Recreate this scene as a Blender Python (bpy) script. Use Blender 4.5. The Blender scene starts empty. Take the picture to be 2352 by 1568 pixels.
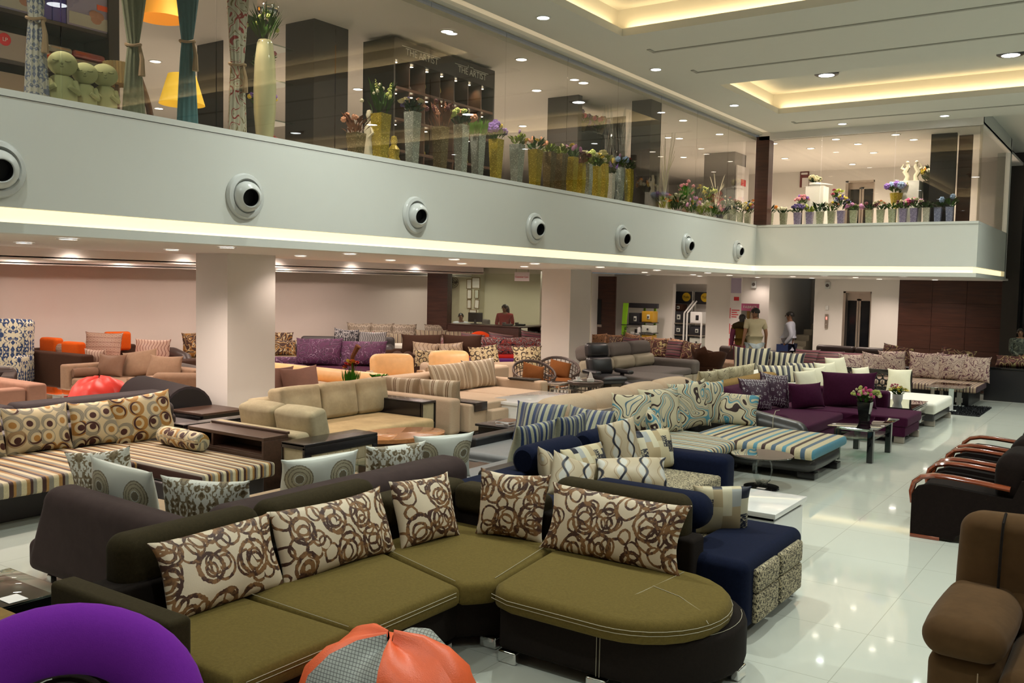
import bpy, bmesh, math, random
import numpy as np
from mathutils import Vector, Matrix, Euler
SC = bpy.context.scene
COL = SC.collection
R_ = math.radians
random.seed(7)

# ------------------------------------------------------------------ camera
CAM_H, FPX = 2.15, 2126.6
YAW, PITCH, ROLL = R_(34.504), R_(3.570), R_(1.162)
_fw = Vector((-math.sin(YAW) * math.cos(PITCH), math.cos(YAW) * math.cos(PITCH), -math.sin(PITCH)))
_r0 = Vector((math.cos(YAW), math.sin(YAW), 0)); _u0 = _r0.cross(_fw)
_R = math.cos(ROLL) * _r0 + math.sin(ROLL) * _u0
_U = -math.sin(ROLL) * _r0 + math.cos(ROLL) * _u0
cd = bpy.data.cameras.new('camera'); cam = bpy.data.objects.new('camera', cd); COL.objects.link(cam)
cd.sensor_width = 36.0; cd.lens = FPX / 2352 * 36.0; cd.clip_start = 0.05; cd.clip_end = 200
cam.matrix_world = Matrix((( _R.x, _U.x, -_fw.x, 0), (_R.y, _U.y, -_fw.y, 0), (_R.z, _U.z, -_fw.z, CAM_H), (0, 0, 0, 1)))
SC.camera = cam

def at(px, py, z=None, x=None, y=None):
    """A measured point of the photograph on a known real plane (floor, seat top, wall ...)."""
    v = _fw + _R * ((px - 1176) / FPX) - _U * ((py - 784) / FPX)
    if z is not None: t = (z - CAM_H) / v.z
    elif x is not None: t = x / v.x
    else: t = y / v.y
    return Vector((0, 0, CAM_H)) + v * t

# ------------------------------------------------------------------ world, exposure
w = bpy.data.worlds.new('night'); SC.world = w; w.use_nodes = True
w.node_tree.nodes['Background'].inputs[0].default_value = (0.95, 1.0, 0.97, 1)
w.node_tree.nodes['Background'].inputs[1].default_value = 0.10  # even pale world light added as ambient fill
SC.view_settings.view_transform = 'Standard'; SC.view_settings.look = 'None'
SC.view_settings.exposure = 0.0; SC.view_settings.gamma = 1.0
SC.view_settings.use_curve_mapping = False
SC.cycles.max_bounces = 8; SC.cycles.diffuse_bounces = 3; SC.cycles.glossy_bounces = 3
SC.cycles.transmission_bounces = 6; SC.cycles.transparent_max_bounces = 12
SC.cycles.caustics_reflective = False; SC.cycles.caustics_refractive = False
SC.cycles.sample_clamp_indirect = 3.0; SC.cycles.use_denoising = True

P_ATRIUM, P_BIG, P_UNDER, P_UPPER = 56.0, 200.0, 95.0, 60.0
C_ATRIUM, C_UNDER, C_UPPER, C_COVE = (0.93, 1.0, 0.93), (1.0, 0.82, 0.71), (1.0, 0.86, 0.72), (1.0, 0.72, 0.38)

def lamp(name, loc, power, color, parent=None, size=125, radius=0.06, kind='SPOT', rot=(0, 0, 0)):
    l = bpy.data.lights.new(name, kind); l.energy = power; l.color = color
    if kind == 'SPOT':
        l.spot_size = R_(size); l.spot_blend = 0.9 if size < 160 else 0.35; l.shadow_soft_size = radius
    o = bpy.data.objects.new(name, l); COL.objects.link(o); o.location = loc; o.rotation_euler = rot
    if parent: o.parent = parent
    return o

def area(name, loc, sx, sy, power, color, rot):
    l = bpy.data.lights.new(name, 'AREA'); l.shape = 'RECTANGLE'; l.size = sx; l.size_y = sy; l.energy = power; l.color = color
    o = bpy.data.objects.new(name, l); COL.objects.link(o); o.location = loc; o.rotation_euler = rot
    return o

# ------------------------------------------------------------------ node helper
class NT:
    def __init__(s, name):
        s.m = bpy.data.materials.new(name); s.m.use_nodes = True
        s.t = s.m.node_tree; s.b = s.t.nodes['Principled BSDF']; s.out = s.t.nodes['Material Output']
    def n(s, typ, ins=None, **kw):
        nd = s.t.nodes.new('ShaderNode' + typ)
        for k, v in kw.items(): setattr(nd, k, v)
        for k, v in (ins or {}).items(): s.put(nd.inputs[k], v)
        return nd
    def put(s, sock, v):
        if isinstance(v, bpy.types.NodeSocket): s.t.links.new(v, sock)
        elif isinstance(v, (tuple, list)) and len(v) == 3 and sock.type == 'RGBA': sock.default_value = (*v, 1)
        else: sock.default_value = v
    def f(s, op, a, b=0.0, c=None):
        nd = s.t.nodes.new('ShaderNodeMath'); nd.operation = op
        s.put(nd.inputs[0], a); s.put(nd.inputs[1], b)
        if c is not None: s.put(nd.inputs[2], c)
        return nd.outputs[0]
    def v(s, op, a, b=(0, 0, 0)):
        nd = s.t.nodes.new('ShaderNodeVectorMath'); nd.operation = op
        s.put(nd.inputs[0], a); s.put(nd.inputs[1], b)
        return nd.outputs['Value'] if op in ('LENGTH', 'DISTANCE', 'DOT_PRODUCT') else nd.outputs[0]
    def mix(s, f, a, b):
        nd = s.t.nodes.new('ShaderNodeMix'); nd.data_type = 'RGBA'
        s.put(nd.inputs[0], f); s.put(nd.inputs[6], a); s.put(nd.inputs[7], b)
        return nd.outputs[2]
    def ramp(s, f, stops, interp='LINEAR'):
        nd = s.t.nodes.new('ShaderNodeValToRGB'); nd.color_ramp.interpolation = interp
        e = nd.color_ramp.elements
        while len(e) < len(stops): e.new(0.5)
        for el, (p, c) in zip(e, stops): el.position = p; el.color = (*c, 1) if len(c) == 3 else c
        s.put(nd.inputs[0], f)
        return nd.outputs[0]
    def uv(s): return s.n('TexCoord').outputs['UV']
    def ob(s): return s.n('TexCoord').outputs['Object']
    def rnd(s):
        r = s.n('ObjectInfo').outputs['Random']
        return s.n('CombineXYZ', {0: s.f('MULTIPLY', r, 17.3), 1: s.f('MULTIPLY', r, 9.7), 2: 0.0}).outputs[0]
    def noise(s, v, scale, detail=2.0, rough=0.5, dist=0.0, out='Fac'):
        nd = s.n('TexNoise', {'Vector': v, 'Scale': scale, 'Detail': detail, 'Roughness': rough, 'Distortion': dist})
        return nd.outputs[out]
    def vor(s, v, scale, rand=1.0, dim='2D', feat='F1'):
        return s.n('TexVoronoi', {'Vector': v, 'Scale': scale, 'Randomness': rand}, voronoi_dimensions=dim, feature=feat)
    def xyz(s, v):
        o = s.n('SeparateXYZ', {0: v}).outputs
        return o[0], o[1], o[2]
    def comb(s, x, y, z=0.0): return s.n('CombineXYZ', {0: x, 1: y, 2: z}).outputs[0]
    def step(s, a, edge, soft=0.02):      # 0 below the edge, 1 above it
        nd = s.t.nodes.new('ShaderNodeMapRange'); nd.clamp = True
        s.put(nd.inputs[0], a); nd.inputs[1].default_value = edge - soft; nd.inputs[2].default_value = edge + soft
        return nd.outputs[0]
    def bump(s, h, strength=0.2, dist=0.01):
        nd = s.n('Bump', {'Height': h, 'Strength': strength, 'Distance': dist})
        s.t.links.new(nd.outputs[0], s.b.inputs['Normal'])
    def fin(s, col=None, rough=0.6, metal=0.0, spec=0.5, coat=0.0, sheen=0.0):
        if col is not None: s.put(s.b.inputs['Base Color'], col)
        s.put(s.b.inputs['Roughness'], rough); s.b.inputs['Metallic'].default_value = metal
        s.b.inputs['Specular IOR Level'].default_value = spec; s.b.inputs['Coat Weight'].default_value = coat
        s.b.inputs['Coat Roughness'].default_value = 0.04
        if sheen: s.b.inputs['Sheen Weight'].default_value = sheen * 0.18; s.b.inputs['Sheen Roughness'].default_value = 0.4
        return s.m

def plain(name, c, rough=0.6, metal=0.0, spec=0.5, coat=0.0):
    t = NT(name); k = t.noise(t.ob(), 6.0, 2)
    return t.fin(t.mix(t.f('MULTIPLY', k, 0.12), c, tuple(x * 0.8 for x in c)), rough, metal, spec, coat)

def fabric(name, c, var=0.25, scale=90.0, rough=0.9, sheen=0.25, weave=True, patch=0.0):
    t = NT(name); p = t.ob()
    k = t.noise(p, scale, 3, 0.7)
    col = t.mix(k, tuple(x * (1 - var) for x in c), tuple(min(1, x * (1 + var)) for x in c))
    if patch:
        k2 = t.step(t.noise(p, 4.0, 4, 0.65), 0.52, 0.12)
        col = t.mix(t.f('MULTIPLY', k2, patch), col, tuple(min(1, x * 1.5 + 0.01) for x in c))
    if weave: t.bump(t.noise(p, scale * 3, 2), 0.25, 0.004)
    return t.fin(col, rough, 0, 0.07, 0, sheen * .6)

def leather(name, c, rough=0.38):
    t = NT(name); p = t.ob()
    vo = t.vor(p, 160.0, 1.0, '3D').outputs['Distance']
    t.bump(t.f('ADD', t.f('MULTIPLY', vo, 0.5), t.noise(p, 9.0, 3)), 0.12, 0.01)
    return t.fin(t.mix(t.noise(p, 12.0, 3), c, tuple(x * 1.25 for x in c)), rough, 0, 0.5)

def wood(name, c1, c2, rough=0.35, axis=0, scale=1.0, coat=0.0):
    t = NT(name); p = t.ob()
    sc = [30.0, 30.0, 30.0]; sc[axis] = 2.2
    q = t.v('MULTIPLY', p, tuple(x * scale for x in sc))
    k = t.noise(q, 1.0, 4, 0.6, 0.6)
    return t.fin(t.ramp(k, [(0.3, c1), (0.7, c2)]), rough, 0, 0.5, coat)

def emit(name, c, strength):
    t = NT(name); t.b.inputs['Base Color'].default_value = (0.8, 0.8, 0.8, 1)
    t.b.inputs['Emission Color'].default_value = (*c, 1); t.b.inputs['Emission Strength'].default_value = strength
    return t.m

def glass(name, tint=(0.93, 0.95, 0.92), boost=1.0, rough=0.0, ior=1.5):
    """Clear pane: transmits straight through, reflects by Fresnel."""
    t = NT(name)
    tr = t.n('BsdfTransparent', {'Color': tint}); gl = t.n('BsdfGlossy', {'Color': (1, 1, 1), 'Roughness': rough})
    fr = t.n('Fresnel', {'IOR': ior}).outputs[0]
    fr = t.f('MULTIPLY', fr, t.f('SUBTRACT', 1.0, t.n('NewGeometry').outputs['Backfacing']))
    mx = t.n('MixShader', {0: t.f('MULTIPLY', fr, boost), 1: tr.outputs[0], 2: gl.outputs[0]})
    t.t.links.new(mx.outputs[0], t.out.inputs[0])
    return t.m

# ------------------------------------------------------------------ geometry
class G:
    """Collects vertices and faces, then links ONE mesh."""
    def __init__(s): s.v = []; s.f = []; s.uv = None
    def add(s, V, F, M=None):
        b = len(s.v)
        for p in V: s.v.append(tuple(M @ Vector(p)) if M is not None else tuple(p))
        for f in F: s.f.append(tuple(i + b for i in f))
        return s
    def box(s, x0, x1, y0, y1, z0, z1, r=0.0, k=3, crown=None, mid=None, M=None, fn=None):
        V, F = rbox(x1 - x0, y1 - y0, z1 - z0, r, k, crown, mid)
        c = ((x0 + x1) / 2, (y0 + y1) / 2, (z0 + z1) / 2)
        V = [(p[0] + c[0], p[1] + c[1], p[2] + c[2]) for p in V]
        if fn: V = [fn(p) for p in V]
        return s.add(V, F, M)
    def tube(s, pts, r, n=8, closed=False, caps=True):
        P = [Vector(p) for p in pts]; m = len(P); V = []; F = []
        rr = r if isinstance(r, (list, tuple)) else [r] * m
        up = Vector((0, 0, 1)); pu = None
        for i, p in enumerate(P):
            if closed: d = (P[(i + 1) % m] - P[i - 1])
            else: d = P[min(i + 1, m - 1)] - P[max(i - 1, 0)]
            d.normalize()
            if pu is None:
                a = up if abs(d.z) < 0.95 else Vector((1, 0, 0)); pu = (a - d * a.dot(d)).normalized()
            else:
                pu = pu - d * pu.dot(d)
                pu = pu.normalized() if pu.length > 1e-6 else Vector((1, 0, 0))
            b = d.cross(pu)
            for j in range(n):
                a = 2 * math.pi * j / n
                V.append(tuple(p + (pu * math.cos(a) + b * math.sin(a)) * rr[i]))
        for i in range(m if closed else m - 1):
            for j in range(n):
                a = i * n + j; b2 = i * n + (j + 1) % n; c = ((i + 1) % m) * n + (j + 1) % n; e = ((i + 1) % m) * n + j
                F.append((a, b2, c, e))
        if caps and not closed:
            F.append(tuple(range(n - 1, -1, -1))); F.append(tuple((m - 1) * n + j for j in range(n)))
        return s.add(V, F)
    def lathe(s, prof, n=24, c=(0, 0, 0), M=None, cap=True, sq=1.0):
        V = []; F = []; m = len(prof)
        for (r, z) in prof:
            for j in range(n):
                a = 2 * math.pi * j / n
                V.append((c[0] + r * math.cos(a), c[1] + r * math.sin(a) * sq, c[2] + z))
        for i in range(m - 1):
            for j in range(n): F.append((i * n + j, i * n + (j + 1) % n, (i + 1) * n + (j + 1) % n, (i + 1) * n + j))
        if cap:
            if prof[0][0] > 1e-5: F.append(tuple(range(n - 1, -1, -1)))
            if prof[-1][0] > 1e-5: F.append(tuple((m - 1) * n + j for j in range(n)))
        return s.add(V, F, M)
    def prism(s, poly, z0, z1, M=None):
        n = len(poly); V = [(x, y, z0) for x, y in poly] + [(x, y, z1) for x, y in poly]
        F = [tuple(range(n - 1, -1, -1)), tuple(range(n, 2 * n))] + [(i, (i + 1) % n, n + (i + 1) % n, n + i) for i in range(n)]
        return s.add(V, F, M)
    def ball(s, c, r, n=10, m=7, M=None, sc=(1, 1, 1)):
        V = []; F = []
        for i in range(m + 1):
            a = math.pi * i / m - math.pi / 2
            for j in range(n):
                b = 2 * math.pi * j / n
                V.append((c[0] + r * sc[0] * math.cos(a) * math.cos(b), c[1] + r * sc[1] * math.cos(a) * math.sin(b), c[2] + r * sc[2] * math.sin(a)))
        for i in range(m):
            for j in range(n): F.append((i * n + j, i * n + (j + 1) % n, (i + 1) * n + (j + 1) % n, (i + 1) * n + j))
        return s.add(V, F, M)
    def quad(s, a, b, c, d): return s.add([a, b, c, d], [(0, 1, 2, 3)])
    def mesh(s, name, smooth=True, ang=38, merge=False):
        me = bpy.data.meshes.new(name); me.from_pydata(s.v, [], s.f)
        if merge:
            bm = bmesh.new(); bm.from_mesh(me); bmesh.ops.remove_doubles(bm, verts=bm.verts, dist=1e-5)
            bmesh.ops.recalc_face_normals(bm, faces=bm.faces); bm.to_mesh(me); bm.free()
        if smooth:
            me.shade_smooth(); me.set_sharp_from_angle(angle=R_(ang))
        if s.uv:
            ul = me.uv_layers.new(name='UVMap')
            for lo in me.loops: ul.data[lo.index].uv = s.uv[lo.vertex_index]
        return me

_rb = {}
def rbox(wx, wy, wz, r=0.0, k=3, crown=None, mid=None):
    key = (round(wx, 4), round(wy, 4), round(wz, 4), r, k, crown, mid)
    if key in _rb: return _rb[key]
    h = np.array([wx, wy, wz]) / 2
    r = min(r, float(h.min()) * 0.999)
    if mid is None: mid = 5 if crown else 1
    ax = []
    for i in range(3):
        a = h[i] - r
        inn = list(np.linspace(-a, a, mid + 1)) if a > 1e-6 else [0.0]
        if r > 0:
            cr = [a + r * math.tan(math.pi / 4 * (j / k)) for j in range(1, k + 1)]
            inn = [-c for c in reversed(cr)] + inn + cr
        ax.append(np.array(inn))
    V = []; idx = {}; F = []
    def vid(p):
        q = (round(float(p[0]), 6), round(float(p[1]), 6), round(float(p[2]), 6))
        if q not in idx: idx[q] = len(V); V.append(q)
        return idx[q]
    for d in range(3):
        u, v = (d + 1) % 3, (d + 2) % 3
        for sg in (-1, 1):
            g = []
            for a in ax[u]:
                row = []
                for b in ax[v]:
                    p = [0, 0, 0]; p[d] = sg * h[d]; p[u] = a; p[v] = b; row.append(vid(p))
                g.append(row)
            for i in range(len(g) - 1):
                for j in range(len(g[0]) - 1):
                    q = (g[i][j], g[i + 1][j], g[i + 1][j + 1], g[i][j + 1])
                    F.append(q if sg > 0 else q[::-1])
    A = np.array(V, float)
    if r > 0:
        q = np.clip(A, -(h - r), h - r); d = A - q; L = np.linalg.norm(d, axis=1, keepdims=True)
        A = np.where(L > 1e-9, q + d / np.maximum(L, 1e-9) * r, A)
    if crown:
        n = A / h; w = np.clip(1 - n ** 2, 0, 1)
        B = A.copy()
        B[:, 0] += crown[0] * n[:, 0] * w[:, 1] * w[:, 2]
        B[:, 1] += crown[1] * n[:, 1] * w[:, 0] * w[:, 2]
        B[:, 2] += crown[2] * n[:, 2] * w[:, 0] * w[:, 1]
        A = B
    res = ([tuple(p) for p in A], F)
    _rb[key] = res
    return res

def cushion_poly(poly, z0, z1, r=.04, k=4, crown=0.0):
    """Closed outline extruded into an upholstered slab with rounded top and bottom edges."""
    P = [Vector((x, y)) for x, y in poly]; n = len(P); N = []
    A = sum(P[i].x * P[(i + 1) % n].y - P[(i + 1) % n].x * P[i].y for i in range(n))
    if A < 0: P.reverse()
    for i in range(n):
        a = (P[i] - P[i - 1]).normalized(); b = (P[(i + 1) % n] - P[i]).normalized()
        na = Vector((-a.y, a.x)); nb = Vector((-b.y, b.x)); m = (na + nb)
        m = m / max(m.length_squared, .3) * 2
        N.append(m)
    lay = [(r * (1 - math.cos(j / k * math.pi / 2)), z0 + r * (1 - math.sin(j / k * math.pi / 2))) for j in range(k, 0, -1)][:0]
    lay = [(r * (1 - math.sin(t)), z0 + r * (1 - math.cos(t))) for t in np.linspace(0, math.pi / 2, k + 1)]
    lay += [(r * (1 - math.cos(t)), z1 - r * (1 - math.sin(t))) for t in np.linspace(0, math.pi / 2, k + 1)]
    g = G()
    for (o, z) in lay:
        for p, m in zip(P, N): g.v.append((p.x + m.x * o, p.y + m.y * o, z))
    L = len(lay)
    for i in range(L - 1):
        for j in range(n): g.f.append((i * n + j, i * n + (j + 1) % n, (i + 1) * n + (j + 1) % n, (i + 1) * n + j))
    g.f.append(tuple(range(n - 1, -1, -1)))
    if crown:
        c = sum(P, Vector((0, 0))) / n; base = (L - 1) * n
        for q in (.75, .5, .25):
            for p, m in zip(P, N):
                e = Vector((p.x + m.x * r, p.y + m.y * r)); v = c + (e - c) * q
                g.v.append((v.x, v.y, z1 + crown * (1 - q * q)))
        for lv in range(3):
            a0 = base + lv * n; b0 = base + (lv + 1) * n
            for j in range(n): g.f.append((a0 + j, a0 + (j + 1) % n, b0 + (j + 1) % n, b0 + j))
        g.f.append(tuple(base + 3 * n + j for j in range(n)))
    else: g.f.append(tuple((L - 1) * n + j for j in range(n)))
    return g
def arc(cx, cy, rx, ry, a0, a1, n=14):
    return [(cx + rx * math.cos(R_(a)), cy + ry * math.sin(R_(a))) for a in np.linspace(a0, a1, n)]

def pillow_mesh(w, h, t, seed=0, n=13, c=0.07):
    rg = random.Random(seed); g = G(); g.uv = []
    us = [math.sin(math.pi / 2 * x) for x in np.linspace(-1, 1, n)]
    ph = [rg.uniform(0, 6.28) for _ in range(6)]; tl = [rg.uniform(-0.03, 0.03) for _ in range(4)]
    ids = {}
    for sd in (-1, 1):
        for i, u in enumerate(us):
            for j, v in enumerate(us):
                edge = i in (0, n - 1) or j in (0, n - 1)
                if edge and sd == 1: ids[(1, i, j)] = ids[(-1, i, j)]; continue
                x = w / 2 * u * (1 - c * (1 - v * v)) * (1 + 0.02 * math.sin(3 * v + ph[0]))
                z = h / 2 * v * (1 - c * (1 - u * u)) * (1 + 0.02 * math.sin(3 * u + ph[1]))
                if abs(u) > 0.9 and abs(v) > 0.9: x *= 1.02; z *= 1.03
                th = t / 2 * ((1 - u * u) * (1 - v * v)) ** 0.42 * (1 + 0.10 * math.sin(4.2 * u + ph[2]) * math.cos(3.4 * v + ph[3]) - 0.18 * v)
                y = sd * th + (tl[0] * u * v + tl[1] * u * u) * w
                z += h / 2
                ids[(sd, i, j)] = len(g.v); g.v.append((x, y, z)); g.uv.append((u * w / 2 + 5, v * h / 2 + 5))
        for i in range(n - 1):
            for j in range(n - 1):
                q = (ids[(sd, i, j)], ids[(sd, i + 1, j)], ids[(sd, i + 1, j + 1)], ids[(sd, i, j + 1)])
                g.f.append(q if sd < 0 else q[::-1])
    return g.mesh('cushion', True, 70)

# ------------------------------------------------------------------ objects
def _set(o, label=None, cat=None, group=None, kind=None):
    if label: o['label'] = label
    if cat: o['category'] = cat
    if group: o['group'] = group
    if kind: o['kind'] = kind
    return o

def obj(name, me, mat, parent=None, loc=(0, 0, 0), rot=(0, 0, 0)):
    if isinstance(me, G): me = me.mesh(name)
    if mat is not None and not me.materials: me.materials.append(mat)
    o = bpy.data.objects.new(name, me); COL.objects.link(o)
    o.location = loc; o.rotation_euler = rot
    if parent is not None: o.parent = parent
    return o

def struct(name, g, mat, parent=None, smooth=False):
    o = obj(name, g.mesh(name, smooth), mat, parent)
    if parent is None: o['kind'] = 'structure'
    return o

class T:
    """A thing: an Empty at its base, with parts given in world numbers (rz = 0) or in its own frame (local)."""
    def __init__(s, name, label, cat, loc=(0, 0, 0), rz=0.0, group=None, local=False):
        s.e = bpy.data.objects.new(name, None); COL.objects.link(s.e)
        s.e.location = loc; s.e.rotation_euler = (0, 0, rz); s.e.empty_display_size = 0.1
        s.loc = Vector(loc); s.local = local or rz != 0
        _set(s.e, label, cat, group)
    def off(s): return Vector((0, 0, 0)) if s.local else s.loc
    def box(s, name, mat, x0, x1, y0, y1, z0, z1, r=0.02, crown=None, k=3, rot=(0, 0, 0), parent=None, label=None, mid=None, fn=None):
        g = G(); V, F = rbox(abs(x1 - x0), abs(y1 - y0), abs(z1 - z0), r, k, crown, mid)
        if fn: V = [fn(*p) for p in V]
        g.add(V, F)
        c = Vector(((x0 + x1) / 2, (y0 + y1) / 2, (z0 + z1) / 2)) - s.off()
        if parent is not None: c = c - parent.location
        o = obj(name, g.mesh(name, True, 60 if r > 0.03 else 38), mat, parent or s.e, c, rot)
        if label: o['label'] = label
        return o
    def g(s, name, g, mat, loc=None, rot=(0, 0, 0), parent=None, label=None, ang=38, smooth=True):
        """g in world numbers unless local; loc = the part's own origin."""
        l = Vector(loc) if loc is not None else (Vector((0, 0, 0)) if s.local else s.loc)
        if loc is not None or not s.local:
            g.v = [tuple(Vector(p) - l) for p in g.v]
        c = l - s.off() if not s.local or loc is not None else l
        if parent is not None: c = c - parent.location
        o = obj(name, g.mesh(name, smooth, ang), mat, parent or s.e, c, rot)
        if label: o['label'] = label
        return o

def dup(root, loc, rz=None, label=None, group=None):
    r = root.copy(); COL.objects.link(r); r.location = loc
    if rz is not None: r.rotation_euler = (0, 0, rz)
    if label: r['label'] = label
    if group: r['group'] = group
    for ch in list(root.children):
        c = ch.copy(); COL.objects.link(c); c.parent = r
        for gch in ch.children:
            d = gch.copy(); COL.objects.link(d); d.parent = c
    return r

_seed = [100]
def pillow(label, mat, P, yaw, w, h, t=0.16, lean=18, roll=0.0, group=None, name='cushion', cat='cushion', c=0.07):
    """P = middle of the lower edge; yaw 0 faces -Y, 90 faces +X."""
    _seed[0] += 1
    o = obj(name, pillow_mesh(w, h, t, _seed[0], c=c), mat)
    o.rotation_mode = 'XYZ'
    M = Matrix.Rotation(R_(yaw), 4, 'Z') @ Matrix.Rotation(R_(-lean), 4, 'X') @ Matrix.Rotation(R_(roll), 4, 'Y')
    o.rotation_euler = M.to_euler(); o.location = P
    _set(o, label, cat, group)
    return o

def pil2(label, mat, A, B, z, h, t=0.16, lean=18, roll=0.0, group=None, grow=0.04, back=0.5, **kw):
    """Cushion whose lower front corners stand at ground points A and B (left to right as seen from its front)."""
    A = Vector((A[0], A[1])); B = Vector((B[0], B[1])); d = B - A; yaw = math.degrees(math.atan2(d.y, d.x))
    nrm = Vector((-d.y, d.x)).normalized(); m = (A + B) / 2 + nrm * t * back
    return pillow(label, mat, (m.x, m.y, z - 0.012), yaw, d.length + grow, h, t, lean, roll, group, **kw)
# ------------------------------------------------------------------ materials
M = {}
def mk_floor():
    t = NT('polished_tile'); p = t.ob(); x, y, z = t.xyz(p)
    fx = t.f('ABSOLUTE', t.f('SUBTRACT', t.f('FRACT', t.f('DIVIDE', t.f('ADD', x, 1.35), 0.8)), 0.5))
    fy = t.f('ABSOLUTE', t.f('SUBTRACT', t.f('FRACT', t.f('DIVIDE', t.f('SUBTRACT', y, 5.97), 0.85)), 0.5))
    ln = t.step(t.f('MAXIMUM', fx, fy), 0.497, 0.0015)
    k = t.noise(p, 1.4, 4, 0.6)
    c = t.mix(k, (0.57, 0.59, 0.52), (0.62, 0.64, 0.57))
    t.fin(t.mix(t.f('MULTIPLY', ln, 0.7), c, (0.34, 0.34, 0.28)), 0.05, 0, 0.5)
    t.b.inputs['Coat Weight'].default_value = 0.15; t.b.inputs['Coat Roughness'].default_value = 0.02
    return t.m
M['floor'] = mk_floor()
M['paint'] = plain('warm_white_paint', (0.80, 0.76, 0.71), 0.75)
M['fascia'] = plain('fascia_paint', (0.72, 0.73, 0.68), 0.55)
M['ceil'] = plain('ceiling_paint', (0.70, 0.69, 0.62), 0.85)
M['pinkwall'] = plain('pink_beige_paint', (0.66, 0.56, 0.50), 0.85)
M['office'] = plain('office_paint', (0.62, 0.58, 0.45), 0.85)
M['groove_shade'] = plain('groove_shade_paint', (0.42, 0.41, 0.36), 0.9)
M['darkwood'] = wood('wenge_panel', (0.035, 0.012, 0.008), (0.075, 0.026, 0.016), 0.35, 0, 0.6)
M['darkcol'] = plain('dark_brown_laminate', (0.030, 0.024, 0.021), 0.42)
M['blackpanel'] = plain('black_panel', (0.012, 0.011, 0.013), 0.35)
M['night'] = plain('night_glass', (0.008, 0.010, 0.013), 0.08)
M['stone'] = fabric('granite_steps', (0.22, 0.20, 0.15), 0.35, 60, 0.5, 0, False)
M['steel'] = plain('brushed_steel', (0.55, 0.48, 0.42), 0.3, 0.9)
M['chrome'] = plain('chrome', (0.85, 0.85, 0.85), 0.08, 1.0)
M['pane'] = glass('balustrade_glass', (0.90, 0.89, 0.85), 1.3)
M['tglass'] = glass('table_glass', (0.72, 0.80, 0.77), 1.6)
M['bglass'] = glass('bronze_glass', (0.42, 0.36, 0.32), 2.2)
M['acrylic'] = glass('clear_acrylic', (0.93, 0.95, 0.95), 2.5)
M['oglass'] = glass('office_glass', (0.90, 0.92, 0.86), 1.0)
M['blueglass'] = glass('blue_art_glass', (0.10, 0.25, 0.75), 3.0)
M['led_w'] = emit('led_white', (0.93, 0.98, 1.0), 14.0)
M['led_warm'] = emit('led_warm', (1.0, 0.90, 0.80), 10.0)
M['strip'] = emit('led_strip_diffuser', (1.0, 0.78, 0.40), 1.35)
M['cove'] = emit('cove_tape', (1.0, 0.66, 0.26), 2.5)
for k in ('led_w', 'led_warm', 'strip', 'cove'): M[k].cycles.emission_sampling = 'NONE'
M['trim_white'] = plain('white_trim', (0.75, 0.75, 0.72), 0.4)
M['trim_black'] = plain('black_trim', (0.02, 0.02, 0.025), 0.4)
M['vent'] = plain('vent_enamel', (0.62, 0.64, 0.62), 0.25, 0, 0.5)
M['blackhole'] = plain('duct_black', (0.004, 0.004, 0.005), 0.6)
# upholstery
M['olive'] = fabric('olive_chenille', (0.125, 0.090, 0.024), 0.35, 60, 0.85, 0.35)
M['olive_dk'] = fabric('dark_olive_chenille', (0.034, 0.026, 0.012), 0.4, 60, 0.85, 0.25)
M['choc'] = fabric('black_brown_cloth', (0.016, 0.012, 0.010), 0.3, 80, 0.85, 0.15)
M['taupe_dk'] = fabric('plum_taupe_suede', (0.050, 0.034, 0.032), 0.25, 9, 0.9, 0.35)
M['taupe'] = fabric('tan_suede', (0.36, 0.26, 0.17), 0.15, 9, 0.9, 0.35)
M['navy'] = fabric('navy_velvet', (0.006, 0.009, 0.026), 0.4, 50, 0.85, 0.3)
M['purple'] = fabric('aubergine_velvet', (0.050, 0.008, 0.030), 0.35, 30, 0.85, 0.35)
M['violet'] = fabric('violet_felt', (0.17, 0.022, 0.33), 0.12, 70, 0.95, 0.3)
M['cream'] = fabric('cream_velvet', (0.38, 0.315, 0.20), 0.12, 30, 0.75, 0.5, True, 0.4)
M['creamgold'] = fabric('gold_cream_velvet', (0.40, 0.29, 0.15), 0.12, 30, 0.75, 0.5, True, 0.4)
M['beige'] = fabric('beige_weave', (0.50, 0.38, 0.27), 0.15, 80, 0.85, 0.2)
M['ivory'] = fabric('ivory_leatherette', (0.72, 0.68, 0.52), 0.06, 20, 0.5, 0.1)
M['white'] = fabric('white_leatherette', (0.76, 0.74, 0.66), 0.05, 20, 0.45, 0.1)
M['gloss_white'] = plain('white_lacquer', (0.82, 0.82, 0.80), 0.08, 0, 0.5, 0.5)
M['gloss_black'] = plain('black_lacquer', (0.006, 0.006, 0.007), 0.06, 0, 0.5, 0.5)
M['blackwood'] = plain('ebony_wood', (0.010, 0.008, 0.009), 0.22, 0, 0.5, 0.3)
M['brownwood'] = wood('walnut_board', (0.045, 0.022, 0.014), (0.075, 0.038, 0.024), 0.4)
M['redwood'] = wood('red_mahogany', (0.16, 0.030, 0.012), (0.26, 0.060, 0.022), 0.15, 0, 1, 0.6)
M['cherry'] = wood('cherry_veneer', (0.36, 0.14, 0.045), (0.50, 0.22, 0.085), 0.2, 0, 0.5, 0.4)
M['lt_black'] = leather('black_leather', (0.010, 0.010, 0.012), 0.33)
M['lt_char'] = leather('charcoal_leather', (0.034, 0.027, 0.027), 0.5); M['charcloth'] = fabric('charcoal_cloth', (.040, .033, .034), .15, 60)
M['lt_brown'] = leather('dark_brown_leather', (0.034, 0.020, 0.017), 0.4)
M['lt_grey'] = leather('grey_leather', (0.16, 0.165, 0.17), 0.4)
M['lt_gun'] = leather('gunmetal_leather', (0.040, 0.038, 0.039), 0.28)
M['lt_peach'] = leather('peach_leather', (0.72, 0.44, 0.19), 0.45)
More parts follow.
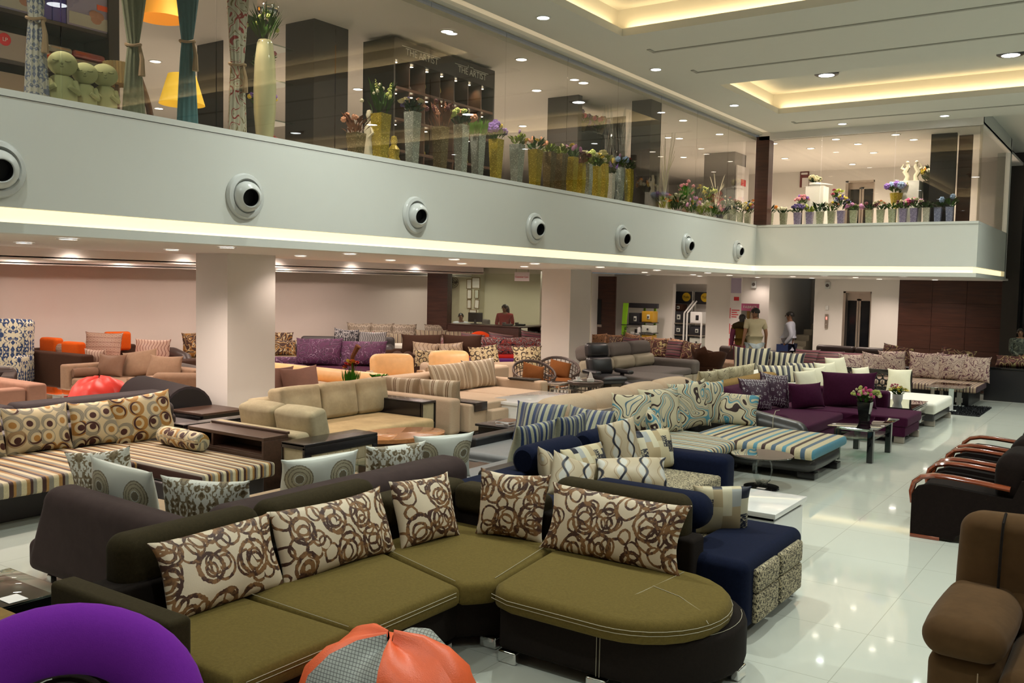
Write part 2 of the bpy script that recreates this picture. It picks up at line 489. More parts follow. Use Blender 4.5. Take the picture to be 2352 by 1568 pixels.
M['grey'] = fabric('grey_cloth', (0.135, 0.118, 0.108), 0.18, 60, 0.85, 0.25)
M['brown_suede'] = fabric('brown_suede', (0.088, 0.047, 0.020), 0.30, 7, 0.9, 0.5)
M['black_velvet'] = fabric('black_brown_velvet', (0.010, 0.006, 0.005), 0.4, 40, 0.8, 0.35)
M['brn_velvet'] = fabric('brown_velvet', (0.040, 0.016, 0.008), 0.4, 30, 0.8, 0.5)
M['choc_satin'] = fabric('chocolate_velvet', (0.050, 0.024, 0.015), 0.2, 30, 0.7, 0.3)
M['red'] = fabric('red_velvet', (0.36, 0.012, 0.008), 0.15, 30, 0.85, 0.3)
M['redorange'] = fabric('vermilion_felt', (0.80, 0.075, 0.015), 0.08, 30, 0.85, 0.2)
M['redvinyl'] = leather('red_vinyl', (0.70, 0.035, 0.022), 0.4)
M['orange'] = fabric('orange_suede', (0.56, 0.090, 0.010), 0.15, 30, 0.85, 0.3)
M['bean'] = leather('orange_vinyl', (0.74, 0.115, 0.035), 0.42)
M['tanv'] = fabric('tan_velvet', (0.33, 0.215, 0.14), 0.2, 12, 0.6, 0.5)
M['tansatin'] = fabric('tan_satin', (0.20, 0.115, 0.075), 0.15, 8, 0.42, 0.4)
M['rose'] = fabric('rose_suede', (0.46, 0.26, 0.185), 0.15, 10, 0.85, 0.4)
M['mauve'] = fabric('mauve_satin', (0.25, 0.135, 0.105), 0.15, 10, 0.45, 0.4)
M['violetseat'] = fabric('violet_seat', (0.085, 0.018, 0.12), 0.2, 30, 0.85, 0.3)
M['oldgold'] = fabric('camel_velvet', (0.22, 0.135, 0.045), 0.25, 20, 0.85, 0.4)
M['rattan'] = wood('dark_rattan', (0.035, 0.022, 0.017), (0.085, 0.055, 0.042), 0.5)
M['brown_cush'] = fabric('caramel_cloth', (0.17, 0.062, 0.018), 0.2, 50, 0.9, 0.2)
M['thread'] = plain('white_thread', (0.42, 0.38, 0.28), 0.8)
M['paper'] = plain('paper_tag', (0.80, 0.76, 0.74), 0.8)
M['rug'] = fabric('black_shag', (0.020, 0.020, 0.022), 0.9, 18, 1.0, 0.1)

# ---- printed cloths -------------------------------------------------------
def rings(name, base, dk, lt, scale):
    t = NT(name); p = t.v('ADD', t.uv(), t.rnd())
    wob = t.noise(p, 9.0, 2, out='Color')
    wsc = t.n('VectorMath', {0: t.v('SUBTRACT', wob, (0.5, 0.5, 0.5)), 'Scale': 0.035}, operation='SCALE').outputs[0]
    p2 = t.v('ADD', t.v('ADD', t.uv(), t.rnd()), wsc)
    col = base
    tone = t.noise(p2, 14.0, 3, 0.7)
    ringc = t.mix(t.step(tone, 0.50, 0.06), dk, lt)
    edge = t.noise(p2, 60.0, 2)
    mask = None
    for i, (sc, r0, rv, wd, rnd) in enumerate(((scale, 0.30, 0.14, 0.058, 0.55), (scale, 0.12, 0.14, 0.045, 0.55), (scale * 1.17, 0.24, 0.16, 0.048, 0.75), (scale * 1.6, 0.25, 0.15, 0.060, 0.8))):
        vo = t.vor(t.v('ADD', p2, ((i if i != 1 else 0) * 0.37, (i if i != 1 else .06) * 0.21, 0)), sc, rnd)
        rr = t.f('ADD', t.f('MULTIPLY', t.xyz(vo.outputs['Color'])[0], rv), r0)
        dd = t.f('ABSOLUTE', t.f('SUBTRACT', vo.outputs['Distance'], rr))
        wdn = t.f('MULTIPLY', t.f('ADD', t.f('MULTIPLY', edge, 1.1), 0.35), wd)
        mk = t.f('LESS_THAN', dd, wdn)
        mask = mk if mask is None else t.f('MAXIMUM', mask, mk)
    shade = t.mix(t.f('MULTIPLY', t.noise(p2, 3.0, 2), 0.5), base, tuple(x * 0.72 for x in base))
    t.bump(t.noise(p2, 120.0, 2), 0.15, 0.003)
    return t.fin(t.mix(mask, shade, ringc), 0.55, 0, 0.3, 0, 0.3)
M['rings'] = rings('sketched_rings_satin', (0.68, 0.57, 0.42), (0.055, 0.022, 0.014), (0.23, 0.115, 0.045), 4.3)

def circles(name, base, line, c1, c2, scale):
    t = NT(name); p = t.v('ADD', t.uv(), t.rnd())
    vo = t.vor(p, scale, 0.35); d = vo.outputs['Distance']
    cr, cg, cb = t.xyz(vo.outputs['Color'])
    vec = t.v('SUBTRACT', p, vo.outputs['Position'])
    ang = t.f('MULTIPLY', cr, 6.28)
    off = t.comb(t.f('MULTIPLY', t.f('COSINE', ang), 0.11 / scale), t.f('MULTIPLY', t.f('SINE', ang), 0.11 / scale))
    d2 = t.f('MULTIPLY', t.v('LENGTH', t.v('SUBTRACT', vec, off)), scale)
    ringl = t.f('GREATER_THAN', t.f('SINE', t.f('MULTIPLY', d2, 70.0)), 0.1)
    grey = t.mix(ringl, line, tuple(x * 1.5 for x in line))
    col = t.mix(t.step(d, 0.52, 0.01), t.mix(t.step(cg, 0.7, 0.01), grey, c1), base)
    col = t.mix(t.f('SUBTRACT', 1.0, t.step(d2, 0.36, 0.01)), col, base)
    fill = t.mix(t.step(cb, 0.5, 0.01), c1, c2)
    col = t.mix(t.f('SUBTRACT', 1.0, t.step(d2, 0.20, 0.01)), col, fill)
    off2 = t.n('VectorMath', {0: off, 'Scale': -0.9}, operation='SCALE').outputs[0]
    d3 = t.f('MULTIPLY', t.v('LENGTH', t.v('SUBTRACT', vec, off2)), scale)
    cres = t.f('MULTIPLY', t.f('MULTIPLY', t.step(d3, 0.40, 0.01), t.f('SUBTRACT', 1.0, t.step(d, 0.44, 0.01))), t.step(cg, 0.45, 0.01))
    col = t.mix(cres, col, c2)
    t.bump(t.noise(p, 120.0, 2), 0.15, 0.003)
    return t.fin(col, 0.6, 0, 0.3, 0, 0.25)
M['circles'] = circles('crescent_circles_cloth', (0.52, 0.45, 0.28), (0.20, 0.19, 0.14), (0.33, 0.18, 0.045), (0.050, 0.016, 0.012), 6.0)
M['geo'] = circles('hexagon_dots_cloth', (0.55, 0.45, 0.27), (0.05, 0.035, 0.02), (0.50, 0.40, 0.22), (0.045, 0.022, 0.012), 9.0)
M['redcirc'] = circles('red_black_circles_cloth', (0.10, 0.035, 0.035), (0.38, 0.34, 0.30), (0.36, 0.05, 0.04), (0.02, 0.015, 0.02), 11.0)

def stripes(name, cols, freq, axis=0, rough=0.6, coord='ob', soft=False, wob=0.0):
    """cols = [(share, colour)]; freq = repeats per metre."""
    t = NT(name); p = t.ob() if coord == 'ob' else t.uv()
    x = t.xyz(p)[axis]
    if wob: x = t.f('ADD', x, t.f('MULTIPLY', t.f('SUBTRACT', t.noise(p, 6.0, 1), 0.5), wob))
    fr = t.f('FRACT', t.f('MULTIPLY', t.f('ADD', x, 20.0), freq))
    pos = 0.0; st = []; tot = sum(c[0] for c in cols)
    for wd, c in cols: st.append((pos / tot, c)); pos += wd
    col = t.ramp(fr, st, 'CONSTANT')
    k = t.noise(p, 70.0, 2)
    col = t.mix(t.f('MULTIPLY', k, 0.3), col, (0.02, 0.015, 0.01))
    t.bump(t.noise(p, 150.0, 2), 0.15, 0.003)
    return t.fin(col, rough, 0, 0.3, 0, 0.2)
cr, br, gd, gy = (0.56, 0.48, 0.30), (0.045, 0.014, 0.010), (0.34, 0.18, 0.05), (0.22, 0.20, 0.16)
GOLD = [(1, cr), (.8, br), (.5, gd), (.9, gy), (1.0, cr), (.7, gd), (.5, br), (.7, gy)]
M['gold_x'] = stripes('gold_stripe_cloth_across', GOLD, 3.6, 1)
M['gold_y'] = stripes('gold_stripe_cloth_along', GOLD, 3.6, 1)
TEAL = [(1, (0.58, 0.50, 0.32)), (.6, (0.09, 0.27, 0.36)), (.7, (0.58, 0.50, 0.32)), (.6, (0.045, 0.018, 0.015)), (.9, (0.58, 0.50, 0.32)), (.7, (0.075, 0.13, 0.20))]
M['teal_x'] = stripes('teal_stripe_cloth_across', TEAL, 3.0, 0)
M['teal_y'] = stripes('teal_stripe_cloth_along', TEAL, 4.0, 1)
M['bluestripe'] = stripes('blue_stripe_cloth', [(1, (0.38, 0.38, 0.27)), (.9, (0.035, 0.055, 0.13)), (.5, (0.16, 0.16, 0.17)), (.35, (0.05, 0.06, 0.10)), (.7, (0.40, 0.40, 0.29)), (.8, (0.025, 0.045, 0.12))], 5.5, 0, 0.4, 'uv')
M['bwstripe'] = stripes('black_cream_stripe_cloth', [(1, (0.60, 0.55, 0.38)), (.7, (0.015, 0.017, 0.03)), (.5, (0.30, 0.29, 0.22)), (.5, (0.62, 0.57, 0.42)), (.9, (0.02, 0.022, 0.045))], 4.2, 0, 0.45, 'uv')
M['brnstripe'] = stripes('brown_floral_stripe_cloth', [(1.2, (0.62, 0.54, 0.40)), (.3, (0.20, 0.12, 0.06)), (.3, (0.60, 0.52, 0.38)), (.3, (0.18, 0.10, 0.05)), (.8, (0.62, 0.54, 0.40)), (2.2, (0.42, 0.33, 0.22))], 4.2, 0, 0.55, 'uv')
M['multistripe'] = stripes('cream_black_stripe_cloth', [(1, (0.52, 0.42, 0.27)), (.6, (0.04, 0.03, 0.04)), (.6, (0.40, 0.30, 0.18)), (.5, (0.13, 0.08, 0.08)), (.8, (0.55, 0.45, 0.3)), (.4, (0.02, 0.02, 0.03))], 9.0, 0, 0.6, 'uv')
M['maroonstripe'] = stripes('maroon_stripe_cloth', [(1, (0.42, 0.30, 0.20)), (.5, (0.05, 0.02, 0.03)), (.7, (0.45, 0.33, 0.23)), (.5, (0.16, 0.09, 0.08))], 9.0, 0)
M['maroonpil'] = stripes('maroon_band_cloth', [(1, (0.17, 0.05, 0.07)), (.6, (0.09, 0.06, 0.06)), (.8, (0.22, 0.10, 0.10)), (.6, (0.03, 0.02, 0.02))], 7.0, 1, 0.5, 'uv')
M['brnstripe_ob'] = stripes('dark_cream_stripe_cloth', [(1, (0.50, 0.40, 0.25)), (.7, (0.03, 0.02, 0.02)), (.7, (0.45, 0.33, 0.18)), (.6, (0.10, 0.05, 0.03))], 9.0, 2)

def swirl(name, cols, scale=2.2, dist=7.0, mir=False, coord='uv'):
    t = NT(name); p = t.v('ADD', t.uv() if coord == 'uv' else t.ob(), t.rnd())
    k = t.noise(p, scale, 0.0, 0.3, dist)
    fr = t.f('FRACT', t.f('MULTIPLY', k, 3.2))
    t.bump(t.noise(p, 120.0, 2), 0.15, 0.003)
    pos = 0; st = []; tot = sum(c[0] for c in cols)
    for wd, c in cols: st.append((pos / tot, c)); pos += wd
    return t.fin(t.ramp(fr, st, 'CONSTANT'), 0.6, 0, 0.3, 0, 0.2)
cb = (0.58, 0.52, 0.36)
M['swirl'] = swirl('teal_swirl_cloth', [(1.3, cb), (.6, (0.035, 0.016, 0.015)), (.9, cb), (.75, (0.085, 0.27, 0.36)), (.4, cb), (.25, (0.03, 0.02, 0.02)), (.8, cb), (.35, (0.07, 0.13, 0.18)), (.5, cb)], 3.0, 1.1)
M['brnswirl'] = swirl('brown_scroll_cloth', [(2, (0.50, 0.26, 0.14)), (.5, (0.035, 0.012, 0.008)), (1.2, (0.48, 0.27, 0.16)), (.6, (0.05, 0.02, 0.012))], 6.0, 1.5)
M['marfloral'] = swirl('maroon_leaf_cloth', [(2.2, (0.46, 0.34, 0.27)), (.4, (0.06, 0.02, 0.03)), (1.4, (0.44, 0.32, 0.26)), (1.1, (0.13, 0.055, 0.065))], 7.0, 1.2)
M['ogee_line'] = swirl('cream_vine_cloth', [(3, (0.46, 0.41, 0.27)), (.25, (0.10, 0.08, 0.05)), (2, (0.42, 0.37, 0.24)), (.25, (0.12, 0.10, 0.06))], 5.0, 0.6)
M['purpfloral'] = swirl('purple_scroll_cloth', [(3, (0.105, 0.030, 0.085)), (.35, (0.36, 0.26, 0.36)), (1.4, (0.085, 0.025, 0.075)), (.9, (0.06, 0.035, 0.055))], 7.0, 1.6)
M['purpfloral_ob'] = swirl('purple_scroll_cover', [(3, (0.105, 0.030, 0.085)), (.35, (0.36, 0.26, 0.36)), (1.4, (0.085, 0.025, 0.075)), (.9, (0.06, 0.035, 0.055))], 5.0, 1.6, coord='ob')
M['goldfloral'] = swirl('gold_leaf_on_brown_cloth', [(3, (0.065, 0.022, 0.016)), (1, (0.42, 0.34, 0.15)), (.4, (0.06, 0.02, 0.015)), (1.0, (0.17, 0.065, 0.05))], 8.0, 0.8)
M['autumn'] = swirl('autumn_leaf_cloth', [(1.2, (0.05, 0.02, 0.012)), (1.3, (0.26, 0.12, 0.025)), (.6, (0.50, 0.42, 0.26)), (.8, (0.06, 0.025, 0.015))], 9.0, 0.7)

def damask(name, c1, c2, scale, thr=0.5, coord='uv', rough=0.5, c3=None):
    t = NT(name); p = t.uv() if coord == 'uv' else t.ob()
    x, y, z = t.xyz(p); 
    if coord != 'uv': x = t.f('ADD', x, y); y = z
    mx = t.f('ABSOLUTE', t.f('SUBTRACT', t.f('FRACT', t.f('MULTIPLY', t.f('ADD', x, 20.0), scale)), 0.5))
    my = t.f('FRACT', t.f('MULTIPLY', t.f('ADD', y, 20.0), scale * 0.7))
    my = t.f('ABSOLUTE', t.f('SUBTRACT', my, 0.5))
    q = t.comb(mx, my, 0.3)
    k = t.noise(q, 7.0, 1.0, 0.4, 1.4)
    col = t.mix(t.step(k, thr, 0.015), c1, c2)
    if c3: col = t.mix(t.step(k, thr + 0.14, 0.015), col, c3)
    t.bump(t.noise(p, 120.0, 2), 0.12, 0.003)
    return t.fin(col, rough, 0, 0.35, 0, 0.25)
M['silverdamask'] = damask('silver_brown_brocade', (0.60, 0.60, 0.54), (0.20, 0.155, 0.09), 3.6, 0.47, 'uv', 0.35, (0.10, 0.07, 0.035))
M['brocade'] = damask('taupe_brocade', (0.46, 0.38, 0.29), (0.16, 0.12, 0.085), 5.0, 0.48)
M['bluedamask'] = damask('blue_on_cream_damask', (0.56, 0.52, 0.38), (0.020, 0.045, 0.125), 2.3, 0.49, 'ob', 0.7)
M['bldamask'] = damask('black_grey_damask', (0.30, 0.28, 0.28), (0.015, 0.013, 0.02), 3.6, 0.47)
M['redmaze'] = damask('rust_maze_cloth', (0.42, 0.30, 0.22), (0.14, 0.045, 0.03), 14.0, 0.5)
M['whitefloral'] = damask('white_flower_on_purple', (0.040, 0.008, 0.030), (0.46, 0.42, 0.44), 3.8, 0.585)
M['carvedgold'] = damask('cream_gold_brocade', (0.60, 0.55, 0.38), (0.42, 0.35, 0.2), 8, 0.5)

def waves(name, base, line, scale, amp, lw, coord='uv', lens=None):
    t = NT(name); x, y, z = t.xyz(t.uv())
    ph = t.f('MULTIPLY', t.f('SINE', t.f('MULTIPLY', y, 30.0)), amp)
    a = t.f('ABSOLUTE', t.f('SUBTRACT', t.f('FRACT', t.f('MULTIPLY', t.f('ADD', x, ph), scale)), 0.5))
    b = t.f('ABSOLUTE', t.f('SUBTRACT', t.f('FRACT', t.f('ADD', t.f('MULTIPLY', t.f('SUBTRACT', x, ph), scale), 0.5)), 0.5))
    col = base
    if lens:
        col = t.mix(t.step(b, 0.36, 0.01), base, lens[0])
        col = t.mix(t.step(t.f('ABSOLUTE', t.f('SUBTRACT', b, 0.25)), 0.015, 0.01), lens[1], col)
    col = t.mix(t.step(a, lw, 0.02), line, col)
    t.bump(t.noise(t.uv(), 120.0, 2), 0.12, 0.003)
    return t.fin(col, 0.42, 0, 0.4, 0, 0.3)
M['navywave'] = waves('navy_ogee_satin', (0.46, 0.38, 0.26), (0.012, 0.013, 0.024), 5.0, 0.026, 0.065, lens=((0.52, 0.51, 0.46), (0.26, 0.17, 0.09)))
M['redwave'] = waves('rust_wave_cloth', (0.44, 0.30, 0.23), (0.13, 0.035, 0.02), 16.0, 0.016, 0.09)
M['bkwave'] = waves('black_grey_wave_cloth', (0.34, 0.32, 0.31), (0.02, 0.02, 0.025), 22.0, 0.012, 0.2)
M['dotbrown'] = waves('tan_petal_cloth', (0.34, 0.25, 0.16), (0.20, 0.13, 0.08), 10.0, 0.02, 0.12)

def blocks(name):
    t = NT(name); x, y, z = t.xyz(t.uv())
    cx = t.f('FLOOR', t.f('MULTIPLY', x, 15.0)); cy = t.f('FLOOR', t.f('MULTIPLY', t.f('ADD', y, t.f('MULTIPLY', t.f('MODULO', cx, 2.0), 0.05)), 9.0))
    wn = t.n('TexWhiteNoise', {'Vector': t.comb(cx, cy, 1.7)}).outputs['Value']
    col = t.ramp(wn, [(0, (0.52, 0.45, 0.29)), (.3, (0.40, 0.31, 0.18)), (.5, (0.58, 0.53, 0.38)), (.72, (0.36, 0.37, 0.36)), (.84, (0.012, 0.014, 0.028))], 'CONSTANT')
    sc = t.step(t.noise(t.v('MULTIPLY', t.uv(), (1, 3.0, 1)), 40.0, 1), 0.56, 0.02)
    col = t.mix(t.f('MULTIPLY', sc, t.step(wn, 0.93, 0.01)), col, (0.5, 0.45, 0.3))
    return t.fin(col, 0.45, 0, 0.35, 0, 0.25)
M['blocks'] = blocks('navy_cream_block_cloth')

def tweed(name, c1, c2, scale=70):
    t = NT(name); p = t.ob()
    a = t.noise(t.v('MULTIPLY', p, (1.0, 3.0, 1.0)), scale, 2, 0.8); b = t.noise(t.v('MULTIPLY', p, (3.0, 1.0, 3.0)), scale, 2, 0.8)
    k = t.step(t.f('MULTIPLY', t.f('ADD', a, b), 0.5), 0.50, 0.045)
    t.bump(k, 0.3, 0.004)
    return t.fin(t.mix(k, c1, c2), 0.9, 0, 0.2, 0, 0.2)
M['tweed'] = tweed('black_cream_tweed', (0.020, 0.018, 0.018), (0.50, 0.43, 0.28), 45)

def medal(name, base, c1, c2, w, h, pts, r):
    t = NT(name); p = t.uv(); d = None
    for (a, b) in pts:
        q = t.v('DISTANCE', t.v('MULTIPLY', p, (1, 1, 0)), (5 + a, 5 + b, 0))
        d = q if d is None else t.f('MINIMUM', d, q)
    dr = t.f('DIVIDE', d, r)
    teeth = t.f('MULTIPLY', t.noise(p, 90.0, 1), 0.12)
    col = t.ramp(t.f('ADD', dr, t.f('SUBTRACT', teeth, 0.06)), [(0, c1), (.30, base), (.36, c2), (.50, c1), (.56, c2), (.70, c2), (.74, c1), (.80, c2), (.92, c1), (1.0, base)], 'CONSTANT')
    return t.fin(t.mix(t.f('MULTIPLY', t.noise(p, 5.0, 2), 0.25), col, (0.3, 0.3, 0.28)), 0.30, 0, 0.45, 0, 0.4)
M['medal'] = medal('silver_medallion_satin', (0.58, 0.60, 0.54), (0.16, 0.13, 0.075), (0.40, 0.36, 0.24), .7, .45, [(-.17, .05), (.19, .06)], 0.11)
M['satin'] = fabric('silver_satin', (0.58, 0.60, 0.54), 0.05, 10, 0.3, 0.4, False)

def checker_vinyl(name):
    t = NT(name); x, y, z = t.xyz(t.ob())
    g = t.f('MAXIMUM', t.f('FRACT', t.f('MULTIPLY', t.f('ADD', x, t.f('MULTIPLY', y, 0.6)), 60.0)), t.f('FRACT', t.f('MULTIPLY', t.f('ADD', z, t.f('MULTIPLY', y, 0.5)), 60.0)))
    return t.fin(t.mix(t.step(g, 0.84, 0.05), (0.34, 0.36, 0.33), (0.08, 0.08, 0.08)), 0.5, 0, 0.4)
M['graycheck'] = checker_vinyl('grey_check_vinyl')

def glitter(name, c, rough=0.35):
    t = NT(name); vo = t.vor(t.ob(), 140.0, 1.0, '3D')
    k = t.xyz(vo.outputs['Color'])[0]
    col = t.mix(t.step(k, 0.93, 0.02), t.mix(k, tuple(x * 0.75 for x in c), c), tuple(min(1, x * 2.2 + 0.15) for x in c))
    return t.fin(col, rough, 0.25, 0.5)
GLIT = {k: glitter('glitter_' + k, c) for k, c in dict(gold=(0.40, 0.31, 0.02), silver=(0.36, 0.40, 0.37), bronze=(0.13, 0.095, 0.035), sage=(0.40, 0.45, 0.32), lilac=(0.27, 0.24, 0.42), peri=(0.24, 0.27, 0.46), white=(0.58, 0.58, 0.52), pewter=(0.20, 0.19, 0.17)).items()}
def leafmat(name, c): return fabric(name, c, 0.35, 25, 0.6, 0, False)
LEAF = dict(green=leafmat('leaf_green', (0.035, 0.085, 0.014)), dark=leafmat('leaf_dark', (0.015, 0.040, 0.012)), lime=leafmat('leaf_lime', (0.16, 0.22, 0.025)), brown=leafmat('leaf_rust', (0.17, 0.070, 0.035)), bright=leafmat('leaf_bright', (0.04, 0.17, 0.010)))
PET = {k: plain('petal_' + k, c, 0.7) for k, c in dict(white=(0.72, 0.70, 0.52), pink=(0.62, 0.24, 0.29), peach=(0.68, 0.33, 0.20), yellow=(0.66, 0.50, 0.05), lime=(0.48, 0.55, 0.14), purple=(0.20, 0.10, 0.42), mauve=(0.42, 0.17, 0.36), red=(0.46, 0.035, 0.030), blue=(0.22, 0.32, 0.52), orange=(0.70, 0.25, 0.02), magenta=(0.60, 0.06, 0.22), cream=(0.62, 0.58, 0.35), burgundy=(0.12, 0.02, 0.03), violet=(0.09, 0.06, 0.24)).items()}
# ------------------------------------------------------------------ room shell
def sbox(name, mat, x0, x1, y0, y1, z0, z1, parent=None, r=0.0):
    g = G(); g.box(x0, x1, y0, y1, z0, z1, r)
    return struct(name, g, mat, parent)
XL, YB = -7.04, 19.41
Z0, Z1, Z2, Z3 = 2.453, 2.531, 2.644, 3.509
ZC = 5.44; XE = -2.74; YW = 27.0
sbox('floor', M['floor'], -18.4, 6, -4, 34, -0.1, 0)
# atrium ceiling with two coffers
HOLES = [(-5.93, 5.0, 2.6, 11.05), (-5.95, 5.0, 14.45, 17.35)]
g = G()
xs0, xs1 = XL + 0.24, 6.0
for (x0, x1, y0, y1) in ((xs0, xs1, -4, 2.6), (xs0, -5.93, 2.6, 11.05), (5.0, xs1, 2.6, 11.05), (xs0, xs1, 11.05, 14.45), (xs0, -5.95, 14.45, 17.35), (5.0, xs1, 14.45, 17.35), (xs0, xs1, 17.35, 19.41)):
    g.box(x0, x1, y0, y1, ZC, ZC + 0.10)
struct('ceiling', g, M['ceil'])
for i, (x0, x1, y0, y1) in enumerate(HOLES):
    g = G(); o = 0.16; zt = 5.84
    g.box(x0 - o, x1 + o, y0 - o, y1 + o, zt, zt + 0.05)
    g.box(x0 - o - .04, x0 - o, y0 - o, y1 + o, ZC + .1, zt); g.box(x1 + o, x1 + o + .04, y0 - o, y1 + o, ZC + .1, zt)
    g.box(x0 - o, x1 + o, y0 - o - .04, y0 - o, ZC + .1, zt); g.box(x0 - o, x1 + o, y1 + o, y1 + o + .04, ZC + .1, zt)
    struct('ceiling_coffer' if i else 'ceiling_recess', g, M['ceil'])
    lx, ly = x1 - x0, y1 - y0
    zt = ZC + 0.13
    pw = 4.2
    for (nm, loc, sx, sy, rot, L) in (('w', (x0 - .09, (y0 + y1) / 2, zt), ly, .05, (0, R_(180 - 28), R_(0)), ly),
                                      ('e', (x1 + .09, (y0 + y1) / 2, zt), ly, .05, (0, R_(180 + 28), 0), ly),
                                      ('s', ((x0 + x1) / 2, y0 - .09, zt), lx, .05, (R_(180 + 28), 0, 0), lx),
                                      ('n', ((x0 + x1) / 2, y1 + .09, zt), lx, .05, (R_(180 - 28), 0, 0), lx)):
        if nm in 'we': area('cove_light', loc, .05, L, pw * L / 2, C_COVE, rot)
        else: area('cove_light', loc, L, .05, pw * L / 2, C_COVE, rot)
for i, (x0, y0, x1) in enumerate(((-5.95, 12.0, 5), (-5.93, 13.45, 5), (-6.0, 18.45, 5))):
    g = G(); g.box(x0, x1, y0 - .025, y0 + .025, ZC - .012, ZC + .01); g.box(x0, x0 + .05, y0 - .18, y0, ZC - .012, ZC + .01)
    struct('trim_%d' % (i + 1), g, M['groove_shade'])  # darker strips painted in for the shade of recessed ceiling grooves
# slot cove where the balustrade glass meets the ceiling
g = G(); g.box(XL - .06, XL + .06, -4, YB + .1, ZC - .02, ZC + .12); struct('trim_4', g, M['ceil'])
g = G(); g.box(XL + .06, xs0, -4, YB, ZC + .03, ZC + .10); struct('trim_5', g, emit('slot_glow', (1.0, .72, .38), .30))  # added even glow stands in for the tan light of the slot
# mezzanine band (left and back), light strip, return at its right end
def band(name, pts_fn, m):
    g = G(); pts_fn(g); return struct(name, g, m)
def leftband(g):
    g.box(XL - .26, XL, -4, YB + .26, Z2, Z3 - .055); g.box(XL - .26, XL + .006, -4, YB, Z3 - .05, Z3); g.box(XL - .26, XL, -4, YB + .26, Z0, Z1)
band('wall_left_band', leftband, M['fascia'])
def backband(g):
    g.box(XL, XE, YB, YB + .26, Z2, Z3 - .055); g.box(XL, XE, YB - .006, YB + .26, Z3 - .05, Z3); g.box(XL, XE, YB, YB + .26, Z0, Z1)
    g.box(XE - .26, XE, YB + .26, 23.6, Z2, Z3); g.box(XE - .26, XE, YB + .26, 23.6, Z0, Z1)
band('wall_back_band', backband, M['fascia'])
def strip(g):
    g.box(XL - .2, XL - .07, -4, YB + .07, Z1, Z2); g.box(XL - .07, XE - .07, YB + .07, YB + .2, Z1, Z2); g.box(XE - .2, XE - .07, YB + .2, 23.5, Z1, Z2)
band('trim_light_strip', strip, M['strip'])
# mezzanine slab, soffit, lower coffers under it
sbox('floor_mezzanine', M['paint'], -18.2, XL - .26, -4, YW, 3.30, 3.45)
sbox('floor_mezzanine_back', M['paint'], XL - .26, XE - .26, YB + .26, YW, 3.30, 3.45)
g = G()
g.box(-11.2, XL - .2, -4, YW, 2.47, 2.52)
g.box(XL - .2, XE - .2, YB + .2, YW, 2.47, 2.52)
g.box(-14.3, -11.2, -4, YW, 2.66, 2.70); g.box(-11.24, -11.2, -4, YW, 2.5, 2.68)
g.box(-15.2, -14.2, -4, 19.3, 2.375, 2.42); g.box(-14.3, -14.2, -4, 19.3, 2.40, 2.68)
g.box(-17.05, -15.2, -4, YW, 2.62, 2.66); g.box(-15.24, -15.2, -4, 19.3, 2.4, 2.64)
g.box(-18.2, -17.0, -4, YW, 2.32, 2.36); g.box(-17.1, -17.0, -4, YW, 2.34, 2.64)
struct('ceiling_under_mezzanine', g, M['paint'])
# walls below
sbox('wall_left', M['pinkwall'], -18.2, -18.0, -4, YW, 0, 2.5)
g = G(); g.box(-18.0, -17.6, 14.0, 15.0, 0, 2.33); g.box(-18.0, -17.6, 6.3, 8.55, 0, 2.33); struct('wall_left_pilaster', g, M['paint'])
sbox('wall_behind_camera', M['paint'], -18.4, 6, -4.2, -4, 0, 6)
# columns
COLS = [(-10.55, -9.9, 7.84, 8.64), (-10.6, -9.9, 16.5, 17.35)]
for i, c in enumerate(COLS):
    sbox('wall_column_%d' % (i + 1), M['paint'], c[0], c[1], c[2], c[3], 0, 2.5)
# reception cabin: wood panel, glass front, counter is furniture
sbox('wall_cabin_panel', M['darkwood'], at(981, 700, y=19.2).x, at(1027, 700, y=19.2).x, 19.2, 19.4, 0, 2.4)
sbox('wall_office', M['office'], -18.0, -13.1, 22.8, 23.0, 0, 2.64)
cx = at(1187, 700, y=19.35).x
g = G(); g.box(at(1027, 700, y=19.35).x, cx, 19.33, 19.345, 1.06, 2.40); struct('window_1', g, M['oglass'])
g = G(); g.box(cx + .01, at(1250, 700, y=19.35).x, 19.33, 19.345, 1.06, 2.40); struct('window_2', g, M['oglass'])
sbox('trim_6', M['office'], at(1064, 700, y=22.7).x, at(1108, 700, y=22.7).x, 22.5, 22.8, 0, 2.5)
# back wall zone under the mezzanine
def bx(px, Y): return at(px, 700, y=Y).x
sbox('wall_back', M['paint'], bx(1410, 25.0), bx(1545, 25.0), 25.0, 25.2, 0, 2.5)
sbox('wall_back_side', M['paint'], bx(1410, 25.0) - .1, bx(1410, 25.0), 21, 25.2, 0, 2.5)
d = sbox('door_1', M['darkwood'], bx(1362, 24.0), bx(1413, 24.0), 24.0, 24.06, 0, 2.42)
g = G(); g.box(bx(1370, 24.0), bx(1382, 24.0), 23.985, 24.0, 1.0, 1.75); struct('vision_panel', g, M['night'], d)
g = G(); g.box(bx(1369, 24.0), bx(1383, 24.0), 23.985, 24.0, .93, 1.0); struct('push_plate', g, M['steel'], d)
sbox('wall_back_dark', M['darkwood'], -13.8, bx(1362, 24.0), 24.0, 24.1, 0, 2.42)
sbox('wall_niche', M['paint'], bx(1545, 25.0) - .6, bx(1625, 25.0) + .3, 25.9, 26.0, 0, 2.5)
sbox('wall_niche_head', M['paint'], bx(1545, 25.0), bx(1625, 25.0), 25.0, 25.2, 2.25, 2.5)
sbox('wall_column_3', M['paint'], bx(1622, 24.0), bx(1681, 24.0), 24.0, 24.6, 0, 2.5)
sbox('wall_stair_side', M['paint'], bx(1681, 26.0), bx(1766, 26.0), 26.0, 26.2, 0, 2.5)
sbox('wall_stair_back', M['paint'], bx(1740, 30.0), bx(1905, 30.0), 30.0, 30.2, 0, 3.2)
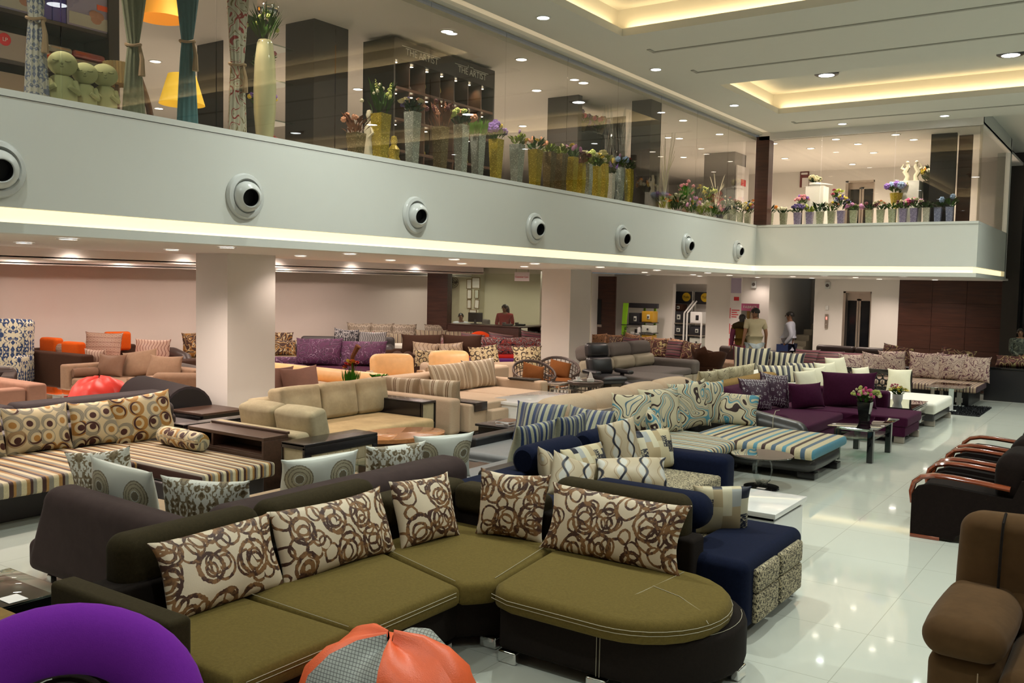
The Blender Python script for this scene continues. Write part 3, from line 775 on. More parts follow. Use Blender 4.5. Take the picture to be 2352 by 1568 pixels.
sbox('wall_stair_left', M['paint'], bx(1766, 26.0) - .1, bx(1766, 26.0), 26.2, 30.0, 0, 3.2)
x0, x1 = bx(1870, YW), bx(2064, YW); l0, l1 = bx(1936, YW), bx(2001, YW)
g = G(); g.box(x0, l0, YW, YW + .2, 0, 2.5); g.box(l1, x1, YW, YW + .2, 0, 2.5); g.box(l0, l1, YW, YW + .2, 2.13, 2.5); g.box(x0, x0 + .1, YW + .2, 30, 0, 2.5)
struct('wall_lift', g, M['paint'])
def lift(tag_n, z, h, X0, X1, Y):
    g = G(); g.box(X0, X1, Y + .25, Y + .3, z, z + h); d = struct('door_%d' % tag_n, g, M['night'])
    g = G(); w_ = .05
    g.box(X0, X0 + .07, Y, Y + .3, z, z + h); g.box(X1 - .03, X1, Y, Y + .3, z, z + h); g.box(X0, X1, Y, Y + .3, z + h - .05, z + h); g.box(X0, X1, Y + .18, Y + .26, z + h * .9, z + h)
    struct('door_frame', g, M['steel'], d)
    for k, (a, b) in enumerate(((.03, .49), (.51, .99))):
        g = G(); A = X0 + (X1 - X0) * a; B = X0 + (X1 - X0) * b; zz = z + h * .9
        g.box(A, A + w_, Y + .2, Y + .25, z, zz); g.box(B - w_, B, Y + .2, Y + .25, z, zz); g.box(A, B, Y + .2, Y + .25, zz - w_, zz); g.box(A, B, Y + .2, Y + .25, z, z + .1)
        struct('door_leaf', g, M['steel'], d)
lift(2, 0, 2.13, l0, l1, YW)
# granite stair climbing to the right behind the white wall
g = G(); sx0, sx1 = bx(1766, 26.5), bx(1905, 29.5)
for k in range(9):
    g.box(sx0 + k * .13, sx1, 26.4 + k * .28, 29.9, k * .16, (k + 1) * .16)
struct('floor_stair', g, M['stone'])
# wood clad wall with panel joints, dark glass and columns at the right
g = G(); X0, X1 = x1, bx(2302, YW)
nw = 3; wv = (X1 - X0) / nw
for i in range(nw):
    for j in range(4): g.box(X0 + i * wv + .004, X0 + (i + 1) * wv - .004, YW, YW + .06, j * .62 + .004, (j + 1) * .62 - .004)
struct('wall_wood', g, M['darkwood'])
sbox('wall_wood_backing', M['blackpanel'], X0, X1, YW + .06, YW + .1, 0, 2.5)
sbox('wall_right_column', M['darkcol'], bx(2300, 26), bx(2338, 26), 26.0, 26.8, 0, 6)
sbox('window_3', M['night'], bx(2338, 26.5), 5.9, 26.6, 26.7, 0, 6)
sbox('wall_end_dark', M['blackpanel'], XE + .3, 0.9, 27.2, 27.3, 0, 6)
sbox('ceiling_far', M['ceil'], XE - .2, 6, YB, 27.3, 5.62, 5.7)
# ---------------- upper level shell
sbox('ceiling_upper', M['paint'], -18.2, XL - .06, -4, YW, 5.30, 5.36)
g = G(); g.box(XL - .06, XE, YB + .06, YW, 5.30, 5.36); g.box(XL, XE, YB - .02, YB + .1, 5.30, ZC + .1); struct('ceiling_upper_back', g, M['paint'])
sbox('wall_upper_left', M['paint'], -18.2, -18.0, -4, YW, 3.45, 5.3)
g = G(); U0, U1 = at(1942, 430, y=25.0).x, at(2009, 430, y=25.0).x
g.box(-10.5, U0, 25.0, 25.2, 3.45, 5.3); g.box(U1, -3.0, 25.0, 25.2, 3.45, 5.3); g.box(U0, U1, 25.0, 25.2, 5.0, 5.3); struct('wall_upper_back', g, M['paint'])
sbox('wall_upper_far', M['paint'], -18.2, -10.5, 26.6, 26.8, 3.45, 5.3)
lift(3, 3.45, 1.55, U0, U1, 25.0)
# glass balustrade panes to the ceiling
seams = [4.2, 5.95, 7.3, 9.0, 10.75, 12.6, 14.0, 16.1, 17.9, 19.36]
y0 = -3.9
for i, y1 in enumerate([1.2] + [at(147, 150, x=XL).y, at(503, 150, x=XL).y, at(776, 200, x=XL).y, at(994, 200, x=XL).y, at(1166, 250, x=XL).y, at(1307, 280, x=XL).y, at(1423, 300, x=XL).y, at(1521, 330, x=XL).y, at(1604, 360, x=XL).y, at(1675, 390, x=XL).y, YB - .1]):
    g = G(); g.box(XL - .05, XL - .038, y0 + .006, y1 - .006, Z3 - .02, ZC - .02)
    struct('window_%d' % (10 + i), g, M['pane']); y0 = y1
xx = XL + .3
for i, x1_ in enumerate((at(1884, 400, y=YB).x, at(2053, 400, y=YB).x, XE)):
    g = G(); g.box(xx + .006, x1_ - .006, YB + .04, YB + .052, Z3 - .02, 5.32); struct('window_%d' % (30 + i), g, M['pane']); xx = x1_
g = G(); g.box(XE - .06, XE - .048, YB + .06, 23.4, Z3, 5.32); struct('window_40', g, M['pane'])
sbox('wall_post', M['darkwood'], at(1731, 515, y=YB).x, at(1761, 515, y=YB).x, YB - .02, YB + .26, Z3, 5.38)
sbox('wall_white_post', M['fascia'], XE - .26, XE, 23.5, 23.75, Z0, 5.62)
sbox('trim_7', M['fascia'], XE - .14, XE, YB, 23.6, 5.32, 5.62)
# upper-level dark columns
def ucol(n, px0, pxm, px1, Y, mat='darkcol', z1=5.3):
    a = at(px0, 300, y=Y).x; b = at(pxm, 300, y=Y).x
    y1 = at(px1, 300, x=b).y
    sbox('wall_upper_column_%d' % n, M[mat], a, b, Y, y1, 3.45, z1)
ucol(1, 655, 720, 798, 8.0)
ucol(2, 1257, 1327, 1336, 13.42)
ucol(3, 1450, 1494, 1518, 14.32)
ucol(4, 1620, 1690, 1716, 20.7)
ucol(5, 2140, 2199, 2201, 20.15, 'blackpanel')
ucol(6, 2204, 2236, 2237, 20.55, 'darkwood')
ucol(7, 453, 512, 513, 8.1)

# ------------------------------------------------------------------ fittings
def vent(y, n):
    t = T('air_nozzle', ['round air nozzle cut by the left edge of the photo', 'largest whole round air nozzle, first on the white band', 'second whole round air nozzle along the white band', 'third whole round air nozzle along the white band', 'fourth whole round air nozzle along the white band', 'fifth whole round air nozzle along the white band', 'smallest round air nozzle, next to the inner corner of the band'][n], 'air vent', (XL + .002, y, 2.915), 0, 'round air nozzles on the white band', local=True)
    Mx = Matrix.Rotation(R_(90), 4, 'Y')
    g = G(); g.lathe([(.215, .0), (.215, .012), (.20, .035), (.165, .045), (.15, .03), (.142, .01)], 36, M=Mx, cap=False); t.g('flange', g, M['vent'])
    Mb = Matrix.Rotation(R_(90 + 9), 4, 'Y') @ Matrix.Rotation(R_(10), 4, 'X')
    prof = [(.145 * math.sin(a), .125 * math.cos(a) + .03) for a in np.linspace(1.57, .68, 9)] + [(.086, .128), (.080, .115)]
    g = G(); g.lathe(prof, 32, M=Mb, cap=False); t.g('ball', g, M['vent'])
    g = G(); g.lathe([(.081, .118), (.075, .03), (0.0, .028)], 28, M=Mb, cap=False); t.g('throat', g, M['blackhole'])
for n, y in enumerate((3.50, 5.77, 8.21, 10.73, 13.28, 15.80, 18.31)): vent(y, n)

_dl = {}
def downlight(kind, loc, label, group, power, color, size=125):
    """Round recessed lamp: trim ring and glowing lens, and its light."""
    r = .075 if kind != 'big' else .17
    if kind not in _dl:
        t = T('downlight' if kind != 'big' else 'gimbal_downlight', label, 'ceiling light', loc, 0, group, local=True)
        if kind == 'big':
            g = G(); g.lathe([(.27, .0), (.27, -.012), (.22, -.03), (.215, -.02)], 36, cap=False); t.g('rim', g, M['trim_black'])
            g = G(); g.lathe([(.20, -.005), (.195, -.085), (.17, -.10), (.11, -.098)], 36, cap=False); t.g('gimbal_ring', g, M['trim_black'])
            g = G(); g.lathe([(.125, -.10), (.08, -.106), (0, -.108)], 36, cap=False); t.g('lens', g, M['led_w'])
        else:
            g = G(); g.lathe([(r + .022, 0), (r + .02, -.008), (r, -.010), (r - .002, -.002)], 28, cap=False); t.g('trim_ring', g, M['trim_white'])
            g = G(); g.lathe([(r, -.006), (0, -.007)], 28, cap=False); t.g('lens', g, M['led_w' if kind == 'a' else 'led_warm'])
        _dl[kind] = t.e; e = t.e
    else:
        e = dup(_dl[kind], loc, None, label, group)
    if power: lamp('lamp', (0, 0, -.17 if kind == 'big' else -.04), power, color, e, size,   .06 if kind == 'big' else .05)
    return e
GA, GU, GM = 'downlights in the hall ceiling', 'downlights under the mezzanine', 'downlights on the upper floor'
Z_ = ZC
LA = 'small white downlight in the hall ceiling between glass and coffers'
for y in (-2.0, .6, 3.2, 6.5, 9.79, 12.96, 16.17): downlight('a', (-6.36, y, Z_), LA, GA, P_ATRIUM, C_ATRIUM)
for x in (-5.2, -3.34, -1.4, .8, 3.0): downlight('a', (x, 18.95, Z_), LA, GA, P_ATRIUM, C_ATRIUM)
for x in (-4.6, -2.4, -.2, 2.0): 
    downlight('a', (x, 1.9, Z_), LA, GA, P_ATRIUM, C_ATRIUM)
for x in (-4.67, -1.93, .85, 3.4):
    for y in (15.95, 6.9): downlight('big', (x, y, 5.84), 'large black rimmed gimbal downlight in the lit ceiling coffer', 'black gimbal downlights', P_BIG, C_ATRIUM, 140)
LU = 'flat round downlight in the low ceiling under the mezzanine'
low = [(-7.9, y) for y in (.6, 2.6, 4.54, 6.25, 8.04, 10.05, 12.08, 14.15, 16.40, 18.90)] + [(-9.5, y) for y in (1.2, 3.1, 4.99, 6.73, 8.73, 10.53, 12.29, 14.17, 19.09, 21.8)] + [(-7.4, 23.1), (-7.67, 25.6), (-5.93, 23.3), (-6.0, 26.0), (-4.6, 25.9), (-5.9, 20.6), (-4.3, 20.7), (-8.7, 22.2), (-9.2, 25.6), (-11.5, 23.3), (-10.4, 24.3)]
for i, (x, y) in enumerate(low): downlight('u', (x, y, 2.468), LU, GU, 0 if (x, y) in ((-9.5, 8.73), (-9.2, 25.6)) else P_UNDER * (.28 if x > -8.5 and y < 19 else .7 if y > 19 else 1.9 if 4.5 < y < 7 or 14 < y < 14.5 else .7), C_UNDER, 140)
for y in (2.5, 4.6, 6.7, 8.8, 10.9, 13.0, 15.1, 17.2):
    downlight('u', (-12.6, y, 2.658), LU, GU, P_UNDER * .9, C_UNDER, 168)
    downlight('u', (-13.95, y - .6, 2.658), LU, GU, 9, C_UNDER, 140)
    downlight('u', (-16.75, y, 2.618), LU, GU, 9, C_UNDER, 140)
    downlight('u', (-16.0, y, 2.618), LU, GU, P_UNDER * .62, C_UNDER, 174)  # extra row added to brighten the left wall
downlight('u', (-9.6, 28.6, 3.18), 'flat round downlight added in the stair well ceiling', GU, 40, C_UNDER, 150)  # extra lamp added to light the dark stair alcove
sbox('ceiling_stair', M['paint'], -12, -7, 27.3, 30.2, 3.2, 3.25)
for x in (-16.4, -13.8): downlight('u', (x, 21.0, 2.6), LU, GU, 60, (1, .93, .78), 165)
LM = 'round downlight in the upper floor ceiling behind the glass'
up = [(-7.45, y) for y in (2.2, 3.9, 5.8, 7.5, 9.26, 10.93, 12.66, 14.5, 16.4, 18.2)] + [(-8.4, 12.78), (-8.4, 18.33), (-10.93, 11.27), (-12.19, 8.36), (-11.99, 9.93), (-15.5, 10.7), (-10.5, 5.2), (-10.5, 15.5), (-13, 15.5), (-15, 18)] + [(-5.35, 20.75), (-4.21, 20.66), (-6.41, 20.93), (-5.37, 22.2), (-7.43, 22.25), (-4.39, 19.85), (-5.58, 19.9), (-6.9, 19.9), (-6.3, 24), (-4.2, 24.0), (-8.6, 23.8), (-9.5, 21)]
for (x, y) in up: downlight('m', (x, y, 5.298), LM, GM, P_UPPER, C_UPPER, 140)
# ------------------------------------------------------------------ front: olive corner sofa
def stitch(t, pts, parent, r=.0017):
    g = G(); g.tube(pts, r, 5); t.g('stitching', g, M['thread'], parent=parent) if False else t.g('stitching', g, M['thread'])
def rect(x0, x1, y0, y1): return [(x0, y0), (x1, y0), (x1, y1), (x0, y1)]
def leg_block(t, x, y, m='chrome', w=.12, d=.05, h=.07, name='leg'):
    t.box(name, M[m], x - w / 2, x + w / 2, y - d / 2, y + d / 2, 0, h, .01)

t = T('corner_sofa', 'olive and dark brown corner sofa with ringed cushions, nearest the camera', 'sofa', (-3.7, 3.8, 0))
t.box('arm', M['olive_dk'], -4.36, -3.42, 2.39, 2.525, .05, .655, .028)
t.g('base', cushion_poly(rect(-4.3, -3.24, 2.53, 4.2), .07, .30, .03), M['choc'])
rb = [(-3.24, 4.2), (-3.2, 4.25), (-3.1, 4.36), (-3.06, 4.4), (-3.0, 4.3), (-2.96, 4.24)]
t.g('base', cushion_poly(rb + [(-2.96, 5.3), (-4.3, 5.3), (-4.3, 4.2)], .07, .30, .025), M['choc'])
b3 = t.g('base', cushion_poly([(-2.95, 4.23)] + arc(-2.26, 4.76, .53, .535, -90, 90) + [(-2.95, 5.3)], .07, .325, .035), M['choc'])
t.g('seat_cushion', cushion_poly(rect(-4.12, -3.16, 2.53, 3.27), .295, .43, .05, 4, .015), M['olive'])
t.g('seat_cushion', cushion_poly([(-4.12, 3.275), (-3.16, 3.275), (-3.16, 4.12), (-4.12, 4.40)], .295, .43, .05, 4, .015), M['olive'])
t.g('seat_cushion', cushion_poly([(-4.12, 4.41), (-3.165, 4.13), (-3.13, 4.16), (-3.07, 4.23), (-3.03, 4.30), (-3.16, 5.25), (-4.12, 5.25)], .295, .43, .045), M['olive'])
t.g('seat_cushion', cushion_poly([(-3.15, 5.25), (-3.04, 4.42), (-3.02, 4.28), (-2.96, 4.19), (-2.85, 4.15)] + arc(-2.26, 4.66, .48, .52, -90, 90) + [(-2.3, 5.2)], .31, .44, .055, 4, .012), M['olive'])
# white twin seams
def seam(pts):
    stitch(t, pts, None)
for o in (0, .022):
    seam([(-3.156 + .001, 2.6, .395 - o), (-3.152, 3.2, .395 - o)]); seam([(-3.152, 3.32, .395 - o), (-3.152, 4.08, .395 - o)])
    seam([(-3.0 + .01 * k, 4.2 - .004 * k, .395 - o) for k in range(1, 3)] + [(-2.85, 4.146, .395 - o)] + [(x, y - .004, .395 - o) for x, y in arc(-2.26, 4.66, .48, .52, -90, 45)])
seam([(-3.2, 3.27, .432), (-4.0, 3.27, .447)]); seam([(-3.22, 4.155, .432), (-4.0, 4.40, .434)]); seam([(-3.07, 4.34, .432), (-3.18, 5.1, .445)])
seam([(-2.32, 4.19, .437), (-2.25, 4.6, .452), (-2.22, 5.1, .445)]); seam([(-2.24, 4.72, .456), (-2.05, 4.66, .452), (-1.88, 4.55, .44), (-1.80, 4.47, .41)])
for o in (0, .02): seam([(-2.32 + o, 4.222, .30), (-2.32 + o, 4.222, .08)])
seam([(x, y, .328) for x, y in arc(-2.26, 4.76, .50, .505, -70, 30)])
t.box('back_board', M['choc'], -4.36, -4.13, 2.53, 5.46, .07, .60, .03)
t.box('back_board', M['choc'], -4.12, -2.24, 5.26, 5.46, .07, .60, .03)
t.box('corner_back', M['olive_dk'], -4.34, -4.1, 4.56, 5.44, .5, .70, .06); t.box('corner_back', M['olive_dk'], -4.09, -3.34, 5.22, 5.44, .5, .70, .06)
for (x0, x1, y0, y1) in ((-4.37, -4.16, 2.66, 3.56), (-4.37, -4.16, 3.60, 4.53), (-3.28, -2.31, 5.27, 5.48)):
    h = t.box('headrest', M['olive_dk'], x0, x1, y0, y1, .53, .835 if x0 < -4 else .845, .085, k=5)
for (x, y, s) in ((-3.26, 4.1, .05), (-3.12, 4.37, .12), (-2.90, 4.25, .12), (-2.32, 4.24, .12), (-1.77, 4.85, .05), (-3.3, 2.7, .05), (-4.25, 2.7, .05)):
    leg_block(t, x, y, 'chrome', max(s, .05), .05 if s > .06 else .12)
GR = 'ringed cushions on the olive corner sofa'
pil2('long ringed cushion at the arm end of the olive sofa', M['rings'], (-3.85, 2.78), (-3.87, 3.5), .43, .42, .17, 20, 0, GR, .05)
pil2('long ringed cushion in the middle of the long side of the olive sofa', M['rings'], (-3.85, 3.53), (-3.83, 4.41), .43, .42, .18, 20, 0, GR, .05)
pil2('square ringed cushion just before the corner of the olive sofa', M['rings'], (-3.82, 4.46), (-3.74, 4.93), .43, .44, .17, 18, 0, GR, .03)
pil2('square ringed cushion set across the corner of the olive sofa', M['rings'], (-3.72, 4.98), (-3.26, 5.08), .43, .45, .17, 14, 0, GR, .03)
pil2('long ringed cushion on the short side with the rounded seat end', M['rings'], (-3.17, 4.96), (-2.24, 4.93), .44, .43, .18, 18, 0, GR, .05)

# ------------------------------------------------------------------ plum-taupe corner sofa behind it (seen from behind)
t = T('corner_sofa', 'plum taupe suede corner sofa seen from behind, with silver cushions', 'sofa', (-5.4, 4.4, 0))
t.box('backrest', M['taupe_dk'], -6.3, -4.55, 3.28, 3.56, .10, .72, .11, k=5, fn=lambda x, y, z: (x + (.18 if x < -.6 and z > 0 else 0), y, z - (.0 if x < .2 else .06 * (x - .2)) * (z > 0)))
t.box('backrest', M['taupe_dk'], -4.84, -4.5, 3.6, 6.02, .10, .735, .12, k=5)
t.box('base', M['taupe_dk'], -6.42, -4.6, 3.36, 4.25, .07, .30, .06); t.box('base', M['taupe_dk'], -5.75, -4.6, 4.27, 5.98, .07, .30, .06)
t.box('seat_cushion', M['taupe'], -6.46, -4.88, 3.58, 4.3, .30, .45, .06, (0, 0, .02)); t.box('seat_cushion', M['taupe'], -5.8, -4.88, 4.32, 5.98, .30, .45, .06, (0, 0, .02))
for x, y in ((-6.2, 3.42), (-4.7, 3.4), (-6.2, 4.15), (-5.6, 5.85), (-4.7, 5.9)): leg_block(t, x, y, 'chrome', .05, .05)
GS = 'silver cushions on the plum taupe sofa'
pillow('silver and brown brocade cushion standing on edge at the far left of the taupe sofa', M['silverdamask'], (-6.16, 3.84, .44), 205, .50, .46, .17, 6, 8, GS)
pillow('silver medallion cushion between two brocade cushions on the taupe sofa', M['medal'], (-5.72, 3.72, .44), 188, .62, .45, .17, 12, -4, GS)
pillow('brocade cushion just above the near olive headrest', M['silverdamask'], (-5.13, 3.92, .45), 210, .62, .38, .18, 14, 0, GS)
pillow('silver medallion cushion rising between the first two olive headrests', M['medal'], (-5.12, 4.88, .46), 250, .62, .40, .18, 14, 2, GS)
pillow('brocade cushion above the second olive headrest', M['silverdamask'], (-4.98, 5.57, .46), 248, .52, .40, .18, 12, 0, GS)
pillow('silver medallion cushion at the far end, beside the round wooden table', M['medal'], (-4.90, 6.12, .46), 240, .52, .42, .17, 10, 2, GS)

# ------------------------------------------------------------------ gold stripe corner sofa
t = T('corner_sofa', 'dark brown corner sofa with gold and brown striped seats', 'sofa', (-8.3, 4.3, 0))
t.box('base', M['lt_char'], -9.2, -8.05, 2.6, 5.9, .0, .295, .02); t.box('base', M['lt_char'], -8.03, -6.9, 5.06, 5.9, .0, .285, .02)
t.box('backrest', M['lt_char'], -9.2, -8.98, 2.6, 6.3, .30, .62, .05)
t.box('seat_cushion', M['gold_x'], -8.95, -7.66, 2.6, 5.06, .295, .43, .03, (0, 0, .01), label='gold striped cushion')
t.box('seat_cushion', stripes('gold_stripe_cloth_fine', GOLD, 5.2, 1), -8.8, -6.74, 5.08, 5.9, .285, .42, .03, (0, 0, .01), label='gold striped cushion')
t.g('pull_strap', G().tube([(-7.2, 5.07, .28), (-7.2, 5.04, .2), (-7.15, 5.04, .27)], .012, 6), M['taupe'])
t = T('shelf_unit', 'dark walnut side shelf between the striped sofa and the cream loveseat', 'shelf', (-7.5, 6.1, 0))
t.box('top', M['brownwood'], -8.12, -6.95, 5.93, 6.24, .585, .62, .004); t.box('rim', M['brownwood'], -8.12, -6.95, 6.22, 6.26, .62, .645, .004)
t.box('side_panel', M['brownwood'], -6.98, -6.95, 5.93, 6.24, .0, .585, .004); t.box('side_panel', M['brownwood'], -8.12, -8.09, 5.93, 6.24, .0, .585, .004)
t.box('back_panel', M['brownwood'], -8.09, -6.98, 6.21, 6.24, .0, .585, .002); t.box('shelf_board', M['brownwood'], -8.09, -6.98, 5.94, 6.2, .44, .46, .002); t.box('divider', M['brownwood'], -7.75, -7.72, 5.94, 6.2, .46, .585, .002)
t.box('lower_front', M['brownwood'], -8.09, -6.98, 5.935, 5.955, .0, .44, .002)
GC = 'crescent circle cushions on the striped sofa'
pil2('crescent circle cushion cut by the left edge of the photo', M['circles'], (-8.72, 3.85), (-8.72, 4.42), .43, .46, .17, 14, 0, GC)
pil2('crescent circle cushion leftmost of the three whole ones', M['circles'], (-8.73, 4.46), (-8.72, 5.08), .43, .46, .18, 14, 0, GC)
pil2('crescent circle cushion in the middle of the three whole ones', M['circles'], (-8.75, 5.10), (-8.62, 5.62), .43, .46, .18, 14, -2, GC)
pil2('crescent circle cushion tilted up beside the bolster', M['circles'], (-8.60, 5.50), (-8.50, 6.12), .43, .50, .18, 12, -6, GC)
t = T('bolster', 'crescent circle bolster lying on the striped chaise', 'cushion', (-8.0, 5.78, .42), R_(-4), local=True)
g = G(); pr = [(0.0, -.36), (.06, -.362), (.085, -.35), (.095, -.3), (.1, 0), (.095, .3), (.085, .35), (.06, .362), (0, .36)]
g.lathe(pr, 20, (0, 0, 0), Matrix.Translation((0, 0, .098)) @ Matrix.Rotation(R_(90), 4, 'Y'), cap=False)
g.uv = [(5 + p[0], 5 + math.atan2(p[2] - .1, p[1]) * .1) for p in g.v]
t.g('roll', g, M['circles'])

# ------------------------------------------------------------------ charcoal leather sofa behind it
t = T('corner_sofa', 'charcoal leather sofa with long padded headrests behind the striped sofa', 'sofa', (-10.2, 5.2, 0))
t.box('backrest', M['lt_char'], -9.78, -9.36, 2.2, 6.7, .1, .56, .06)
for (y0, y1) in ((2.2, 4.9), (4.95, 6.72)):
    t.box('headrest', M['charcloth'], -9.86, -9.5, y0, y1, .68, .80, .055, k=4); t.box('headrest_pad', M['lt_char'], -9.62, -9.3, y0 + .05 if y0 < 3 else y0, y1 - .08, .50, .70, .08, k=4)
t.box('seat', M['lt_char'], -11.1, -9.8, 2.2, 6.9, .08, .42, .05)
sc = T('armrest', 'charcoal cloth scroll armrest right of the red bean bag', 'sofa', (-10.85, 7.52, 0), R_(-13), local=True)
prof = [(-.34, 0), (.34, 0), (.34, .35)] + [(.02 + .32 * math.cos(a), .42 + .32 * math.sin(a)) for a in np.linspace(0, math.pi, 12)] + [(-.34, .35)]
g = G(); n = len(prof)
for x in (-.78, .82): g.v += [(x, a, b + .02) for a, b in prof]
g.f += [tuple(range(n)), tuple(range(2 * n - 1, n - 1, -1))] + [(i, n + i, n + (i + 1) % n, (i + 1) % n) for i in range(n)]
sc.g('scroll_arm', g, M['charcloth'], ang=30)
g = G(); g.prism([(a * .93, b * .93 + .02) for a, b in prof], 0, .012, Matrix.Translation((.822, 0, .02)) @ Matrix(((0, 0, 1, 0), (1, 0, 0, 0), (0, 1, 0, 0), (0, 0, 0, 1)))); sc.g('pleated_face', g, M['lt_black'])
t = T('side_table', 'dark mahogany box table beside the white column', 'table', (-9.75, 7.33, 0))
t.box('top', M['redwood'] if False else M['brownwood'], -10.0, -9.38, 7.06, 7.7, .47, .5, .006); t.box('body', M['lt_black'], -9.97, -9.42, 7.1, 7.66, 0, .47, .006); t.box('drawer_front', M['blackwood'], -9.94, -9.45, 7.08, 7.10, .2, .45, .004)
t = T('pouffe', 'charcoal leather block seat below the mahogany box table', 'pouffe', (-9.5, 6.75, 0))
t.box('seat', M['lt_char'], -9.9, -8.96, 6.52, 6.96, .33, .44, .03, (0, 0, .01)); t.box('base', M['lt_char'], -9.86, -9.0, 6.55, 6.94, 0, .33, .02)

# ------------------------------------------------------------------ navy corner sofa
t = T('corner_sofa', 'navy velvet corner sofa with tweed seats and pocketed arm', 'sofa', (-3.2, 6.4, 0))
t.box('backrest', M['navy'], -4.45, -4.16, 5.58, 8.02, .06, .60, .05); t.box('backrest', M['navy'], -4.15, -2.43, 5.56, 5.80, .06, .60, .05)
t.box('base', M['navy'], -4.14, -3.2, 5.82, 8.02, .06, .30, .03); t.box('base', M['navy'], -3.18, -2.43, 5.82, 6.7, .06, .30, .03)
t.box('seat_cushion', M['tweed'], -4.12, -3.14, 6.2, 8.0, .30, .44, .03, label='tweed seat cushion'); t.box('seat_cushion', M['tweed'], -3.13, -2.44, 5.86, 6.72, .30, .44, .03, label='tweed seat cushion')
t.box('arm', M['navy'], -3.92, -3.12, 8.03, 8.30, .05, .60, .07)
a = t.box('arm', M['navy'], -2.42, -1.92, 5.34, 6.46, .05, .49, .07, k=4)
for (y0, y1) in ((5.46, 5.86), (5.90, 6.34)):
    for (z0, z1) in ((.09, .275), (.28, .43)): t.box('tweed_pad', M['tweed'], -1.93, -1.885, y0, y1, z0, z1, .02, (.012, 0, 0), label='tweed pocket pad')
for (c, p0, p1) in (((-4.20, .69), 6.30, 7.12), ((-4.20, .69), 7.28, 8.06)):
    g = G(); g.lathe([(0, p0), (.09, p0 + .005), (.118, p0 + .03), (.125, p0 + .06), (.125, p1 - .06), (.118, p1 - .03), (.09, p1 - .005), (0, p1)], 20, M=Matrix.Translation((c[0], 0, c[1])) @ Matrix.Rotation(R_(-90), 4, 'X'), cap=False); t.g('headrest_roll', g, M['navy'])
t.box('headrest_roll', M['navy'], -3.2, -2.3, 5.54, 5.82, .56, .80, .115, k=5)
for x, y in ((-1.97, 5.4), (-1.97, 6.4), (-3.2, 8.24), (-2.36, 6.4)): leg_block(t, x, y, 'chrome', .05, .05, .05)
GN = 'patterned cushions on the navy sofa'
pillow('cream cushion with navy wavy lines at the back corner of the navy sofa', M['navywave'], (-4.0, 6.5, .44), 120, .50, .36, .17, 20, 14, GN)
pillow('boxy navy and cream block cushion in front of the near navy roll', M['blocks'], (-3.92, 6.92, .44), 84, .60, .33, .20, 16, 0, GN, c=.03)
pillow('upright cream cushion with navy wavy lines between two block cushions', M['navywave'], (-3.86, 7.45, .44), 70, .46, .50, .15, 8, -6, GN)
pillow('boxy navy and cream block cushion against the far navy arm', M['blocks'], (-3.74, 7.88, .44), 66, .46, .38, .20, 20, 0, GN, c=.03)
pillow('wavy lined cushion lying low just above the short olive headrest', M['navywave'], (-3.52, 6.98, .44), 38, .62, .30, .20, 40, 0, GN)
pillow('small wavy lined cushion peeping out behind the left end of the short olive headrest', M['navywave'], (-3.78, 6.36, .42), 60, .40, .36, .15, 25, 20, GN)
pillow('block cushion end showing between the navy back and the white table', M['blocks'], (-2.42, 6.12, .43), 215, .40, .36, .18, 12, 0, GN, c=.03)

# ------------------------------------------------------------------ white low table
t = T('coffee_table', 'low glossy white coffee table behind the navy pocketed arm', 'table', (-2.53, 7.35, 0))
t.box('top', M['gloss_white'], -2.78, -2.28, 6.93, 7.72, .385, .425, .004); t.box('body', M['gloss_white'], -2.74, -2.30, 6.97, 7.68, .0, .355, .004); t.box('gap_strip', M['gloss_black'], -2.75, -2.31, 6.98, 7.66, .355, .385, .002)  # black strip fills the gap under the top

# ------------------------------------------------------------------ round glass table
t = T('coffee_table', 'round bronze glass table on curved acrylic legs and a black disc', 'table', (-3.35, 9.67, 0), 0, local=True)
g = G(); g.lathe([(0, 0), (.185, 0), (.19, .012), (.185, .03), (0, .032)], 40, cap=False); t.g('base_disc', g, M['gloss_black'])
g = G(); g.lathe([(0, .366), (.325, .366), (.33, .371), (.325, .376), (0, .376)], 48, cap=False); t.g('glass_top', g, M['bglass'])
for k in range(3):
    a = R_(120 * k + 20); c, s_ = math.cos(a), math.sin(a); g = G()
    pts = [(c * r - s_ * o, s_ * r + c * o, z) for r, z, o in ((.03, .05, 0), (.085, .10, .01), (.105, .18, .02), (.10, .26, .02), (.07, .33, .01), (.0, .36, 0))]
    for i in range(len(pts) - 1):
        for sd in (0,):
            p, q = Vector(pts[i]), Vector(pts[i + 1]); nv = Vector((-s_, c, 0)) * .03; r_ = Vector((c, s_, 0)) * .008
            g.v += [tuple(p - nv - r_), tuple(p + nv - r_), tuple(p + nv + r_), tuple(p - nv + r_), tuple(q - nv - r_), tuple(q + nv - r_), tuple(q + nv + r_), tuple(q - nv + r_)]
            b = len(g.v) - 8; g.f += [(b, b + 1, b + 5, b + 4), (b + 1, b + 2, b + 6, b + 5), (b + 2, b + 3, b + 7, b + 6), (b + 3, b, b + 4, b + 7)]
    t.g('acrylic_leg', g, M['acrylic'])
g = G()
for k in range(22):
    a = k * 2.4; r = .02 + .05 * (k % 5) / 5; g.ball((r * math.cos(a), r * math.sin(a), .045 + .012 * (k % 4)), .018, 6, 4)
t.g('crystal_cluster', g, M['acrylic'])
t.box('price_tag', M['paper'], .0, .09, -.16, -.10, .033, .035, .0)

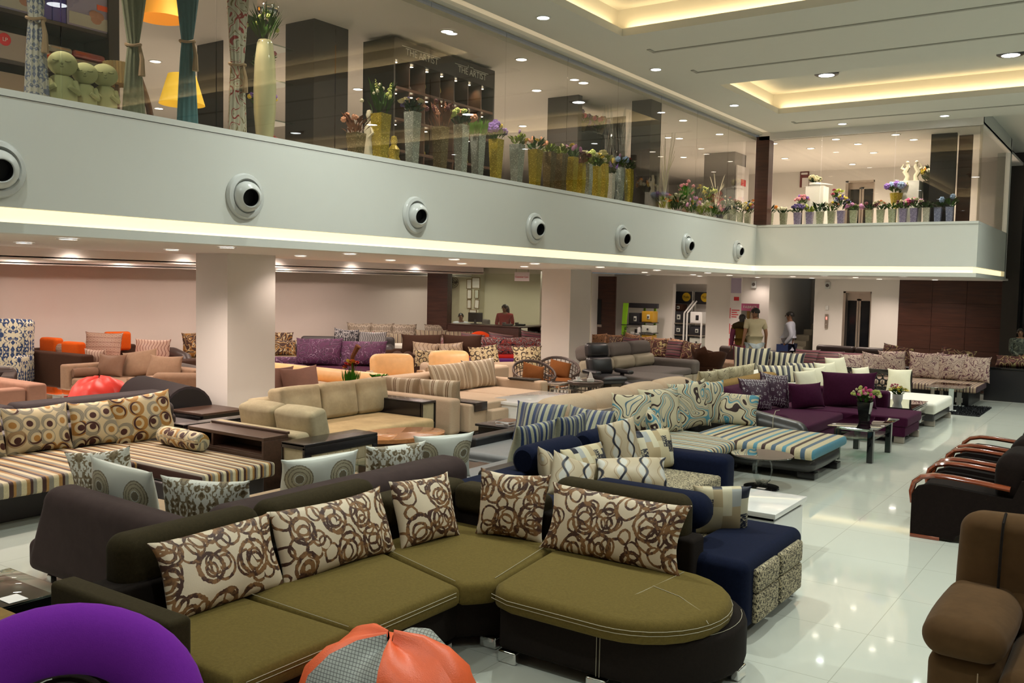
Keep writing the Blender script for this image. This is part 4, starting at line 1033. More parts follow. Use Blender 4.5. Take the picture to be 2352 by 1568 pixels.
# ------------------------------------------------------------------ teal striped sofa
t = T('corner_sofa', 'black leather corner sofa with teal, brown and cream striped seats', 'sofa', (-4.2, 10.6, 0))
bul = lambda x, y, z: (x, y, z)
t.box('base', M['lt_gun'], -4.2, -3.02, 10.42, 11.55, .07, .27, .10, (.03, .03, 0), k=4); t.box('base', M['lt_gun'], -5.1, -3.98, 9.3, 10.9, .07, .27, .08, k=4)
for x, y in ((-3.12, 10.55), (-3.1, 11.4), (-4.05, 10.6), (-4.1, 9.6)): t.box('leg', M['blackwood'], x - .1, x + .1, y - .08, y + .08, 0, .08, .01)
t.box('seat_cushion', M['teal_y'], -5.0, -3.86, 9.3, 10.62, .26, .38, .055, (0, 0, .02), label='teal striped cushion'); t.box('seat_cushion', M['teal_x'], -4.5, -2.96, 10.22, 11.6, .26, .385, .055, (0, 0, .015), label='teal striped cushion')
t.box('backrest', M['lt_gun'], -5.32, -5.05, 9.25, 12.0, .1, .70, .12, k=4)
t.box('arm', M['lt_gun'], -5.1, -3.5, 11.62, 11.95, .12, .60, .15, k=5, fn=lambda x, y, z: (x, y, z + (.10 * (-x / .8) if z > 0 else 0) - (.05 if z > 0 and x > 0 else 0)))
g = G(); g.tube([(-3.9, 11.61, .2), (-3.9, 11.61, .50), (-3.9, 11.7, .585), (-3.9, 11.85, .58)], .005, 5); t.g('stitching', g, M['thread'])
GT = 'teal swirl cushions on the black leather sofa'
pillow('teal swirl cushion nearest the navy roll', M['swirl'], (-4.93, 9.72, .37), 62, .56, .52, .2, 12, 4, GT)
pillow('teal swirl cushion seen edge-on in front of the first one', M['swirl'], (-4.52, 9.62, .37), 118, .46, .40, .18, 24, 0, GT)
pillow('second large teal swirl cushion along the back', M['swirl'], (-4.78, 10.25, .37), 66, .62, .56, .2, 14, 0, GT)
pillow('third large teal swirl cushion, highest along the back', M['swirl'], (-4.66, 10.85, .37), 68, .62, .60, .2, 12, -4, GT)
pillow('fourth large teal swirl cushion tucked behind the small one', M['swirl'], (-4.66, 11.30, .37), 60, .60, .58, .2, 12, 2, GT)
pillow('small teal swirl cushion against the shiny leather arm', M['swirl'], (-4.34, 11.48, .38), 15, .52, .42, .18, 16, 2, GT)

# ------------------------------------------------------------------ purple corner sofa
t = T('corner_sofa', 'aubergine purple velvet corner sofa behind the glass table with flowers', 'sofa', (-3.7, 13.3, 0))
t.box('base', M['purple'], -5.2, -3.62, 12.15, 13.8, .10, .22, .02); t.box('base', M['purple'], -4.6, -2.75, 13.82, 14.78, .10, .24, .02)
t.box('seat_cushion', M['purple'], -5.0, -3.6, 12.1, 13.82, .22, .37, .04, (0, 0, .015)); t.box('seat_cushion', M['purple'], -4.6, -2.72, 13.8, 14.8, .24, .38, .035, (0, 0, .01))
t.box('backrest', M['purple'], -5.3, -5.02, 12.1, 15.05, .1, .66, .07); t.box('backrest', M['purple'], -5.0, -3.22, 14.82, 15.05, .1, .62, .05)
t.box('arm', M['purple'], -5.2, -3.85, 11.98, 12.22, .1, .50, .10, k=4)
for x, y in ((-2.84, 13.9), (-2.80, 14.7), (-3.7, 13.2)): leg_block(t, x, y, 'steel', .14, .06, .10)
GP = 'cushions on the purple sofa'
pillow('plain purple cushion at the near end of the purple sofa', M['purple'], (-4.72, 12.55, .38), 80, .62, .42, .24, 30, 4, GP)
pillow('first purple cushion with white embroidered flowers', M['whitefloral'], (-4.62, 13.05, .38), 66, .58, .48, .18, 18, 4, GP)
pillow('second purple cushion with white embroidered flowers', M['whitefloral'], (-4.52, 13.55, .38), 66, .58, .52, .18, 14, 8, GP)
pillow('small plain purple cushion in the corner of the purple sofa', M['purple'], (-4.12, 13.85, .38), 36, .50, .38, .18, 14, -6, GP)
pillow('large plain purple cushion leaning on the chaise back', M['purple'], (-3.68, 14.35, .38), 6, .80, .55, .22, 14, -3, GP)

# ------------------------------------------------------------------ square glass table and its flower pot
t = T('coffee_table', 'rectangular clear glass table with black legs and a glass shelf', 'table', (-2.98, 12.5, 0))
g = G(); g.add(*rbox(.60, 1.28, .012, .005, 2), Matrix.Translation((-2.99, 12.5, .438))); t.g('glass_top', g, M['tglass'])
g = G(); g.add(*rbox(.42, .92, .010, .004, 2), Matrix.Translation((-3.0, 12.55, .27))); t.g('glass_shelf', g, glass('frosted_mint_glass', (.55, .78, .70), 2.0, .15))
for x in (-2.79, -3.2):
    for y in (12.03, 13.0): t.box('leg', M['gloss_black'], x - .035, x + .035, y - .045, y + .045, 0, .40, .006)
g = G()
for x in (-2.79, -3.2):
    for y in (12.03, 13.0): g.lathe([(.018, .40), (.018, .435)], 10, (x, y, 0)); g.lathe([(.008, .27), (.008, .40)], 8, (x * .97 + -3.0 * .03, y, 0))
for y in (12.03,): g.tube([(-3.2, y, .40), (-2.79, y, .40)], .014, 8)
t.g('chrome_fitting', g, M['chrome'])
# ------------------------------------------------------------------ plants
rp = random.Random(11)
def leaf_geo(g, base, d, L, wd, bend, rg):
    d = Vector(d).normalized(); side = d.cross(Vector((0, 0, 1)))
    side = side.normalized() if side.length > .05 else Vector((1, 0, 0))
    side = (Matrix.Rotation(rg.uniform(-.6, .6), 3, d) @ side)
    p0 = Vector(base); p1 = p0 + d * L * .5; p2 = p0 + d * L + Vector((0, 0, -bend * L))
    b = len(g.v)
    g.v += [tuple(p0), tuple(p1 - side * wd), tuple(p1 + side * wd), tuple(p2)]
    g.f += [(b, b + 1, b + 2), (b + 1, b + 3, b + 2)]
def foliage(c, r, h, n, L, wd, seed, up=.5, grass=False):
    rg = random.Random(seed); g = G()
    for i in range(n):
        a = rg.uniform(0, 6.28); rr = r * math.sqrt(rg.random()); k = rg.random()
        b = (c[0] + rr * .5 * math.cos(a), c[1] + rr * .5 * math.sin(a), c[2] + h * k * (0 if grass else .75))
        d = (math.cos(a) * (1 - up), math.sin(a) * (1 - up), up + rg.uniform(-.15, .3))
        if grass: b = (c[0] + rr * .8 * math.cos(a), c[1] + rr * .8 * math.sin(a), c[2]); d = (math.cos(a) * .18, math.sin(a) * .18, 1)
        leaf_geo(g, b, d, L * rg.uniform(.7, 1.2), wd, .0 if grass else rg.uniform(0, .35), rg)
    return g
_bl = {}
def bloom(kind, key):
    k = (kind, key)
    if k in _bl: return _bl[k]
    g = G(); rg = random.Random(hash(kind) % 99)
    if kind == 'ball':
        g.ball((0, 0, 0), .72, 8, 6)
        for i in range(16):
            z = 1 - 2 * (i + .5) / 16; a = i * 2.4; r = math.sqrt(1 - z * z); g.ball((r * math.cos(a) * .62, r * math.sin(a) * .62, z * .62), .42, 6, 4)
    elif kind == 'rose':
        for ly, (n, tilt, L) in enumerate(((5, .25, .95), (5, .7, .85), (4, 1.15, .7))):
            for i in range(n):
                a = 6.28 * i / n + ly; d = Vector((math.cos(a) * math.cos(tilt), math.sin(a) * math.cos(tilt), math.sin(tilt)))
                s = Vector((-math.sin(a), math.cos(a), 0)) * .42; b = len(g.v)
                g.v += [(0, 0, 0), tuple(d * L * .6 - s), tuple(d * L * .6 + s), tuple(d * L - s * .6 + Vector((0, 0, .1))), tuple(d * L + s * .6 + Vector((0, 0, .1)))]
                g.f += [(b, b + 1, b + 2), (b + 1, b + 3, b + 4, b + 2)]
        g.ball((0, 0, .25), .3, 6, 4)
    elif kind == 'tulip':
        g.lathe([(0, -.9), (.45, -.6), (.55, 0), (.42, .6), (.2, .9), (0, .7)], 7, cap=False)
    elif kind == 'spike':
        for i in range(14):
            z = i / 14 * 3 - 1.2; r = .45 * (1 - i / 15); a = i * 2.4; g.ball((r * math.cos(a), r * math.sin(a), z), .30 * (1.15 - i / 16), 5, 4)
    elif kind == 'star':
        for i in range(6):
            a = 6.28 * i / 6; s = Vector((-math.sin(a), math.cos(a), 0)) * .22; d = Vector((math.cos(a), math.sin(a), .25)); b = len(g.v)
            g.v += [(0, 0, 0), tuple(d * .6 - s), tuple(d * .6 + s), tuple(d * 1.1)]; g.f += [(b, b + 1, b + 2), (b + 1, b + 3, b + 2)]
        g.lathe([(0, 0), (.22, .1), (.28, .4)], 7, cap=False)
    me = g.mesh('flower_head', True, 60); me.materials.append(PET[key]); _bl[k] = me
    return me
def add_blooms(parent, c, r, h, spec, seed, base=None):
    """spec = [(kind, colour, count, size)]"""
    rg = random.Random(seed); c = Vector(c); st = G()
    for kind, key, n, s in spec:
        for i in range(n):
            a = rg.uniform(0, 6.28); rr = math.sqrt(rg.random())
            p = c + Vector((r * rr * math.cos(a), r * rr * math.sin(a), h * (1 - .55 * rr * rr) * rg.uniform(.75, 1.05)))
            o = obj('flower_head', bloom(kind, key), None, parent, p, (rg.uniform(-.5, .5), rg.uniform(-.5, .5), a)); k = s * rg.uniform(.8, 1.2); o.scale = (k, k, k)
            if base is not None: st.tube([c + (p - c) * .12, c + (p - c) * .6, p], .003, 4, caps=False)
    if base is not None and st.v: obj('stem', st, LEAF[base], parent)

# ------------------------------------------------------------------ table flowers at the aisle
t = T('flower_pot', 'tall black tapered pot of pink and green berries on the clear glass table', 'flower pot', (-3.02, 12.62, .446), 0, local=True)
g = G(); g.add([(-.055, -.055, 0), (.055, -.055, 0), (.055, .055, 0), (-.055, .055, 0), (-.085, -.085, .25), (.085, -.085, .25), (.085, .085, .25), (-.085, .085, .25), (-.075, -.075, .23), (.075, -.075, .23), (.075, .075, .23), (-.075, .075, .23)], [(3, 2, 1, 0), (0, 1, 5, 4), (1, 2, 6, 5), (2, 3, 7, 6), (3, 0, 4, 7), (4, 5, 9, 8), (5, 6, 10, 9), (6, 7, 11, 10), (7, 4, 8, 11), (8, 9, 10, 11)])
t.g('pot', g, M['gloss_black'], smooth=False)
t.g('foliage', foliage((0, 0, .24), .16, .12, 90, .08, .016, 3), LEAF['green'])
add_blooms(t.e, (-.07, 0, .27), .10, .17, [('ball', 'lime', 16, .022), ('ball', 'cream', 8, .02)], 1); add_blooms(t.e, (.10, .02, .27), .09, .16, [('ball', 'lime', 12, .022), ('ball', 'cream', 8, .02)], 5); add_blooms(t.e, (.02, -.03, .27), .10, .16, [('ball', 'magenta', 20, .022), ('ball', 'pink', 8, .02)], 2)

t = T('coffee_table', 'mirrored black coffee table holding the white pot of yellow flowers', 'table', (-3.1, 15.4, 0))
t.box('top', M['gloss_black'], -3.42, -2.86, 14.85, 16.1, .355, .38, .003); g = G(); g.add(*rbox(.54, 1.23, .008), Matrix.Translation((-3.14, 15.475, .385))); t.g('bronze_glass', g, M['bglass'])
t.box('side_frame', M['chrome'], -3.42, -2.86, 14.84, 14.87, .30, .355, .003); t.box('side_frame', M['chrome'], -2.88, -2.85, 14.85, 16.1, .30, .355, .003)
for y in (14.9, 16.05): t.box('leg', M['chrome'], -2.90, -2.86, y - .02, y + .02, 0, .30, .003); t.box('leg', M['chrome'], -3.42, -3.38, y - .02, y + .02, 0, .30, .003)
t.box('lower_shelf', M['gloss_black'], -3.4, -2.88, 14.95, 16.05, .10, .20, .004); t.box('drawer', M['chrome'], -2.89, -2.865, 15.5, 16.0, .105, .195, .004)
t = T('flower_pot', 'small white pot of yellow and pink flowers on the mirrored table', 'flower pot', (-3.22, 15.5, .389), 0, local=True)
g = G(); g.lathe([(0, 0), (.055, 0), (.075, .06), (.082, .14), (.076, .14), (.07, .11), (0, .11)], 24, cap=False); t.g('pot', g, M['gloss_white'])
t.g('foliage', foliage((0, 0, .12), .14, .10, 80, .08, .018, 4), LEAF['green'])
add_blooms(t.e, (0, 0, .15), .16, .11, [('star', 'yellow', 34, .028), ('star', 'lime', 16, .026)], 6); add_blooms(t.e, (-.03, -.02, .2), .09, .10, [('rose', 'pink', 9, .026)], 7)

# ------------------------------------------------------------------ white sofa with lattice back
t = T('corner_sofa', 'white corner sofa with a black carved lattice end', 'sofa', (-3.7, 16.3, 0))
t.box('base', M['lt_gun'], -4.7, -2.75, 15.95, 17.35, .08, .20, .03); t.box('seat_cushion', M['white'], -4.6, -2.72, 15.9, 17.4, .20, .38, .05, (0, 0, .015)); t.box('seat_cushion', M['white'], -4.6, -3.85, 14.9, 15.88, .22, .39, .05)
t.box('backrest', M['white'], -4.98, -4.72, 14.8, 17.6, .10, .56, .06)
for x, y in ((-2.82, 16.0), (-2.80, 17.3)): leg_block(t, x, y, 'steel', .16, .06, .10)
g = G(); X0, X1, Yb = -4.66, -3.42, 17.55
g.box(X0, X1, Yb, Yb + .05, .66, .74, .006); g.box(X0, X0 + .06, Yb, Yb + .05, .30, .66, .004); g.box(X1 - .07, X1, Yb, Yb + .05, .0, .66, .004); g.box(X0, X1, Yb, Yb + .05, .30, .36, .004)
for j, z in enumerate((.42, .51, .60)):
    for i in range(10):
        cx = X0 + .12 + i * .113 + (.056 if j % 2 else 0)
        if cx > X1 - .1: continue
        g.tube([(cx + .052 * math.cos(a), Yb + .025, z + .052 * math.sin(a)) for a in np.linspace(0, 2 * math.pi, 13)[:-1]], .011, 5, closed=True)
t.g('lattice_panel', g, M['blackwood'])
GW = 'ivory cushions on the white sofa'
for i, (x, y, yw, w_, h, lab) in enumerate(((-4.50, 15.15, 72, .55, .46, 'first large ivory cushion along the white sofa back'), (-4.52, 15.7, 66, .55, .48, 'second large ivory cushion along the white sofa back'), (-4.52, 16.3, 66, .55, .52, 'third large ivory cushion along the white sofa back'), (-4.50, 16.95, 70, .6, .58, 'last and tallest large ivory cushion, next to the lattice'), (-4.22, 15.9, 60, .38, .30, 'first small ivory cushion in front of the large ones'), (-4.20, 16.35, 60, .38, .32, 'second small ivory cushion in front of the large ones'), (-4.10, 17.0, 70, .45, .42, 'third small ivory cushion, nearest the lattice'), (-3.60, 17.36, 6, .40, .40, 'square ivory cushion standing against the lattice end'))):
    pillow(lab, M['ivory'], (x, y, .385), yw, w_, h, .17, 14, 0, GW)

# ------------------------------------------------------------------ rug and T-leg glass table
t = T('rug', 'black shag rug under the white-legged glass table', 'rug', (-3.0, 18.6, 0), 0, local=True)
g = G(); rr = random.Random(4)
for i in range(38):
    for j in range(34):
        if rr.random() < .9:
            x = -.62 + i * .034 + rr.uniform(-.01, .01); y = -.75 + j * .045; b = len(g.v)
            a = rr.uniform(0, 6.28); d = (math.cos(a) * .025, math.sin(a) * .025)
            g.v += [(x - .012, y, 0), (x + .012, y, 0), (x + d[0], y + d[1], .045), (x, y + .02, 0)]; g.f += [(b, b + 1, b + 2), (b + 1, b + 3, b + 2), (b + 3, b, b + 2)]
g.box(-.65, .65, -.78, .78, 0, .012); t.g('pile', g, M['rug'], smooth=False)
t = T('coffee_table', 'glass table on flat white and steel legs over the black rug', 'table', (-3.0, 18.7, .0), 0, local=True)
g = G(); g.add(*rbox(.62, 1.2, .012, .004, 2), Matrix.Translation((0, 0, .42))); t.g('glass_top', g, M['tglass'])
for y in (-.45, .45):
    t.box('leg', M['trim_white'], .08, .16, y - .03, y + .03, .02, .41, .006); t.box('leg', M['steel'], -.22, -.16, y - .03, y + .03, .02, .41, .006); t.box('foot', M['trim_white'], -.26, .22, y - .05, y + .05, .012, .03, .004)

# ------------------------------------------------------------------ maroon patterned sofa and the dark counter
t = T('corner_sofa', 'black based sofa with a thin striped seat below maroon cushions', 'sofa', (-3.3, 19.7, 0))
t.box('base', M['blackpanel'], -4.9, -2.72, 19.15, 20.6, .0, .29, .01); t.box('seat_cushion', M['maroonstripe'], -4.9, -2.56, 18.95, 20.2, .29, .41, .03, (0, 0, .01))
t.box('backrest', M['lt_black'], -4.9, -2.62, 20.35, 20.6, .29, .60, .04); t.box('price_tag', M['paper'], -2.95, -2.82, 19.145, 19.15, .08, .17, 0)
GM_ = 'maroon leaf cushions on the striped seat'
pil2('maroon cushion with paddle leaves, leftmost of the three in front of the wood wall', M['marfloral'], (-3.95, 19.95), (-3.40, 20.0), .41, .55, .2, 14, 0, GM_, .08)
pil2('maroon cushion with star leaves in the middle of the three', M['marfloral'], (-3.40, 20.0), (-2.98, 20.02), .41, .55, .2, 12, 0, GM_, .14)
pil2('maroon cushion with paddle leaves at the outer end of the striped seat', M['marfloral'], (-2.98, 20.0), (-2.56, 20.0), .41, .52, .2, 14, 0, GM_, .12)
pillow('maroon leaf cushion behind the lattice, first from the left', M['marfloral'], (-4.9, 19.5, .41), 40, .6, .46, .2, 16, 0, GM_)
pillow('maroon leaf cushion behind the lattice, second from the left', M['marfloral'], (-4.55, 19.75, .41), 40, .6, .48, .2, 14, 6, GM_)
pillow('maroon leaf cushion behind the lattice, third from the left', M['marfloral'], (-4.25, 19.95, .41), 30, .55, .54, .2, 14, 0, GM_)
t = T('counter', 'black service counter at the end of the aisle', 'counter', (-1.6, 20.9, 0))
t.box('body', M['blackpanel'], -2.68, .9, 20.75, 21.6, 0, .64, .01); t.box('top', M['gloss_black'], -2.70, .9, 20.73, 21.62, .64, .675, .006)
pillow('dark brown patterned cushion lying on the black counter', M['goldfloral'], (-2.15, 21.0, .68), 5, .75, .26, .2, 35, 0)

# ------------------------------------------------------------------ three dark armchairs with red wood arms
def armchair(y, label):
    t = T('armchair', label, 'armchair', (-1.2, y, 0), 0, 'black armchairs with red wood arms', local=True)
    for s, nm in ((-.35, 'near'), (.35, 'far')):
        pts = [(-.44, .02), (-.44, .38), (-.40, .45), (-.30, .485), (-.15, .48), (.34, .44), (.40, .60), (.50, .62), (.52, .02), (.30, .02)] + [(.10 + .16 * math.cos(a) - .03, .02 + .09 * math.sin(a)) for a in np.linspace(0, math.pi, 7)] + [(-.18, .02)]
        g = G(); g.prism(pts, s - .035, s + .035, Matrix(((1, 0, 0, 0), (0, 0, 1, 0), (0, 1, 0, 0), (0, 0, 0, 1))))
        t.g('side_panel', g, M['black_velvet'])
        ar = [(-.435, .30), (-.45, .40), (-.43, .48), (-.37, .535), (-.27, .56), (-.12, .56), (.08, .545), (.32, .52)]
        g = G(); V = []
        for i, (x, z) in enumerate(ar):
            wd = .034 + .016 * min(1, max(0, (i - 1) / 4)); th = .024
            d = Vector((ar[min(i + 1, 7)][0] - ar[max(i - 1, 0)][0], ar[min(i + 1, 7)][1] - ar[max(i - 1, 0)][1])).normalized(); nx, nz = -d.y, d.x
            for j in range(8):
                a = 2 * math.pi * j / 8; V.append((x + nx * th * math.sin(a), s + wd * math.cos(a), z + nz * th * math.sin(a)))
        F = [(i * 8 + j, i * 8 + (j + 1) % 8, (i + 1) * 8 + (j + 1) % 8, (i + 1) * 8 + j) for i in range(7) for j in range(8)] + [tuple(range(7, -1, -1)), tuple(range(56, 64))]
        g.add(V, F); t.g('armrest', g, M['redwood'], label='glossy red mahogany armrest')
        t.box('foot', M['redwood'], -.44, -.2, s - .04, s + .04, 0, .03, .004)
    t.box('seat_cushion', M['black_velvet'], -.42, .22, -.31, .31, .22, .43, .06, (0, 0, .03)); t.box('back_cushion', M['black_velvet'], .20, .48, -.33, .33, .36, .80, .12, (.03, 0, .02), k=4); t.box('back_shell', M['brn_velvet'], .44, .56, -.36, .36, .1, .76, .06)
    t.box('side_bolster', M['black_velvet'], .22, .44, -.385, -.30, .46, .74, .09, k=4) if False else None
    return t
armchair(9.02, 'black velvet armchair with red wood arms, nearest of the row of three')
armchair(9.98, 'black velvet armchair with red wood arms, middle of the row of three')
armchair(10.98, 'black velvet armchair with red wood arms, farthest of the row of three')

# ------------------------------------------------------------------ brown recliner
t = T('recliner', 'large brown suede recliner cut by the right edge of the photo', 'armchair', (-.25, 5.15, 0))
S = M['brown_suede']
t.box('arm_base', S, -.77, -.46, 4.55, 5.5, .03, .50, .07, k=4); t.box('arm_base', S, .30, .62, 4.55, 5.5, .03, .50, .07, k=4)
t.box('arm_pad', S, -.79, -.45, 4.50, 5.3, .49, .665, .085, (.02, .02, .02), k=5); t.box('arm_pad', S, .24, .66, 4.50, 5.3, .49, .665, .085, (.02, .02, .02), k=5)
t.box('seat_cushion', S, -.47, .27, 4.46, 5.25, .30, .50, .09, (.0, .02, .05), k=4); t.box('footrest_panel', S, -.47, .27, 4.42, 4.56, .04, .38, .06, (0, .03, .0), k=4)
tl = (R_(-9), 0, 0)
t.box('backrest', S, -.76, .58, 5.2, 5.54, .30, 1.0, .09, (.01, .03, .02), k=5, rot=tl); g = G(); g.tube([(-.555, 5.150, .62), (-.555, 5.172, .76), (-.555, 5.20, .90), (-.555, 5.24, .985), (-.555, 5.33, 1.02)], .007, 6); t.g('back_seam', g, M['choc'])
t.box('lumbar_cushion', S, -.553, .24, 5.12, 5.48, .40, .66, .10, (.02, .05, .0), k=5, rot=tl)
g = G(); g.tube([(-.55, 4.53, .07), (-.55, 4.535, .45)], .003, 5); t.g('stitching', g, M['taupe'])

# ------------------------------------------------------------------ orange and grey bean bag
t = T('bean_bag', 'orange bean bag with grey check patches in front of the olive sofa', 'bean bag', (-2.68, 3.0, 0), 0, local=True)
def bag(t, R, H, mats, seg=10, seed=1, pw=1.0, top=.10):
    rg = random.Random(seed)
    prof = [(.0, .0), (.72, .0), (.92, .10), (1.0, .25), (1.0, .42), (.96, .60), (.86, .76), (.66, .89), (.38, .96), (0.04, .975)]
    prof = [(r * R, z * H) for r, z in prof]
    n = 60; V = []
    def pt(i, j):
        r, z = prof[i]; a = 2 * math.pi * j / n; q = 1 + .07 * math.sin(3 * a + seed) * min(1, z / H * 1.5) + .03 * math.sin(5 * a + z * 11) + .03 * math.sin(z * 16 + 2 * a)
        dip = -.010 * abs(math.cos(a * seg / 2)) ** 24 if 0 < i < len(prof) - 1 else 0
        return ((r * q + dip) * math.cos(a), (r * q + dip) * math.sin(a), z * (1 + .03 * math.sin(2 * a + 1)) + (.02 * math.sin(5 * a) if i > 5 else 0))
    per = n // seg
    for s in range(seg):
        g = G(); m = len(prof)
        for i in range(m):
            for j in range(per + 1): g.v.append(pt(i, (s * per + j) % n))
        for i in range(m - 1):
            for j in range(per): a = i * (per + 1) + j; g.f.append((a, a + 1, a + per + 2, a + per + 1))
        t.g('panel', g, mats[s % len(mats)], ang=60)
bag(t, .40, .60, [M['bean'], M['graycheck'], M['bean'], M['bean'], M['graycheck'], M['bean']], 6, 2)

# ------------------------------------------------------------------ purple ring chair
t = T('ring_chair', 'violet felt ring chair with a black woven bowl, cut by the bottom edge', 'armchair', (-3.33, 1.86, 0), R_(61), local=True)
g = G(); N = 40
Mx = Matrix.Translation((0, 0, .42)) @ Matrix.Rotation(R_(66), 4, 'X')
V = []; F = []
for i in range(N):
    a = 2 * math.pi * i / N
    for j in range(14):
        b = 2 * math.pi * j / 14; r = .355 + .135 * math.cos(b) + .02 * math.cos(2 * a); V.append((r * math.cos(a) * 1.06, r * math.sin(a), .125 * math.sin(b)))
for i in range(N):
    for j in range(14): F.append((i * 14 + j, ((i + 1) % N) * 14 + j, ((i + 1) % N) * 14 + (j + 1) % 14, i * 14 + (j + 1) % 14))
g.add(V, F, Mx); t.g('ring_cushion', g, M['violet'], ang=80)
g = G()
for k in range(10):
    r = .36 - .036 * k; g.tube([tuple(Mx @ Vector((r * math.cos(a), r * math.sin(a), -.06 - .012 * k))) for a in np.linspace(0, 2 * math.pi, 29)[:-1]], .017, 5, closed=True)
t.g('woven_bowl', g, M['rattan'])
g = G(); g.lathe([(0, 0), (.30, 0), (.30, .03), (.04, .05), (.04, .22), (0, .22)], 24, cap=False); t.g('pedestal', g, M['gloss_black'])

# ------------------------------------------------------------------ left edge: tan armchair, glass table, blue vase
t = T('armchair', 'olive tan armchair arm at the left edge behind the violet ring chair', 'armchair', (-4.6, 2.0, 0))
t.box('arm', M['oldgold'], -5.0, -4.12, 1.95, 2.22, .44, .575, .06); t.box('frame', M['rattan'], -4.95, -4.16, 1.98, 2.2, .04, .44, .02)
t.box('seat', M['oldgold'], -4.95, -4.2, 1.3, 1.93, .28, .44, .05); t.box('leg', M['blackwood'], -4.9, -4.82, 2.0, 2.1, 0, .05, 0)
t = T('side_table', 'black glass topped side table with a paper tag at the left edge', 'table', (-5.1, 2.5, 0))
g = G(); g.add(*rbox(.62, .42, .012, .003, 2), Matrix.Translation((-5.05, 2.5, .444))); t.g('glass_top', g, M['tglass'])
t.box('body', M['gloss_black'], -5.32, -4.78, 2.33, 2.66, .30, .43, .01)
for x in (-5.28, -4.82):
    for y in (2.36, 2.62): t.box('leg', M['gloss_black'], x - .03, x + .03, y - .03, y + .03, 0, .30, .004)
t.box('price_tag', M['paper'], -4.88, -4.76, 2.40, 2.50, .452, .454, 0)
t = T('display_stand', 'slim black stand under the blue glass vase, at the left edge', 'stand', (-6.28, 2.72, 0), 0, local=True)
t.box('post', M['gloss_black'], -.05, .05, -.05, .05, .02, .66, .006); t.box('foot', M['gloss_black'], -.14, .14, -.14, .14, 0, .02, .004); t.box('top', M['gloss_black'], -.08, .08, -.08, .08, .66, .68, .004)
t = T('vase', 'cobalt blue teardrop glass vase cut by the left edge of the photo', 'vase', (-6.28, 2.72, .68), 0, local=True)
g = G(); g.lathe([(.05, 0), (.12, .05), (.165, .15), (.17, .24), (.13, .38), (.06, .50), (.02, .57)], 30, cap=False); t.g('body', g, M['blueglass'])
g = G(); g.lathe([(.02, .03), (.09, .08), (.12, .16), (.12, .24), (.08, .36), (0, .45)], 24, cap=False); t.g('inner_glass', g, glass('pale_blue_glass', (.55, .75, .9), 2.5))
# ------------------------------------------------------------------ more seating (generic builder in the sofa's own frame: front towards -y)
def sofa(label, x, y, yaw, w, d=.9, seat=.42, back=.78, arm=.58, aw=.18, n=2, mb='lt_brown', ms=None, ma=None, group=None, bt=.2, roll=False, legs='blackwood', arms=(1, 1), headrest=False, backs=True, name='sofa', cat='sofa', crown=.02):
    t = T(name, label, cat, (x, y, 0), R_(yaw), group, local=True)
    MB, MS, MA = M[mb], M[ms or mb], M[ma or mb]
    a0 = aw if arms[0] else 0; a1 = aw if arms[1] else 0; L, Rr = -w / 2 + a0, w / 2 - a1
    t.box('base', MB, -w / 2 + .02, w / 2 - .02, -d / 2 + .04, d / 2 - .02, .06, seat - .15, .02)
    sw = (Rr - L) / n
    for i in range(n): t.box('seat_cushion', MS, L + i * sw + .004, L + (i + 1) * sw - .004, -d / 2, d / 2 - bt, seat - .15, seat, .045, (0, 0, crown))
    if backs: t.box('backrest', MB, -w / 2 + .01, w / 2 - .01, d / 2 - bt, d / 2, .06, back, min(.09, bt / 2.2), k=4)
    for s, on in ((-1, arms[0]), (1, arms[1])):
        if not on: continue
        x0 = s * (w / 2 - aw / 2)
        if roll:
            t.box('arm', MA, x0 - aw / 2, x0 + aw / 2, -d / 2, d / 2 - .05, .05, arm, aw * .48, k=5)
        else: t.box('arm', MA, x0 - aw / 2, x0 + aw / 2, -d / 2 - .01, d / 2 - .02, .05, arm, .035)
    if headrest:
        hw = w / n
        for i in range(n): t.box('headrest', MB, -w / 2 + i * hw + .01, -w / 2 + (i + 1) * hw - .01, d / 2 - bt - .04, d / 2 - .01, back - .02, back + .16, .07, k=4)
    for sx in (-1, 1):
        for sy in (-1, 1): t.box('leg', M[legs], sx * (w / 2 - .09) - .03, sx * (w / 2 - .09) + .03, sy * (d / 2 - .09) - .03, sy * (d / 2 - .09) + .03, 0, .07, .004)
    return t
def on(t, lx, ly, z):     # a point of a sofa's own frame in the world
    v = Matrix.Rotation(t.e.rotation_euler.z, 3, 'Z') @ Vector((lx, ly, 0)); return (t.loc.x + v.x, t.loc.y + v.y, z)
def yawof(t): return math.degrees(t.e.rotation_euler.z)

# cream three-seater with dark framed arms
t = T('sofa', 'cream gold velvet three seat sofa with black framed box arms', 'sofa', (-8.05, 8.2, 0))
t.box('base', M['cream'], -8.62, -7.5, 7.2, 9.1, .06, .28, .03); t.box('seat_cushion', M['creamgold'], -8.4, -7.38, 7.32, 9.06, .28, .425, .05, (0, 0, .015)); t.box('backrest', M['cream'], -8.72, -8.5, 7.15, 9.3, .06, .74, .06)
for (y0, y1) in ((7.02, 7.32), (9.06, 9.34)):
    t.box('arm', M['cream'], -8.5, -7.62, y0 + .015, y1 - .015, .1, .585, .015); g = G()
    g.box(-8.5, -7.60, y0, y1, .585, .615, .008); g.box(-7.64, -7.60, y0, y0 + .02, .32, .6, .004); g.box(-7.64, -7.60, y1 - .02, y1, .06, .6, .004); g.box(-7.64, -7.60, y0, y1, .32, .335, .003)
    g.box(-8.5, -7.62, y0, y0 + .014, .36, .6, .003); t.g('arm_frame', g, M['blackwood'])
for i, (y0, y1) in enumerate(((7.36, 8.0), (8.02, 8.62), (8.64, 9.2))):
    t.box('back_cushion', M['cream'], -8.56, -8.30, y0, y1, .42, .86, .05, (.05, .0, .01), k=4, rot=(0, R_(-9), 0))
